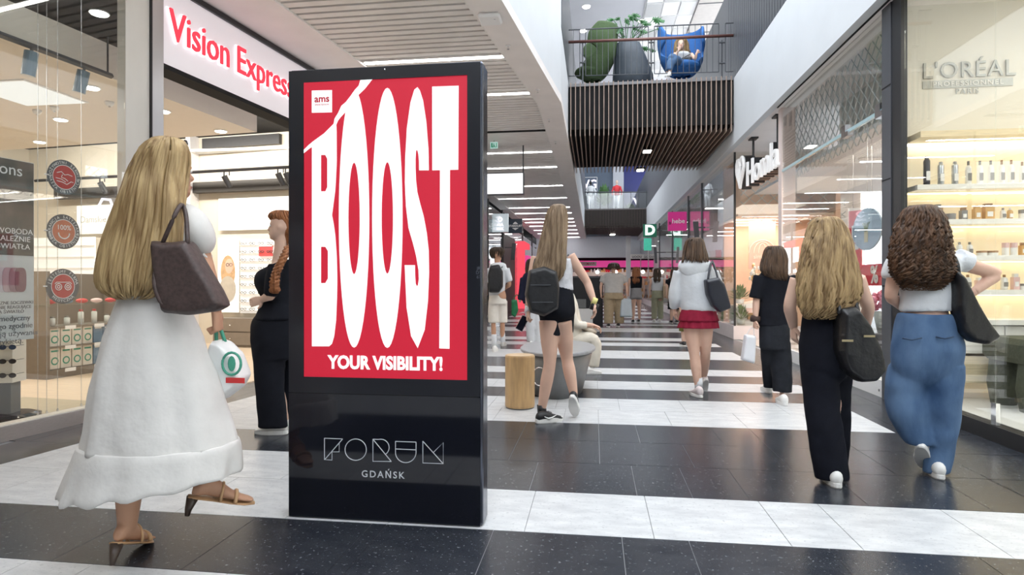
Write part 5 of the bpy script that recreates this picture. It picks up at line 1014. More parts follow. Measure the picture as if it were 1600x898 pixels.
for r_ in range(9):
    for k in range(5): o = obj('eyeglasses', gm_l, None, f'spectacle frame, {ordn[k]} from left, {ordn[r_]} row up on the white rack', 'glasses', 'spectacle frames on the wall rack', loc=LW(xr0 + .12 + k * .2, LB - .09, zr0 + .085 + r_ * (zr1 - zr0) / 9), rot=(0, 0, -AL))
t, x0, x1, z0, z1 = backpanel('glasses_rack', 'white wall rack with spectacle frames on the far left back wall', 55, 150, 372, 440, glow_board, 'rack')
for r_ in range(4): MB().box(x0, x1, LB - .06, LB - .03, z0 + .05 + r_ * (z1 - z0) / 4, z0 + .06 + r_ * (z1 - z0) / 4, M=ML).build('ledge', warm_white, t)
t, x0, x1, z0, z1 = backpanel('red_board', 'red board on the back wall behind the red-haired woman', 408, 428, 384, 400, mat('red_board', (.75, .10, .10), .5, var=.02), 'board', .07)
MB().box(x0 - .01, x1 + .01, LB - .08, LB - .07, z1 - .02, z1, M=ML).build('edge', white_plain, t)
x0, z0 = lxz(361, 541); x1, z1 = lxz(440, 496); t = thing('drawer_unit', 'low taupe drawer unit below the spectacle rack', 'drawers', LW((x0 + x1) / 2, LB - .5, .012))
MB().box(x0, x1, LB - .5, LB - .05, .013, z1, M=ML).build('body', taupe, t)
for i in range(2):
    d_ = MB().box(x0 + .01, x1 - .01, LB - .52, LB - .5, .05 + i * (z1 - .05) / 2 + .01, .05 + (i + 1) * (z1 - .05) / 2 - .01, M=ML).build('drawer', mat('taupe_front', (.26, .22, .18), .45, var=.05), t); MB().sph(LW((x0 * .65 + x1 * .35), LB - .535, .05 + (i + .5) * (z1 - .05) / 2), .015, 8, 6).build('knob', chrome, d_)
# script letter on the wall and wall tracks with black spots
t = thing('script_sign', 'white curly script letters high on the optician back wall', 'sign', onB(170, 330)); q = [(160, 335), (154, 322), (160, 311), (172, 312), (176, 322), (166, 332), (160, 340), (172, 334), (186, 318), (196, 300), (203, 280), (198, 266), (193, 274), (200, 284), (210, 270)]
MB().tube([rayLy(a, b, LB - .1) for a, b in q], .03, 8).build('stroke', MATS['neon_white'], t, smooth=True)
t = thing('wall_track', 'black lighting track with small spotlights along the optician back wall', 'track light', onB(300, 275)); A0, A1 = rayLy(55, 288, 6.4), rayLy(470, 261, 6.4); zz = (A0.z + A1.z) / 2; A0.z = A1.z = rayLy(375, 265, 6.4).z
MB().tube([A0, A1], .035, 4).build('rail', black_metal, t); MB().box((A0 - OL).dot(EXL), (A1 - OL).dot(EXL), 6.8, 6.95, A0.z - .33, A0.z - .12, M=ML).build('beam', mat('beam_dark', (.05, .045, .04), .5, var=.05), t)
for px in (156, 350, 434, 446):
    p = rayLy(px, 265, 6.4); p.z = A0.z; dv = V((.3, .35, -.9)).normalized(); s_ = MB().tube([p - UP * .1, p - UP * .1 + dv * .24], .055, 14).build('spotlight', black_metal, t); MB().tube([p, p - UP * .14], .015, 6).tube([p + EXL * .12, p + EXL * .12 - UP * .1], .012, 6).build('bracket', black_metal, s_); 
# downlights in the island ceiling
for i, (px, py) in enumerate(((143, 136), (95, 186), (62, 221), (198, 213), (345, 204), (255, 173), (8, 145))):
    if py < 150 and px < 20: continue
    p = P(px, py, FPX * (3.4 - CAMH) / (HOR - py)); t = thing('downlight', ordn[i] + ' recessed downlight counted from the glass in the ivory ceiling', 'ceiling light', V((p.x, p.y, 3.39)), 'downlights in the optician ceiling'); MB().cyl(p, .09, 3.388, 3.399, 20).build('ring', white_plain, t); MB().cyl(p, .07, 3.38, 3.3879, 20).build('lamp', spot_lamp, t)
p = P(155, 19, FPX * (4.25 - CAMH) / (HOR - 19)); t = thing('downlight', 'single round downlight in the dark void above the optician', 'ceiling light', V((p.x, p.y, 4.2))); MB().cyl(p, .1, 4.235, 4.249, 20).build('ring', white_plain, t); MB().cyl(p, .085, 4.225, 4.2349, 20).build('lamp', spot_lamp, t)
p = P(40, 145, FPX * (3.4 - CAMH) / (HOR - 145)); t = thing('light_panel', 'square luminous panel set in the ivory ceiling', 'ceiling light', V((p.x, p.y, 3.39))); MB().box(p.x - .42, p.x + .42, p.y - .42, p.y + .42, 3.389, 3.399).build('frame', white_plain, t); MB().box(p.x - .39, p.x + .39, p.y - .39, p.y + .39, 3.38, 3.3889).build('diffuser', emit_mat('soft_panel', (1, .94, .84), 1.0), t)
for i, (px, py) in enumerate(((171, 159), (58, 172), (85, 167))):
    p = P(px, py, FPX * (3.4 - CAMH) / (HOR - py)); t = thing('smoke_detector', ['white smoke detector on the ivory ceiling nearest the column', 'white smoke detector on the ivory ceiling farther left', 'white smoke detector on the ivory ceiling between the others'][i], 'detector', V((p.x, p.y, 3.36))); MB().lathe((p.x, p.y, 3.35), [(.03, 0), (.045, .02), (.05, .049)], 16).build('body', white_plain, t, smooth=True); MB().cyl(p, .012, 3.335, 3.35, 8).build('sensor', steel, t)
for (lx, ly, pw, s_) in ((-2.2, 1.0, 95, 2.2), (-4.2, 2.0, 90, 2.2)): q = LW(lx, ly, 3.33); area_light('optician_lamp', q, (0, 0, -AL), s_, s_, pw, (1, .90, .78))
q = LW(-2.2, 5.3, 4.1); area_light('optician_wall_fill', q, (math.radians(40), 0, -AL), 4.5, .3, 185, (1, .94, .85)); q = LW(-6, 5.3, 4.1); area_light('optician_wall_fill', q, (math.radians(40), 0, -AL), 3.5, .3, 100, (1, .94, .85))  # area fills added to brighten the back wall, no fixture of their own
# ------------------------------------------------------------------ people: library
def cloth(name, col, var=0.08, b=0.35, sc=9, rough=0.85): return mat(name, col, rough, var=var, scale=14, bump=b, bscale=sc, spec=0.2)
skinA = mat('skin_fair', (0.66, 0.42, 0.32), 0.5, var=0.05, scale=9, spec=0.35); skinB = mat('skin_tan', (0.50, 0.28, 0.18), 0.5, var=0.05, scale=9, spec=0.35); skinC = mat('skin_light', (0.72, 0.48, 0.37), 0.5, var=0.05, scale=9, spec=0.35)
lipm = mat('lips', (0.48, 0.16, 0.15), .4, var=.03); eyew = mat('eye_white', (.8, .8, .8), .2, var=.01); iris = mat('iris', (.06, .04, .03), .2, var=.05)
def cr(a, b, c, d, t): return tuple(0.5 * (2 * q[1] + (q[2] - q[0]) * t + (2 * q[0] - 5 * q[1] + 4 * q[2] - q[3]) * t * t + (3 * q[1] - q[0] - 3 * q[2] + q[3]) * t ** 3) for q in zip(a, b, c, d))
def dense(rows, n=4):
    out = []
    for i in range(len(rows) - 1):
        a, b, c, d = rows[max(i - 1, 0)], rows[i], rows[i + 1], rows[min(i + 2, len(rows) - 1)]
        out += [cr(a, b, c, d, k / n) for k in range(n)]
    return out + [rows[-1]]
def rotz(v, deg): return Matrix.Rotation(math.radians(deg), 3, 'Z') @ v
class Fig:
    def __init__(s, label, d, foot, skin, sc=1.0, vox=0.011, seed=1):
        s.d = d; b = P(foot, HOR, d); b.z = 0; s.root = thing('person', label, 'person', b); s.skin = skin; s.sc = sc; s.vox = vox; s.rnd = random.Random(seed); s.mpp = d / FPX
    def p(s, q): return P(q[0], q[1], s.d + (q[2] if len(q) > 2 else 0))
    def out(s, me, name, m, parent=None, smooth=True, **kw):
        par = parent or s.root; w = s.root.location
        co = np.empty(len(me.vertices) * 3, 'f'); me.vertices.foreach_get('co', co); co = co.reshape(-1, 3) - np.array(w, 'f'); me.vertices.foreach_set('co', co.ravel()); me.update()
        me.materials.clear(); me.materials.append(m)
        if smooth: me.polygons.foreach_set('use_smooth', [True] * len(me.polygons))
        return obj(name, me, par, **kw)
    def put(s, mb, name, m, parent=None, smooth=True, vox=None, sm=3, wr=None, **kw):
        me = bake(mb, vox, sm) if vox else mb.mesh(name, m)
        if not vox: fixn(me)
        if wr is None: wr = .010 if vox else 0
        if wr and s.d < 13:
            n = len(me.vertices); co = np.empty(n * 3, 'f'); me.vertices.foreach_get('co', co); co = co.reshape(-1, 3); nr = np.empty(n * 3, 'f'); me.vertex_normals.foreach_get('vector', nr); nr = nr.reshape(-1, 3); h_ = np.zeros(n, 'f')
            rs = np.random.RandomState(int(s.d * 100))
            for q in range(14):
                fr = rs.uniform(12, 42); k_ = rs.normal(size=3) * np.array([1, 1, .55]); k_ *= fr / np.linalg.norm(k_); warp = np.sin(co @ (rs.normal(size=3) * 7) + rs.uniform(0, 6)); h_ += np.sin(co @ k_ + rs.uniform(0, 6) + 1.6 * warp) * (14 / fr)
            me.vertices.foreach_set('co', (co + nr * (h_ * wr * .22)[:, None]).astype('f').ravel()); me.update()
        return s.out(me, name, m, parent, smooth, **kw)
    def rings(s, rows, dd=0, dr=0.62, n=28, fold=0, nf=9, dense_n=4, ph=0.0):
        R = []; rows = [tuple(r) + ((dr,) if len(r) < 4 else ()) + ((0.0,) if len(r) < 5 else ()) for r in rows]; rows = dense(rows, dense_n); N = len(rows)
        for i, (y, x0, x1, k, e) in enumerate(rows):
            c = P((x0 + x1) / 2, y, s.d + dd + e); hw = max(abs(x1 - x0) / 2 * s.mpp, .004); hd = hw * k; f = fold * (i / max(1, N - 1)) ** 1.3; ring = []
            for j in range(n):
                a = 2 * PI * j / n; g = 1 + f * (math.sin(nf * a + ph) * .6 + math.sin((nf * 1.7) * a + 1.3 + ph) * .4); ring.append(c + RGT * (hw * g * math.cos(a)) + FWD * (hd * g * math.sin(a)))
            R.append(list(reversed(ring)))
        return R
    def loft(s, rows, mb=None, **kw): mb = mb or MB(); return mb.loft(s.rings(rows, **kw))
    def limb(s, mb, pts, rad, n=14):
        pts = [s.p(q) for q in pts]; k = dense([(*p, r * s.sc) for p, r in zip(pts, rad)], 3); return mb.tube([V(q[:3]) for q in k], [max(q[3], .004) for q in k], n)
    def head(s, mb, cx, ytop, ychin, yaw, dd=0, pitch=0, wide=1.0):
        hh = min((ychin - ytop) * s.mpp, .225 * s.sc); o = P(cx, ytop + hh / s.mpp, s.d + dd); f = rotz(FWD, yaw); r = rotz(RGT, yaw)
        if pitch: M = Matrix.Rotation(math.radians(pitch), 3, r); f = M @ f; u = M @ UP
        else: u = UP.copy()
        s.hf = (o, f, r, u, hh); L = lambda x, y, z: o + r * (x * hh * wide) + f * (y * hh) + u * (z * hh)
        prof = [(0.0, .10, .34, .14), (.05, .19, .385, .02), (.12, .245, .395, -.08), (.2, .28, .39, -.2), (.3, .305, .385, -.33), (.42, .325, .37, -.42), (.5, .335, .355, -.45), (.6, .345, .37, -.47), (.72, .34, .36, -.46), (.83, .30, .30, -.41), (.92, .22, .19, -.31), (.98, .11, .05, -.17), (1.0, .03, -.03, -.08)]
        prof = dense(prof, 2); N = 20
        mb.loft([[L(hw * math.cos(2 * PI * k / N), (yf + yb) / 2 + (yf - yb) / 2 * math.sin(2 * PI * k / N), z) for k in range(N)] for z, hw, yf, yb in prof])
        mb.tube([L(0, .35, .56), L(0, .40, .46), L(0, .46, .38), L(0, .42, .335)], [.03 * hh, .04 * hh, .058 * hh, .045 * hh], 8)
        for sx in (-1, 1): mb.ell(L(sx * .345, -.03, .46), (r * .03 * hh, f * .07 * hh, u * .11 * hh), 10, 6); mb.ell(L(sx * .13, .33, .56), (r * .11 * hh, f * .05 * hh, u * .035 * hh), 8, 5)
        mb.ell(L(0, .37, .21), (r * .11 * hh, f * .045 * hh, u * .05 * hh), 10, 6)
        return L, hh
    def face(s):
        o, f, r, u, hh = s.hf; L = lambda x, y, z: o + r * (x * hh) + f * (y * hh) + u * (z * hh)
        for sx in (-1, 1):
            e = s.put(MB().ell(L(sx * .145, .335, .5), (r * .055 * hh, f * .04 * hh, u * .03 * hh), 10, 6), 'eye', eyew); s.put(MB().ell(L(sx * .145, .37, .5), (r * .022 * hh, f * .008 * hh, u * .024 * hh), 8, 5), 'iris', iris, e)
        s.put(MB().ell(L(0, .405, .225), (r * .09 * hh, f * .03 * hh, u * .014 * hh), 10, 5).ell(L(0, .4, .2), (r * .075 * hh, f * .03 * hh, u * .016 * hh), 10, 5), 'lips', lipm)
    def hand(s, wrist, dirv, nrm, curl=.35, thumb=1, grip=False):
        k = s.sc * 1.0; w = s.p(wrist) if not isinstance(wrist, Vector) else wrist; dv = dirv.normalized(); n = (nrm - dv * nrm.dot(dv)).normalized(); sd = dv.cross(n) * thumb; mb = MB()
        rg = []
        for t_, hw, ht in ((-.02, .024, .019), (.02, .030, .018), (.055, .038, .016), (.085, .038, .014)):
            c = w + dv * t_ * k; rg.append([c + sd * (hw * k * math.cos(2 * PI * j / 12)) + n * (ht * k * math.sin(2 * PI * j / 12)) for j in range(12)])
        mb.loft(rg)
        for off, ln in ((.028, .068), (.010, .078), (-.009, .072), (-.027, .056)):
            p = w + dv * .078 * k + sd * off * k; pts = [p]; a = 0
            for j in range(3): a += curl * (1.0 + .35 * j) * (2.2 if grip else 1); p = p + (dv * math.cos(a) + n * math.sin(a)) * (ln * k * (.42, .33, .25)[j]); pts.append(p)
            mb.tube(pts, [.0095 * k, .009 * k, .0082 * k, .006 * k], 8)
        p = w + dv * .02 * k + sd * .026 * k; mb.tube([p, p + (dv * .6 + sd * .7) * .035 * k + n * .008 * k, p + (dv * .9 + sd * .62) * .055 * k + n * .02 * k], [.013 * k, .011 * k, .008 * k], 8)
        me = bake(mb, .0045 if s.d < 7 else .007, 1); return me
    def body(s, head, sh, hip, arms, legs, hands=(), tk=1.0, lk=1.0, ak=1.0, neck=.052, hipw=.165, feet=()):
        mb = MB(); L, hh = s.head(mb, *head); k = s.sc; A, B = s.p(sh[0]), s.p(sh[1]); Hc = s.p(hip); Sc = (A + B) / 2; a = (B - A).normalized(); sw = (B - A).length / 2; up = (Sc - Hc); T = up.length; up.normalize(); fw = up.cross(a).normalized(); a = fw.cross(up).normalized()
        prof = [(-.14, .6 * hipw, .08), (-.05, .95 * hipw, .11), (.08, hipw, .115), (.3, .78 * hipw, .09), (.45, .76 * hipw, .092), (.65, .84 * hipw, .105), (.82, max(.88 * hipw, sw * .75), .1), (.95, sw * .82, .075), (1.03, sw * .5, .06), (1.1, .06, .055)]
        mb.loft([[Hc + up * (t_ * T) + a * (hw * k * tk * math.cos(2 * PI * j / 20)) + fw * (hd * k * tk * math.sin(2 * PI * j / 20)) for j in range(20)] for t_, hw, hd in dense(prof, 2)])
        o, f, r, u, hh = s.hf; nb = Sc + up * .02 * k; mb.tube([nb - up * .03, nb.lerp(o - f * .02 * hh + u * .18 * hh, .5), o - f * .03 * hh + u * .3 * hh], [neck * 1.25 * k, neck * k, neck * k], 12)
        for arm in arms:
            p = arm; m1 = tuple((x + y) / 2 for x, y in zip(((*p[0], 0) if len(p[0]) < 3 else p[0]), ((*p[1], 0) if len(p[1]) < 3 else p[1]))); m2 = tuple(x * .6 + y * .4 for x, y in zip(((*p[1], 0) if len(p[1]) < 3 else p[1]), ((*p[2], 0) if len(p[2]) < 3 else p[2])))
            q = [p[0] if len(p[0]) == 3 else (*p[0], 0), m1, p[1] if len(p[1]) == 3 else (*p[1], 0), m2, p[2] if len(p[2]) == 3 else (*p[2], 0)]
            s.limb(mb, q, [.052 * ak, .046 * ak, .038 * ak, .037 * ak, .026 * ak])
        for leg in legs:
            q = [(x if len(x) == 3 else (*x, 0)) for x in leg]; m1 = tuple((x + y) / 2 for x, y in zip(q[0], q[1])); m2 = tuple(x * .62 + y * .38 for x, y in zip(q[1], q[2]))
            s.limb(mb, [q[0], m1, q[1], m2, q[2]], [.095 * lk, .08 * lk, .056 * lk, .058 * lk, .036 * lk], 16)
        for ank, yaw, pit in feet:
            M = s.footM(ank, yaw, pit); mb.loft([[M @ V((hw * k * math.cos(2 * PI * j / 12), y_ * k, (zc + hz * math.sin(2 * PI * j / 12)) * k)) for j in range(12)] for y_, hw, zc, hz in ((-.055, .018, -.055, .022), (-.03, .03, -.045, .035), (0, .031, -.03, .045), (.05, .034, -.045, .034), (.1, .042, -.062, .020), (.14, .043, -.07, .013), (.175, .03, -.073, .009))])
            for j, (ox, ln) in enumerate(((-.03, .022), (-.015, .03), (0, .034), (.015, .032), (.03, .026))): mb.tube([M @ V((ox * k, .15 * k, -.072 * k)), M @ V((ox * k, (.165 + ln) * k, -.074 * k))], [.009 * k, .007 * k], 6)
        me = bake(mb, s.vox, 3); all_ = mesh_to_mb(me)
        for h in hands: mesh_to_mb(s.hand(*h), all_)
        return s.put(all_, 'body', s.skin)
    def footM(s, ank, yaw, pit):
        q = s.p(ank) if not isinstance(ank, Vector) else ank; f = rotz(FWD, yaw); r = rotz(RGT, yaw); M3 = Matrix.Rotation(math.radians(-pit), 3, r); f2 = M3 @ f; u2 = M3 @ UP
        return Matrix(((r.x, f2.x, u2.x, q.x), (r.y, f2.y, u2.y, q.y), (r.z, f2.z, u2.z, q.z), (0, 0, 0, 1)))
    def stand(s, px, py): v = P(px, py, FPX * CAMH / (py - HOR)); v.z = .088 * s.sc; return v      # ankle of a foot whose sole is on the floor at this point
    def shoe(s, ank, yaw, pit, upm, solem, k=None, lace=None, high=0.0, name='shoe', sole_h=.03, swoosh=None):
        k = k or s.sc; M = s.footM(ank, yaw, pit); z0 = -.088
        def sec(y_, hw, zb, zt, n=14): return [M @ V((hw * k * math.cos(2 * PI * j / n) , y_ * k, ((zb + zt) / 2 + (zt - zb) / 2 * math.sin(2 * PI * j / n)) * k)) for j in range(n)]
        u = MB().loft([sec(*q) for q in dense([(-.078, .018, z0 + .02, z0 + .075 + high), (-.06, .034, z0 + .015, z0 + .095 + high), (-.02, .040, z0 + .015, z0 + .105 + high), (.03, .041, z0 + .015, z0 + .10), (.08, .045, z0 + .015, z0 + .075), (.13, .046, z0 + .015, z0 + .058), (.17, .036, z0 + .015, z0 + .045), (.188, .014, z0 + .02, z0 + .034)], 2)])
        o = s.put(u, name, upm)
        n = 26; ol = []
        for j in range(n):
            a = 2 * PI * j / n; y_ = .055 + .142 * math.sin(a); hw = (.044 if y_ > .03 else .037) + .006; ol.append((hw * math.copysign(abs(math.cos(a)) ** .7, math.cos(a)), y_))
        s.put(MB().loft([[M @ V((x * k * sc_, (y_ - .055) * k * sc_ + .055 * k, z * k)) for x, y_ in ol] for z, sc_ in ((z0, .95), (z0 + .008, 1.0), (z0 + sole_h, .98), (z0 + sole_h + .004, .92))]), 'sole', solem, o, smooth=False)
        if lace: s.put(MB().tube([M @ V((.018 * k, .03 * k, (z0 + .101) * k)), M @ V((-.018 * k, .05 * k, (z0 + .095) * k)), M @ V((.018 * k, .07 * k, (z0 + .085) * k)), M @ V((-.018 * k, .085 * k, (z0 + .078) * k))], .0035 * k, 5), 'laces', lace, o)
        if swoosh:
            for sx in (-1, 1): s.put(MB().tube([M @ V((sx * .043 * k, -.02 * k, (z0 + .062) * k)), M @ V((sx * .046 * k, .02 * k, (z0 + .042) * k)), M @ V((sx * .048 * k, .06 * k, (z0 + .05) * k)), M @ V((sx * .045 * k, .11 * k, (z0 + .07) * k))], [.003 * k, .008 * k, .006 * k, .001 * k], 6), 'tick_mark', swoosh, o)
        return o
    def hair(s, rows, m, dd=0, dr=.6, locks=110, wave=0.0, r=.010, curl=0, name='hair', full=False, noshell=False):
        rr = [tuple(q) + ((dr,) if len(q) < 4 else ()) + ((0.0,) if len(q) < 5 else ()) for q in rows]; D = dense(rr, 4); N = len(D); mb = MB()
        if not noshell: mb.loft(s.rings([(q[0], q[1] + (q[2] - q[1]) * .075, q[2] - (q[2] - q[1]) * .075, q[3], q[4]) for q in rr[:-1]] + [(rr[-2][0] * .55 + rr[-1][0] * .45, rr[-1][1] * .7 + rr[-1][2] * .3, rr[-1][1] * .3 + rr[-1][2] * .7, rr[-1][3] * .5, rr[-1][4])], dd=dd))
        def pt(i, a, g):
            y, x0, x1, k, e = D[i]; hw = abs(x1 - x0) / 2 * s.mpp * g; return P((x0 + x1) / 2, y, s.d + dd + e) + RGT * (hw * math.cos(a)) + FWD * (hw * k * math.sin(a))
        for L in range(locks):
            a = s.rnd.uniform(PI * .92, PI * 2.08) if not full else s.rnd.uniform(0, 2 * PI); i1 = N - 1 - (s.rnd.randint(0, max(1, N // 7))); i0 = s.rnd.choice([1, 1, 2, 3, N // 5]) if N > 10 else 1; pts, rad = [], []; ph = s.rnd.uniform(0, 6.28); da = s.rnd.uniform(-.12, .12); g0 = s.rnd.uniform(.93, 1.03); step = 1 if curl else 2
            for i in list(range(i0, i1, step)) + [i1]:
                t = (i - i0) / max(1, i1 - i0); q = pt(i, a + da * t, g0)
                if wave: q = q + RGT * (wave * math.sin(ph + t * (curl or 9)) * t) + FWD * (wave * .6 * math.cos(ph * 1.3 + t * (curl or 9)) * t)
                pts.append(q); rad.append(r * (.55 + .45 * math.sin(PI * min(1, t * 1.1))) * (1 if t < .8 else max(.15, 1 - (t - .8) / .2 * .85)))
            if len(pts) > 2: mb.tube(pts, rad, 5)
        return s.put(mb, name, m)
    def bag(s, poly, dd, thick, m, name='bag', vox=.01, sm=6):
        q = [s.p((*p, dd)) for p in poly]; c = sum(q, V()) / len(q); mb = MB(); n = len(q)
        mb.loft([[p.lerp(c, .12) + FWD * (-thick / 2) for p in q], [p + FWD * (-thick / 4) for p in q], [p + FWD * (thick / 4) for p in q], [p.lerp(c, .12) + FWD * (thick / 2) for p in q]]); fixm = mb.mesh('t', []); fixn(fixm); mb2 = mesh_to_mb(fixm); me = bake(mb2, vox, sm); return me
def own_bag(f, name, label, poly, dd, thick, m, straps=(), sm_=None, vox=.01, cat='bag', extra=None, sr=.009):
    me = f.bag(poly, dd, thick, m, vox=vox); b = P(*[sum(q[i] for q in poly) / len(poly) for i in (0, 1)], f.d + dd); t = thing(name, label, cat, b)
    for v in me.vertices: v.co -= b
    me.materials.clear(); me.materials.append(m); me.polygons.foreach_set('use_smooth', [True] * len(me.polygons)); obj('bag_body', me, t)
    for st in straps:
        k = dense([tuple(f.p(q)) for q in st], 4); MB().tube([V(q) for q in k], sr, 6).build('strap', sm_ or m, t, smooth=True)
    if extra: extra(t)
    return t
# ------------------------------------------------------------------ people
tr3 = lambda q: q if len(q) == 3 else (*q, 0)
DOWN = V((0, 0, -1))
# 1 woman in the long white dress
f = Fig('woman with waist-length blond hair in long white dress walking past the totem', 2.71, 215, skinB, 1.08, .009, 3)
dressm = cloth('dress_white', (.64, .625, .605), .03, .5, 7); blond = streak_mat('hair_blond', (.20, .12, .05), (.50, .36, .18))
ank = V(P(199, 830, 2.71)); ank.z = .172; lift = (328, 746, .12)
f.body((262, 222, 312, -35, .02), ((205, 350, 0), (296, 345, .06)), (238, 520, .02), [((296, 352, .06), (322, 425, .04), (338, 486, .10)), ((205, 352, 0), (190, 430, .02), (200, 500, .15))],
       [((215, 540, .0), (205, 690, .0), (199, 822, 0)), ((255, 540, .05), (290, 660, .14), lift)], [(f.p((338, 486, .10)), V((.05, .1, -1)), -RGT, .5, 1, True)], tk=.8, feet=((ank, 2, 20), (lift, -62, 14)), hipw=.14)
f.face()
R = f.rings([(338, 232, 270, .6), (346, 210, 302, .55), (368, 198, 308, .55), (410, 196, 298, .6), (455, 192, 292, .65), (490, 180, 300, .7), (540, 165, 318, .75), (600, 152, 340, .75), (660, 143, 356, .74), (694, 135, 364, .72)], fold=.05, nf=8, n=56)
R2 = f.rings([(690, 134, 367, .72), (702, 126, 370, .72), (725, 114, 372, .7), (752, 104, 372, .7), (753, 112, 366, .68)], fold=.05, nf=13, n=84, ph=.7)
hem = []
for j, q in enumerate(R2[-1]): hem.append(q)
def hemz(px): return 0
for ring_i in range(len(R2)):
    t_ = ring_i / (len(R2) - 1)
    for q in R2[ring_i]: 
        side_ = (q - f.root.location).dot(RGT); q.z += t_ * (side_ * .17 - .01 + .010 * math.sin(side_ * 40))
dr_ = f.put(MB().loft(R), 'dress', dressm, wr=.012); f.put(MB().loft(R2), 'ruffle', dressm, dr_, wr=.01)
sl = MB(); sl.ell(f.p((306, 358, .04)), (RGT * .085 + UP * -.02, FWD * .095, UP * .118 + RGT * -.02), 28, 16); f.put(sl, 'puff_sleeve', dressm, dr_, wr=.014); f.put(MB().ell(f.p((203, 358, 0)), (RGT * .085, FWD * .085, UP * .10), 20, 12), 'puff_sleeve', dressm, dr_)
f.put(MB().tube([f.p((309, 396, .045)) + RGT * (.052 * math.cos(2 * PI * k / 20)) + FWD * (.056 * math.sin(2 * PI * k / 20)) + UP * (.012 * math.sin(k * 2.5) - .02 * math.cos(2 * PI * k / 20)) for k in range(21)], .009, 8), 'sleeve_frill', dressm, dr_)
f.hair([(216, 250, 272, .9), (222, 237, 285, .9), (240, 222, 291, .85), (270, 208, 289, .8), (300, 197, 284, .65, -.03), (340, 180, 280, .4, -.06), (380, 166, 276, .32, -.08), (420, 157, 268, .3, -.09), (445, 157, 260, .3, -.09), (460, 170, 244, .3, -.09), (468, 190, 225, .3, -.09)], blond, dd=-.03, locks=190, wave=.012, r=.011)
sg = MB()
for sx in (-1, 1): o, ff, rr, uu, hh = f.hf; sg.ell(o + rr * (sx * .17 * hh) + ff * (.22 * hh) + uu * (.97 * hh), (rr * .13 * hh, ff * .03 * hh + uu * .02 * hh, uu * .10 * hh), 10, 6)
sg.tube([o + rr * (.3 * hh) + ff * (.2 * hh) + uu * (.98 * hh), o + rr * (.36 * hh) - ff * (.1 * hh) + uu * (.7 * hh)], .006, 6); f.put(sg, 'sunglasses', sung)
tanl = mat('tan_leather', (.55, .33, .17), .4, var=.08)
for a_, yw, pt in ((ank, 2, 20), (lift, -62, 14)):
    M = f.footM(a_, yw, pt); k = f.sc; so = f.put(MB().loft([[M @ V((hw * k * math.cos(2 * PI * j / 12), y_ * k, (z + .006 * math.sin(2 * PI * j / 12)) * k)) for j in range(12)] for y_, hw, z in ((-.065, .02, -.083), (-.03, .034, -.085), (.03, .034, -.087), (.1, .046, -.09), (.16, .044, -.092), (.205, .02, -.09))]), 'sandal', tanl)
    f.put(MB().tube([M @ V((0, -.045 * k, -.085 * k)), M @ V((0, -.05 * k, -.14 * k)), M @ V((0, -.048 * k, -.165 * k))], [.026 * k, .014 * k, .01 * k], 10), 'heel', mat('dark_heel', (.06, .04, .03), .4, var=.05), so)
    f.put(MB().tube([M @ V((.048 * k * math.cos(PI * j / 10), .12 * k, (-.085 + .04 * math.sin(PI * j / 10)) * k)) for j in range(11)], .009 * k, 6).tube([M @ V((.044 * k * math.cos(PI * j / 10), .06 * k, (-.085 + .07 * math.sin(PI * j / 10)) * k)) for j in range(11)], .006 * k, 6), 'strap', tanl, so)
own_bag(f, 'tote_bag', 'dark brown patterned shoulder bag hanging behind the white dress', [(242, 376), (270, 379), (298, 376), (318, 410), (345, 455), (356, 478), (340, 486), (300, 492), (260, 488), (252, 450), (245, 410)], -.14, .13, mat('dark_canvas', (.055, .035, .032), .5, var=.3, scale=60, bump=.1), [[(254, 380, -.17), (266, 352, -.19), (277, 328, -.17), (285, 320, -.10), (291, 340, -.13), (293, 380, -.17)], [(246, 400, -.17), (241, 440, -.2), (250, 470, -.2), (262, 478, -.19)]], None, .009)
def plast(t): c = P(362, 568, 2.71 + .12 - .092); MB().tube([c + RGT * (.042 * math.cos(2 * PI * k / 20)) + UP * (.05 * math.sin(2 * PI * k / 20)) for k in range(21)], .006, 6).ell(c, (RGT * .018, FWD * .004, UP * .035), 10, 6).build('green_emblem', grn, t); c2 = P(368, 594, 2.71 + .12 - .085); MB().box(c2.x - .045, c2.x + .045, c2.y - .004, c2.y, c2.z - .012, c2.z + .012).build('red_print', redc, t)
own_bag(f, 'plastic_bag', 'white plastic shopping bag with green emblem in her hand', [(338, 530), (352, 532), (372, 552), (386, 588), (378, 604), (352, 624), (334, 590), (330, 555)], .12, .16, mat('plastic_white', (.82, .83, .82), .35, var=.03, bump=.4, scale=9), [[(338, 532, .12), (338, 515, .12), (341, 503, .12)], [(352, 534, .12), (345, 515, .12), (341, 503, .12)]], grn, .009, extra=plast)
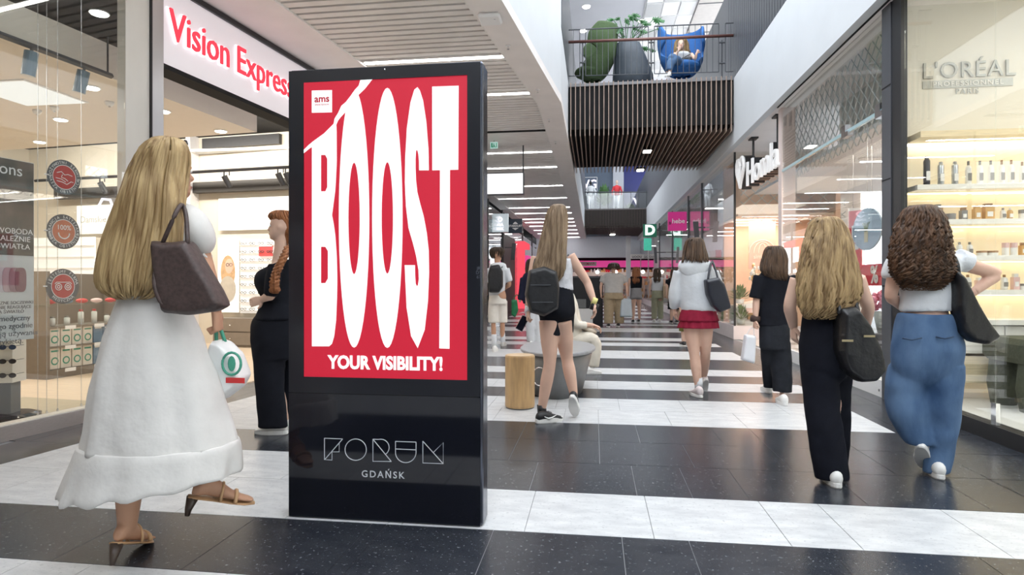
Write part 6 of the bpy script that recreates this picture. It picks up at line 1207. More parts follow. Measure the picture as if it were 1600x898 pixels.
# 2 red-haired woman in black beside the totem
f = Fig('red-haired woman in black with a long braid, half hidden by the totem', 5.0, 432, skinC, 1.0, .011, 4)
blk = cloth('black_cloth', (.008, .009, .014), .15, .3, 8); redh = streak_mat('hair_auburn', (.18, .06, .02), (.42, .17, .07), sc=60)
st1 = f.stand(434, 678); st2 = f.stand(452, 674)
f.body((439, 332, 392, 96, 0), ((428, 414, -.16), (445, 414, .16)), (428, 520), [((430, 416, -.17), (424, 460, -.2), (409, 468, -.12)), ((445, 416, .17), (452, 465, .2), (440, 505, .15))], [((425, 525, -.08), (425, 600, -.08), st1 and (430, 664, -.05)), ((438, 525, .08), (444, 600, .08), (448, 662, .05))], [(f.p((411, 467, -.12)), -RGT + UP * -.3, FWD, .4, 1)], tk=.9, lk=.55)
f.face()
tp = f.loft([(405, 440, 462, 1.2), (413, 424, 464, 1.1), (425, 404, 464, 1.0), (440, 398, 464, .95), (455, 404, 464, .9), (470, 411, 466, .9), (485, 404, 468, .9), (500, 398, 470, .9)]); f.limb(tp, [(430, 414, -.17), (425, 442, -.2), (422, 462, -.2)], [.062, .058, .052]); f.put(tp, 'top', blk, vox=.014)
pm = f.loft([(490, 402, 466, .8), (505, 394, 470, .8), (530, 393, 470, .8), (560, 397, 470, .75)]); f.loft([(540, 395, 445, .6, -.06), (600, 399, 445, .55, -.06), (640, 402, 447, .5, -.06), (668, 404, 449, .5, -.06)], pm); f.loft([(540, 425, 470, .6, .1), (600, 430, 470, .55, .1), (665, 434, 470, .5, .1)], pm); f.put(pm, 'trousers', blk, vox=.014)
wh_sh = mat('shoe_white', (.78, .77, .75), .5, var=.04); wh_so = mat('sole_white', (.72, .71, .69), .5, var=.04)
f.shoe(st1, 85, 0, wh_sh, wh_so, lace=white_plain); f.shoe(st2, 80, 0, wh_sh, wh_so)
f.hair([(328.5, 432, 448, .8), (333, 423, 456, .75), (340, 421, 460, .75), (350, 433, 462, .72), (362, 441, 462, .7), (374, 446, 462, .55), (384, 448, 460, .4)], redh, locks=140, full=True, r=.007)
brd = MB()
pts = [f.p(q) for q in ((450, 385, -.12), (444, 400, -.2), (436, 416, -.24), (430, 432, -.25), (429, 448, -.25), (431, 457, -.24))]
k = dense([tuple(q) for q in pts], 6)
for ph in (0, 2.1, 4.2): brd.tube([V(q) + RGT * (.016 * math.sin(i * .9 + ph)) + FWD * (.012 * math.cos(i * .9 + ph)) for i, q in enumerate(k)], [.018 + .012 * (i / len(k)) if i < len(k) - 5 else .03 * (len(k) - i) / 5 + .004 for i in range(len(k))], 7)
f.put(brd, 'braid', redh)
# 3 woman with black backpack
f = Fig('woman with long brown hair, black backpack and black shorts mid-stride', 5.5, 852, skinA, 1.0, .010, 5)
brown = streak_mat('hair_ash', (.11, .07, .04), (.31, .22, .14)); s3 = f.stand(850, 660); l3 = (897, 618, .05)
f.body((868, 323, 380, 10, 0), ((838, 400, 0), (890, 396, 0)), (867, 480), [((890, 399, 0), (917, 440, .02), (929, 474, -.05)), ((838, 402, 0), (828, 450, -.05), (826, 486, -.1))], [((858, 500, 0), (859, 567, -.02), (846, 642, 0)), ((878, 500, .03), (886, 560, .1), l3)], [(f.p((929, 474, -.05)), V((.05, 0, -1)), -RGT, .3, -1), (f.p((826, 486, -.1)), V((-.12, 0, -1)), RGT, .5, 1, True)])
f.put(f.loft([(404, 838, 894, .6), (425, 841, 895, .62), (440, 844, 895, .62), (453, 846, 896, .65)]), 'strapless_top', cloth('top_greywhite', (.62, .62, .66), .2, .5, 20))
sm_ = f.loft([(447, 846, 896, .66), (470, 840, 898, .7), (490, 839, 898, .7), (500, 852, 888, .5), (506, 864, 876, .3)]); f.loft([(490, 841, 873, .9), (524, 845, 876, .9)], sm_); f.loft([(490, 866, 898, .9, .05), (520, 868, 895, .9, .06)], sm_); f.put(sm_, 'shorts', blk, vox=.012)
f.hair([(319, 866, 879, .9), (326, 858, 884, .9), (345, 852, 886, .85), (370, 847, 884, .6, -.03), (400, 841, 882, .4, -.07), (425, 834, 880, .35, -.09), (443, 832, 868, .35, -.09), (455, 838, 858, .3, -.09)], brown, locks=140, wave=.015, dd=-.02)
bs = mat('shoe_black', (.012, .012, .014), .5, var=.1)
f.shoe(s3, -62, 0, bs, wh_so, lace=anthracite, sole_h=.038, swoosh=white_plain); f.shoe(l3, -15, 48, bs, wh_so, sole_h=.038)
f.put(MB().tube([f.p((846, 632, 0)), f.p((847, 645, 0))], .042, 12), 'sock', bs)
f.put(MB().tube([f.p((925, 469, -.05)), f.p((932, 472, -.05))], .034, 14), 'wristband', mat('yellow_band', (.75, .68, .25), .5, var=.05)); f.put(MB().tube([f.p((923, 477, -.05)), f.p((934, 481, -.05))], .034, 14), 'watch', bs); f.put(MB().tube([f.p((820, 482, -.1)), f.p((832, 484, -.1))], .03, 14), 'bracelet', white_plain)
own_bag(f, 'backpack', 'black backpack carried low on her back by the woman in shorts', [(826, 422), (850, 416), (870, 424), (874, 450), (872, 482), (850, 494), (828, 488), (820, 460)], -.16, .17, mat('pack_black', (.012, .012, .014), .45, var=.2, scale=30, bump=.2), [[(832, 428, -.1), (836, 406, -.06), (842, 398, .04)], [(868, 428, -.1), (884, 408, -.07), (888, 398, .04)]], None, .01, 'backpack', lambda t: (MB().box(*(lambda c: (c.x - .09, c.x + .09, c.y - .006, c.y + .004, c.z - .004, c.z + .004))(P(844, 445, 5.5 - .25))).build('zip', anthracite, t), MB().box(*(lambda c: (c.x - .1, c.x + .1, c.y - .006, c.y + .004, c.z - .004, c.z + .004))(P(846, 472, 5.5 - .25))).build('zip', anthracite, t)))
t = thing('phone', 'phone held in the left hand of the woman in shorts', 'phone', f.p((816, 505, -.1))); c = t.location; MB().bevbox(-.035, .035, -.004, .004, -.07, .07, .004, Matrix.Translation(c) @ Matrix.Rotation(.5, 4, 'Y')).build('body', steel, t); MB().box(-.031, .031, -.0055, -.0042, -.064, .064, Matrix.Translation(c) @ Matrix.Rotation(.5, 4, 'Y')).build('display', gloss_black, t)
# 4 seated person in beige
f = Fig('person in beige clothes and white sneakers sitting on the oak stool', 8.45, 915, skinA, 1.0, .012, 6)
beige = cloth('beige_cloth', (.56, .49, .40), .06, .6, 10); beige2 = cloth('beige_light', (.70, .65, .56), .05, .6, 10)
sA, sB = f.stand(918, 584), f.stand(906, 576)
f.body((876, 428, 454, -75, 0), ((884, 464, -.17), (888, 464, .17)), (892, 532), [((885, 466, -.17), (900, 506, -.2), (928, 508, -.08)), ((888, 466, .17), (903, 506, .2), (930, 510, .06))], [((893, 532, -.09), (929, 530, -.12), (920, 574, -.1)), ((893, 532, .09), (926, 530, .12), (909, 566, .1))], [(f.p((928, 508, -.08)), RGT * .9 - UP * .35, V((0, 0, -1)), .5, 1), (f.p((929, 510, .06)), RGT * .9 - UP * .4, V((0, 0, -1)), .5, -1)], tk=.85)
f.face()
tp = f.loft([(458, 874, 896, 1.2), (472, 870, 902, 1.3), (500, 872, 908, 1.3), (525, 876, 910, 1.3), (538, 878, 908, 1.3)]); f.limb(tp, [(885, 468, -.18), (892, 490, -.22), (900, 506, -.22), (915, 508, -.16)], [.075, .068, .062, .05]); f.limb(tp, [(888, 468, .18), (896, 490, .22), (904, 506, .22), (917, 509, .14)], [.075, .068, .062, .05]); f.put(tp, 'jacket', beige2, vox=.014)
pm = MB(); f.limb(pm, [(888, 532, -.09), (910, 530, -.11), (928, 531, -.12), (929, 548, -.12), (927, 572, -.11)], [.12, .10, .085, .085, .08]); f.limb(pm, [(888, 532, .09), (910, 531, .11), (922, 533, .12), (919, 550, .11), (914, 568, .1)], [.12, .10, .085, .085, .08]); pm.ell(f.p((890, 532, 0)), (RGT * .15, FWD * .19, UP * .11), 16, 10); f.put(pm, 'trousers', beige2, vox=.014)
f.put(MB().ell(f.p((918, 514, 0)), (RGT * .13 + UP * -.05, FWD * .14, UP * .05 + RGT * .02), 16, 8), 'folded_cloth', beige)
f.shoe(sA, -88, 0, wh_sh, wh_so, lace=white_plain); f.shoe(sB, -85, 0, wh_sh, wh_so)
f.hair([(426, 869, 884, .9), (432, 865, 886, .9), (442, 864, 882, .8), (452, 866, 874, .6)], streak_mat('hair_dark', (.03, .02, .015), (.09, .06, .04)), locks=70, full=True, r=.01)
dkh = MATS['hair_dark']
# 5 man with backpack in white shorts
f = Fig('man in white T-shirt and cream shorts with a black backpack by the left shops', 11.2, 776, skinB, 1.05, .014, 7)
sA, sB = f.stand(773, 549), f.stand(786, 540)
f.body((777, 388, 411, -25, 0), ((764, 418), (790, 418)), (778, 465), [((790, 420, 0), (796, 444, 0), (787, 452, .15)), ((764, 420, 0), (758, 444, 0), (760, 462, .05))], [((772, 470), (771, 505), (772, 540)), ((784, 470, .02), (785, 505, .05), (785, 532, .1))], tk=.9, lk=.78)
tp = f.loft([(410, 772, 784, .8), (415, 765, 791, .7), (435, 763, 790, .7), (465, 764, 789, .7)]); f.limb(tp, [(790, 420), (793, 430), (796, 440)], [.075, .07, .065]); f.limb(tp, [(764, 420), (761, 430), (758, 440)], [.075, .07, .065]); f.put(tp, 't_shirt', white_cloth, vox=.016)
sm_ = f.loft([(460, 764, 790, .7), (475, 763, 792, .75)]); f.loft([(470, 763, 779, .9), (504, 763, 778, .9)], sm_); f.loft([(470, 776, 793, .9, .03), (504, 778, 793, .9, .05)], sm_); f.put(sm_, 'shorts', cloth('cream_cloth', (.74, .70, .64), .04, .4), vox=.016)
f.hair([(386, 769, 785, .9), (391, 765, 788, .9), (399, 766, 785, .8), (404, 769, 782, .7)], dkh, locks=80, full=True, r=.009)
f.shoe(sA, -5, 0, wh_sh, wh_so, k=1.1); f.shoe(sB, -10, 0, wh_sh, wh_so, k=1.1)
for q in (((772, 522), (772, 542)), ((785, 520, .1), (786, 534, .1))): f.put(MB().tube([f.p(q[0]), f.p(q[1])], [.05, .045], 10), 'sock', white_cloth)
own_bag(f, 'backpack', 'black backpack on the man in white', [(766, 415), (780, 413), (786, 424), (786, 448), (780, 457), (764, 457), (762, 430)], -.18, .2, MATS['pack_black'], [[(768, 417, -.12), (768, 412, 0)], [(784, 418, -.12), (787, 412, 0)]], None, .016, 'backpack')
# 6 person in navy
f = Fig('person in navy top and white trousers half hidden behind the backpack woman', 12.1, 834, skinA, 1.0, .015, 8)
f.body((832, 406, 426, 0, 0), ((818, 432), (846, 432)), (834, 472), [((818, 434), (815, 455), (812, 472)), ((846, 434), (849, 455), (848, 475))], [((829, 478), (829, 508), (830, 534)), ((840, 478), (840, 508), (840, 534))], tk=.9)
tp = f.loft([(424, 826, 838, .8), (430, 817, 847, .7), (450, 816, 846, .7), (474, 817, 847, .7)]); f.limb(tp, [(818, 434), (815, 455), (813, 468)], [.07, .06, .05]); f.limb(tp, [(846, 434), (849, 455), (848, 470)], [.07, .06, .05]); f.put(tp, 'top', cloth('navy_cloth', (.016, .018, .04), .1), vox=.018)
pm = f.loft([(470, 819, 846, .75), (485, 820, 847, .75)]); f.loft([(480, 820, 836, .9), (534, 823, 838, .9)], pm); f.loft([(480, 832, 848, .9), (534, 834, 849, .9)], pm); f.put(pm, 'trousers', white_cloth, vox=.018)
f.shoe(f.stand(830, 541), 0, 0, wh_sh, wh_so); f.shoe(f.stand(842, 541), 0, 0, wh_sh, wh_so); f.hair([(404, 825, 839, .9), (410, 822, 842, .9), (425, 822, 842, .7), (436, 826, 838, .4)], dkh, locks=60)
own_bag(f, 'shopping_bag', 'green shopping bag carried beside the navy-clad person', [(799, 468), (808, 468), (810, 485), (805, 496), (799, 492)], 0, .12, mat('green_bag', (.01, .16, .06), .4, var=.3, scale=14), [[(801, 469), (808, 460), (812, 472)]], None, .014)
# 7 woman in white hoodie and red skirt
f = Fig('woman in white hooded jacket and red ruffled skirt walking away', 6.68, 1090, skinA, 1.0, .010, 9)
hood = cloth('hoodie_white', (.58, .60, .63), .03, .55, 7); redsk = cloth('skirt_red', (.23, .012, .035), .12, .4, 14); s7 = f.stand(1091, 620); l7 = (1099, 592, .32)
f.body((1086, 374, 410, 0, 0), ((1062, 424), (1114, 424)), (1090, 486), [((1062, 426), (1055, 462, .03), (1054, 482, .12)), ((1114, 426), (1126, 460, .03), (1128, 480, .12))], [((1080, 505), (1085, 553), (1091, 604)), ((1101, 505), (1102, 550, .06), l7)], [(f.p((1054, 482, .12)), V((0, .3, -1)), RGT, .4, 1)], tk=.85)
tp = f.loft([(408, 1072, 1102, .8), (416, 1062, 1112, .7), (430, 1058, 1118, .65), (450, 1060, 1119, .7), (472, 1063, 1119, .72), (482, 1064, 1118, .72), (486, 1066, 1116, .7)], fold=.02, nf=7); f.limb(tp, [(1062, 424), (1057, 445, .02), (1054, 464, .03), (1054, 480, .1)], [.07, .072, .068, .055]); f.limb(tp, [(1114, 424), (1120, 445, .02), (1126, 462, .03), (1128, 478, .1)], [.07, .072, .068, .055]); tq = f.put(tp, 'hoodie', hood, vox=.012)
f.put(f.loft([(405, 1069, 1104, .75, -.01), (410, 1061, 1110, .65, -.03), (418, 1060, 1111, .5, -.06), (428, 1067, 1107, .38, -.08), (436, 1079, 1098, .3, -.085), (439, 1086, 1092, .3, -.085)], fold=.03, nf=5), 'hood', hood, tq, wr=.012)
sk = f.put(f.loft([(482, 1066, 1116, .7), (490, 1063, 1119, .72), (501, 1061, 1122, .74)], fold=.06, nf=13, n=70), 'skirt', redsk); f.put(f.loft([(494, 1065, 1119, .7), (502, 1063, 1121, .72), (512, 1060, 1122, .75)], fold=.07, nf=15, n=70, ph=1), 'lower_ruffle', redsk, sk)
f.hair([(371, 1079, 1093, .9), (376, 1073, 1098, .9), (388, 1069, 1101, .8), (400, 1067, 1105, .6, -.03), (411, 1065, 1107, .4, -.07)], streak_mat('hair_brown', (.032, .018, .011), (.115, .066, .038)), locks=130, dd=-.02); brh = MATS['hair_brown']
f.put(MB().tube([f.p((1091, 590)), f.p((1092, 606))], .045, 12), 'sock', white_cloth); pks = mat('shoe_pink', (.66, .58, .58), .5, var=.12, scale=30); f.shoe(s7, 6, 0, pks, wh_so, high=.02); f.shoe(l7, 0, 50, pks, wh_so)
own_bag(f, 'shoulder_bag', 'dark navy shoulder bag on the white hoodie', [(1100, 437), (1122, 433), (1130, 442), (1137, 465), (1141, 481), (1124, 488), (1112, 478), (1103, 460)], -.16, .14, mat('navy_leather', (.018, .02, .03), .35, var=.15), [[(1106, 438, -.18), (1110, 415, -.12), (1113, 408, -.05)], [(1122, 436, -.18), (1117, 418, -.12), (1113, 408, -.05)]], None, .011, sr=.012)
# 8 woman in black T-shirt with paper bag
f = Fig('brown-haired woman in black T-shirt and wide black trousers with white bag', 6.43, 1208, skinA, .97, .010, 10)
s8, s8b = f.stand(1224, 632), f.stand(1200, 613)
f.body((1209, 387, 420, -15, 0), ((1190, 432), (1230, 432)), (1209, 505), [((1190, 434), (1182, 468, 0), (1180, 500, -.03)), ((1230, 434), (1236, 468, .05), (1234, 500, .12))], [((1200, 515, .03), (1202, 565, .1), (1202, 600, .2)), ((1219, 515), (1220, 570), (1222, 620))], [(f.p((1180, 500, -.03)), V((-.05, 0, -1)), RGT, .5, 1, True)], tk=.85, lk=.55)
tp = f.loft([(418, 1200, 1220, .8), (426, 1189, 1230, .7), (440, 1186, 1232, .65), (465, 1187, 1231, .68), (490, 1185, 1231, .7), (509, 1184, 1231, .72)], fold=.02, nf=6); f.limb(tp, [(1190, 432), (1185, 448), (1181, 466)], [.085, .08, .075]); f.limb(tp, [(1230, 432), (1234, 448), (1237, 464)], [.085, .08, .075]); f.put(tp, 't_shirt', blk, vox=.012)
pm = f.loft([(503, 1186, 1231, .72), (525, 1186, 1233, .75), (545, 1187, 1234, .75)]); f.loft([(535, 1187, 1214, .9, .03), (570, 1190, 1213, .85, .1), (606, 1193, 1212, .85, .2)], pm); f.loft([(535, 1206, 1235, .9), (575, 1205, 1236, .85), (612, 1208, 1236, .85)], pm); f.put(pm, 'trousers', cloth('charcoal_cloth', (.018, .02, .026), .2, .5, 8), vox=.013)
f.shoe(s8, -8, 0, wh_sh, wh_so, high=.01); f.shoe(s8b, -5, 0, wh_sh, wh_so)
f.hair([(384, 1202, 1217, .9), (389, 1196, 1224, .9), (402, 1192, 1228, .85), (414, 1190, 1229, .6, -.03), (424, 1191, 1229, .45, -.06), (434, 1203, 1229, .4, -.07), (440, 1216, 1227, .3, -.06)], brh, locks=120, wave=.01, dd=-.01)
f.put(MB().tube([f.p((1174, 497, -.03)), f.p((1186, 499, -.03))], .035, 14), 'hair_tie', mat('brown_scrunchie', (.05, .025, .02), .8, var=.2))
own_bag(f, 'paper_bag', 'white paper carrier bag held by the woman in black T-shirt', [(1164, 522), (1180, 524), (1178, 568), (1158, 562)], -.02, .1, mat('paper_white', (.72, .72, .76), .5, var=.03), [[(1166, 523, -.02), (1172, 514, -.02), (1177, 511, -.02)], [(1178, 525, -.02), (1178, 516, -.02), (1177, 511, -.02)]], None, .010, sr=.004)
# 9 woman with long blond hair in black trousers
f = Fig('woman with long wavy blond hair and wide black trousers carrying a leather bag', 3.74, 1300, skinC, 1.0, .009, 11)
s9 = f.stand(1303, 757); s9b = f.stand(1305, 731)
f.body((1291, 345, 402, 0, 0), ((1247, 432), (1338, 430)), (1290, 515), [((1248, 436), (1234, 478, .02), (1240, 512, .12)), ((1338, 434), (1356, 478, .03), (1352, 515, .16))], [((1275, 530), (1285, 640), (1302, 744)), ((1305, 530), (1308, 630, .08), (1306, 715, .3))], [(f.p((1240, 508, .11)), V((.05, .1, -1)), RGT, .45, 1)], tk=.78, lk=.55)
f.put(f.loft([(428, 1262, 1326, .6), (445, 1256, 1332, .6), (475, 1258, 1326, .62), (500, 1256, 1322, .65)]), 'top', cloth('cream_top', (.72, .66, .56), .05, .4))
pm = f.loft([(492, 1254, 1322, .66), (515, 1251, 1328, .7), (545, 1250, 1330, .72), (575, 1252, 1329, .7), (598, 1268, 1312, .5)]); f.loft([(560, 1251, 1304, .85), (620, 1256, 1310, .75), (680, 1263, 1318, .7), (748, 1275, 1326, .7)], pm); f.loft([(560, 1282, 1330, .85, .05), (620, 1284, 1331, .75, .1), (690, 1286, 1328, .7, .22), (724, 1288, 1324, .7, .3)], pm); f.put(pm, 'trousers', cloth('ink_cloth', (.007, .008, .014), .2, .5, 6), vox=.011)
f.shoe(s9, -12, 0, wh_sh, wh_so); f.shoe(s9b, -5, 0, wh_sh, wh_so)
f.hair([(339, 1280, 1302, .9), (346, 1270, 1312, .9), (365, 1262, 1322, .85), (390, 1257, 1329, .6, -.04), (420, 1252, 1336, .42, -.07), (450, 1250, 1341, .36, -.09), (475, 1253, 1334, .33, -.1), (490, 1258, 1316, .3, -.1), (499, 1264, 1300, .3, -.1)], streak_mat('hair_gold', (.16, .095, .042), (.46, .32, .16)), locks=190, wave=.014, curl=26, dd=-.02, r=.010)
own_bag(f, 'leather_bag', 'black slouchy leather bag on the shoulder of the blond woman', [(1308, 482), (1332, 478), (1352, 505), (1370, 545), (1377, 578), (1364, 594), (1340, 596), (1318, 580), (1306, 545)], -.15, .16, mat('leather_black', (.010, .010, .012), .35, var=.2, scale=14, bump=.5), [[(1312, 490, -.18), (1310, 465, -.14), (1318, 440, -.1), (1330, 430, -.03)], [(1344, 500, -.18), (1336, 470, -.14), (1332, 445, -.1), (1330, 430, -.03)]], None, .01, sr=.014, extra=lambda t: [MB().box(*(lambda c: (c.x - .03, c.x + .03, c.y - .006, c.y, c.z - .006, c.z + .006))(P(px, py, 3.74 - .245))).build('buckle', mat('brass', (.6, .5, .3), .3, .8, var=.05), t) for px, py in ((1324, 532), (1358, 525))])
# 10 woman in jeans
f = Fig('woman with curly brown hair, white cropped T-shirt and blue baggy jeans', 3.9, 1452, skinA, 1.0, .009, 12)
denim = mat('denim', (.04, .085, .18), .8, col2=(.14, .23, .38), scale=5, bump=.5, bscale=9, spec=.2, stretch=(1, 1, .5)); s10 = f.stand(1464, 744); l10 = (1442, 690, .02)
f.body((1440, 330, 390, 5, 0), ((1404, 408), (1494, 404)), (1448, 505), [((1402, 412), (1392, 462, .02), (1412, 482, .16)), ((1496, 408), (1557, 428, .06), (1522, 456, .02))], [((1430, 530), (1420, 625, .06), l10), ((1466, 530), (1468, 640), (1466, 726))], [(f.p((1522, 456, .02)), -RGT + UP * -.2, FWD, .5, 1, True), (f.p((1412, 482, .16)), RGT + FWD * .5, FWD, .4, 1)], tk=.86, lk=.6)
tp = f.loft([(390, 1430, 1462, .7), (398, 1408, 1492, .62), (412, 1402, 1498, .58), (435, 1405, 1497, .6), (462, 1408, 1494, .62), (485, 1408, 1491, .64)], fold=.012, nf=9); f.limb(tp, [(1404, 410), (1398, 422), (1394, 436)], [.075, .07, .066]); f.limb(tp, [(1494, 404), (1506, 408), (1516, 412)], [.075, .07, .066]); f.put(tp, 'cropped_top', white_cloth, vox=.011)
pm = f.loft([(490, 1406, 1492, .64), (505, 1402, 1496, .68), (535, 1397, 1501, .66), (565, 1395, 1502, .58), (590, 1402, 1495, .45), (612, 1425, 1470, .3)]); f.loft([(570, 1392, 1450, .85, .03), (610, 1384, 1446, .8, .05), (645, 1388, 1453, .75, .04), (675, 1404, 1462, .7, .02), (694, 1416, 1466, .68, .0)], pm); f.loft([(570, 1440, 1503, .85), (620, 1441, 1501, .75), (670, 1443, 1496, .72), (715, 1445, 1488, .72), (738, 1444, 1484, .7)], pm); jn = f.put(pm, 'jeans', denim, vox=.011)
for x0, x1, y0 in ((1410, 1440, 528), (1462, 1490, 526)): f.put(MB().tube([f.p((x0, y0, -.14)), f.p(((x0 + x1) / 2, y0 + 3, -.165)), f.p((x1, y0, -.14))], .005, 6), 'pocket_seam', mat('denim_dark', (.03, .06, .12), .8, var=.1), jn)
f.shoe(s10, -20, 0, wh_sh, wh_so, lace=anthracite); f.shoe(l10, -40, 42, mat('shoe_grey', (.55, .55, .58), .5, var=.1), wh_so)
f.hair([(321, 1427, 1451, .9), (328, 1416, 1463, .9), (350, 1405, 1473, .85), (378, 1399, 1478, .7, -.03), (402, 1397, 1482, .5, -.06), (425, 1400, 1485, .42, -.08), (440, 1410, 1474, .36, -.09), (454, 1420, 1462, .3, -.09)], streak_mat('hair_curly', (.028, .014, .008), (.13, .065, .034), zs=.3), locks=260, wave=.032, curl=34, dd=-.01, r=.011)
own_bag(f, 'shoulder_bag', 'long black shoulder bag swinging beside the blue jeans', [(1488, 420), (1500, 430), (1515, 462), (1535, 498), (1557, 528), (1540, 538), (1516, 534), (1498, 518), (1490, 480)], -.12, .12, MATS['leather_black'], [[(1492, 425, -.12), (1486, 405, -.1), (1480, 390, -.02)], [(1498, 430, -.12), (1494, 408, -.1), (1482, 390, -.02)]], None, .01, sr=.014)
# far strollers
def stroller(label, d, px, ytop, yfoot, skin, sc, topm, botm, hairm, hw, long_hair, bottom, yaw=0, seed=1, arms_bare=True, sleeve=.5, shoem=None, ywaist=None):
    f = Fig(label, d, px, skin, sc, .018, seed); H = yfoot - ytop; Y = lambda t: ytop + H * t; w = hw
    f.body((px, ytop + 1, Y(.135), yaw, 0), ((px - w, Y(.19)), (px + w, Y(.19))), (px, Y(.47)), [((px - w, Y(.2)), (px - w * 1.25, Y(.35)), (px - w * 1.25, Y(.48))), ((px + w, Y(.2)), (px + w * 1.25, Y(.35)), (px + w * 1.3, Y(.48)))], [((px - w * .45, Y(.52)), (px - w * .45, Y(.74)), (px - w * .5, Y(.95))), ((px + w * .45, Y(.52)), (px + w * .5, Y(.74), .1), (px + w * .55, Y(.945), .15))], [(f.p((px - w * 1.25, Y(.48))), DOWN, RGT, .4, 1), (f.p((px + w * 1.3, Y(.48))), DOWN, -RGT, .4, -1)], tk=.88)
    tw_ = Y(ywaist or .47); tp = f.loft([(Y(.155), px - w * .4, px + w * .4, .8), (Y(.185), px - w, px + w, .62), (Y(.3), px - w * .95, px + w * .95, .62), (tw_, px - w * .92, px + w * .92, .66)])
    if sleeve: f.limb(tp, [(px - w, Y(.2)), (px - w * 1.1, Y(.26)), (px - w * 1.22, Y(.2 + .2 * sleeve))], [.075, .07, .065]); f.limb(tp, [(px + w, Y(.2)), (px + w * 1.1, Y(.26)), (px + w * 1.22, Y(.2 + .2 * sleeve))], [.075, .07, .065])
    f.put(tp, 'top', topm, vox=.02)
    if bottom == 'trousers':
        pm = f.loft([(tw_ - 1, px - w * .9, px + w * .9, .7), (Y(.56), px - w * .98, px + w * .98, .72)]); f.loft([(Y(.54), px - w, px + w * .05, .9), (Y(.94), px - w * .95, px - w * .05, .9)], pm); f.loft([(Y(.54), px - w * .05, px + w, .9, .03), (Y(.94), px + w * .1, px + w, .9, .12)], pm); f.put(pm, 'trousers', botm, vox=.02)
    elif bottom == 'shorts':
        pm = f.loft([(tw_ - 1, px - w * .85, px + w * .85, .7), (Y(.56), px - w, px + w, .72)]); f.loft([(Y(.54), px - w, px + w * .02, .9), (Y(.585), px - w, px - w * .02, .9)], pm); f.loft([(Y(.54), px - w * .02, px + w, .9), (Y(.585), px + w * .02, px + w, .9)], pm); f.put(pm, 'shorts', botm, vox=.02)
    else: f.put(f.loft([(tw_ - 1, px - w * .85, px + w * .85, .7), (Y(.58), px - w * 1.0, px + w * 1.0, .72), (Y(bottom), px - w * 1.05, px + w * 1.05, .72)], fold=.03), 'skirt', botm)
    hr = [(ytop - .3, px - w * .3, px + w * .3, .9), (Y(.02), px - w * .5, px + w * .5, .9), (Y(.07), px - w * .6, px + w * .6, .85)]
    hr += [(Y(.11), px - w * .52, px + w * .52, .7)] if not long_hair else [(Y(.15), px - w * .62, px + w * .62, .5, -.04), (Y(long_hair * .8), px - w * .6, px + w * .6, .35, -.09), (Y(long_hair), px - w * .4, px + w * .4, .3, -.09)]
    f.hair(hr, hairm, locks=60, r=.012, full=not long_hair)
    sh_ = shoem or bs; f.shoe(f.stand(px - w * .5, yfoot), 0, 0, sh_, wh_so); v = f.stand(px + w * .55, yfoot); v += FWD * .15; f.shoe(v, 0, 0, sh_, wh_so); return f
khk = cloth('khaki_cloth', (.34, .27, .18), .1, .5); gtee = cloth('grey_tee', (.46, .45, .44), .05, .3); greenp = cloth('sage_cloth', (.34, .34, .24), .08, .4)
m_ = stroller('man in grey T-shirt, khaki trousers and grey cap walking away', 17.6, 959, 411, 511, skinA, 1.08, gtee, khk, dkh, 16, 0, 'trousers', 0, 21)
m_.put(m_.loft([(410, 955.5, 962.5, .9), (412, 952.5, 965.5, 1.0), (417, 951.5, 966.5, 1.05)]), 'cap', cloth('cap_grey', (.22, .22, .22), .05, .2))
own_bag(m_, 'carrier_bag', 'pale blue carrier bag held by the man in grey', [(969, 466), (986, 467), (988, 495), (968, 495)], 0, .2, mat('bag_blue_grey', (.45, .52, .58), .5, var=.04), [[(971, 467), (976, 461), (978, 460)], [(984, 467), (981, 462), (979, 460)]], None, .018)
stroller('woman with long auburn hair and grey shorts walking away', 19.7, 994, 417, 504, skinA, .98, blk, cloth('grey_short', (.30, .29, .30), .05, .3), redh, 9.5, .31, 'shorts', 0, 22, sleeve=0, ywaist=.38)
m_ = stroller('dark-haired woman in white top and sage trousers walking away', 19.6, 1027, 419, 503, skinA, .98, white_cloth, greenp, dkh, 9.5, .28, 'trousers', 0, 23, sleeve=0, shoem=wh_sh, ywaist=.42)
own_bag(m_, 'handbag', 'beige shoulder bag of the woman in sage trousers', [(1036, 446), (1044, 444), (1046, 460), (1037, 466)], -.1, .14, mat('bag_beige', (.62, .45, .30), .5, var=.05), [[(1038, 446, -.1), (1036, 436, -.05), (1034, 434, 0)]], None, .016)
stroller('woman in short black dress behind the white hoodie', 18.9, 1054, 420, 505, skinA, 1.0, blk, blk, brh, 10, .3, .74, 0, 24, sleeve=.4)
stroller('walker in olive skirt and black shoes hidden behind the red skirt', 12.0, 1074, 408, 541, skinC, 1.0, white_cloth, cloth('olive_skirt', (.20, .20, .05), .2, .4), dkh, 12, 0, .82, 0, 25)
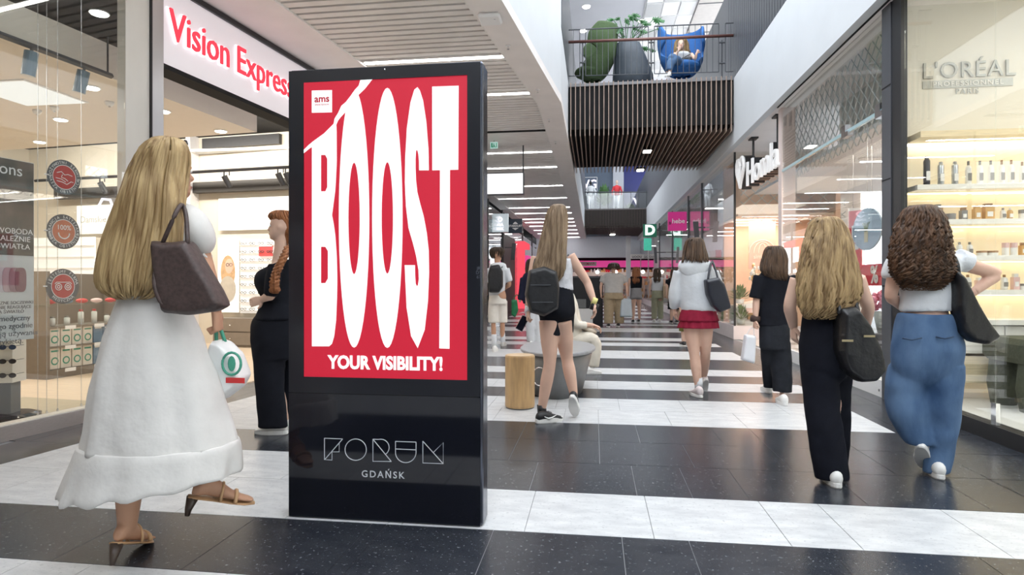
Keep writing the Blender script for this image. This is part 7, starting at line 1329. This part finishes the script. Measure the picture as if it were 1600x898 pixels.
# woman in the blue egg chair
YCF = 13.8; dC = (V((onY(1062, 80, YCF).x, YCF, 0))).dot(FWD)
f = Fig('woman with wavy fair hair in white top and jeans lounging in the blue chair', dC, 1062, skinC, .92, .013, 31); f.root.location.z = ZF2
f.body((1064, 62, 80, 165, 0), ((1080, 83, .05), (1054, 82, .05)), (1068, 104, .1), [((1055, 84, .05), (1052, 94, -.1), (1061, 77, -.14)), ((1080, 85, .05), (1086, 92, -.1), (1089, 82, -.15))], [((1064, 105, .05), (1050, 88, -.3), (1046, 112, -.38)), ((1072, 105, .05), (1056, 92, -.32), (1042, 114, -.3))], [(f.p((1061, 78, -.14)), UP + RGT * .2, FWD, .6, 1, True), (f.p((1089, 83, -.15)), UP * .6 + RGT * .3, FWD, .6, -1, True)], tk=.85)
f.face(); f.put(f.loft([(82, 1058, 1076, .7, .05), (86, 1056, 1080, .65, .05), (95, 1058, 1079, .7, .07), (104, 1056, 1080, .8, .1)]), 'top', white_cloth)
pm = MB(); f.limb(pm, [(1066, 104, .08), (1056, 95, -.15), (1050, 89, -.3), (1047, 100, -.36), (1046, 110, -.38)], [.11, .1, .085, .08, .08]); f.limb(pm, [(1072, 104, .08), (1062, 98, -.15), (1056, 92, -.32), (1048, 103, -.32), (1043, 112, -.3)], [.11, .1, .085, .08, .08]); pm.ell(f.p((1069, 104, .1)), (RGT * .17, FWD * .15, UP * .12), 16, 10); f.put(pm, 'jeans', denim, vox=.014)
f.shoe((1046, 112, -.38), 160, 20, wh_sh, wh_so); f.shoe((1042, 114, -.3), 165, 20, wh_sh, wh_so)
f.hair([(60.5, 1060, 1069, .9, .05), (63, 1056, 1073, .9, .06), (69, 1054, 1075, .8, .08), (78, 1053, 1077, .6, .08), (86, 1053, 1078, .4, .06), (91, 1056, 1060, .3, .04)], MATS['hair_gold'], locks=90, full=True, r=.01, wave=.01, noshell=False)
t = thing('handbag', 'small dark handbag in the lap of the woman in the blue chair', 'bag', f.p((1073, 95, -.1))); MB().bevbox(t.location.x - .11, t.location.x + .11, t.location.y - .05, t.location.y + .05, t.location.z - .07, t.location.z + .07, .02).build('bag_body', MATS['pack_black'], t); MB().tube([t.location + V((-.1, 0, .06)), f.p((1072, 88, -.08)), f.p((1079, 84, -.05))], .008, 6).build('strap', MATS['pack_black'], t)

bpy.data.scenes.remove(TS)
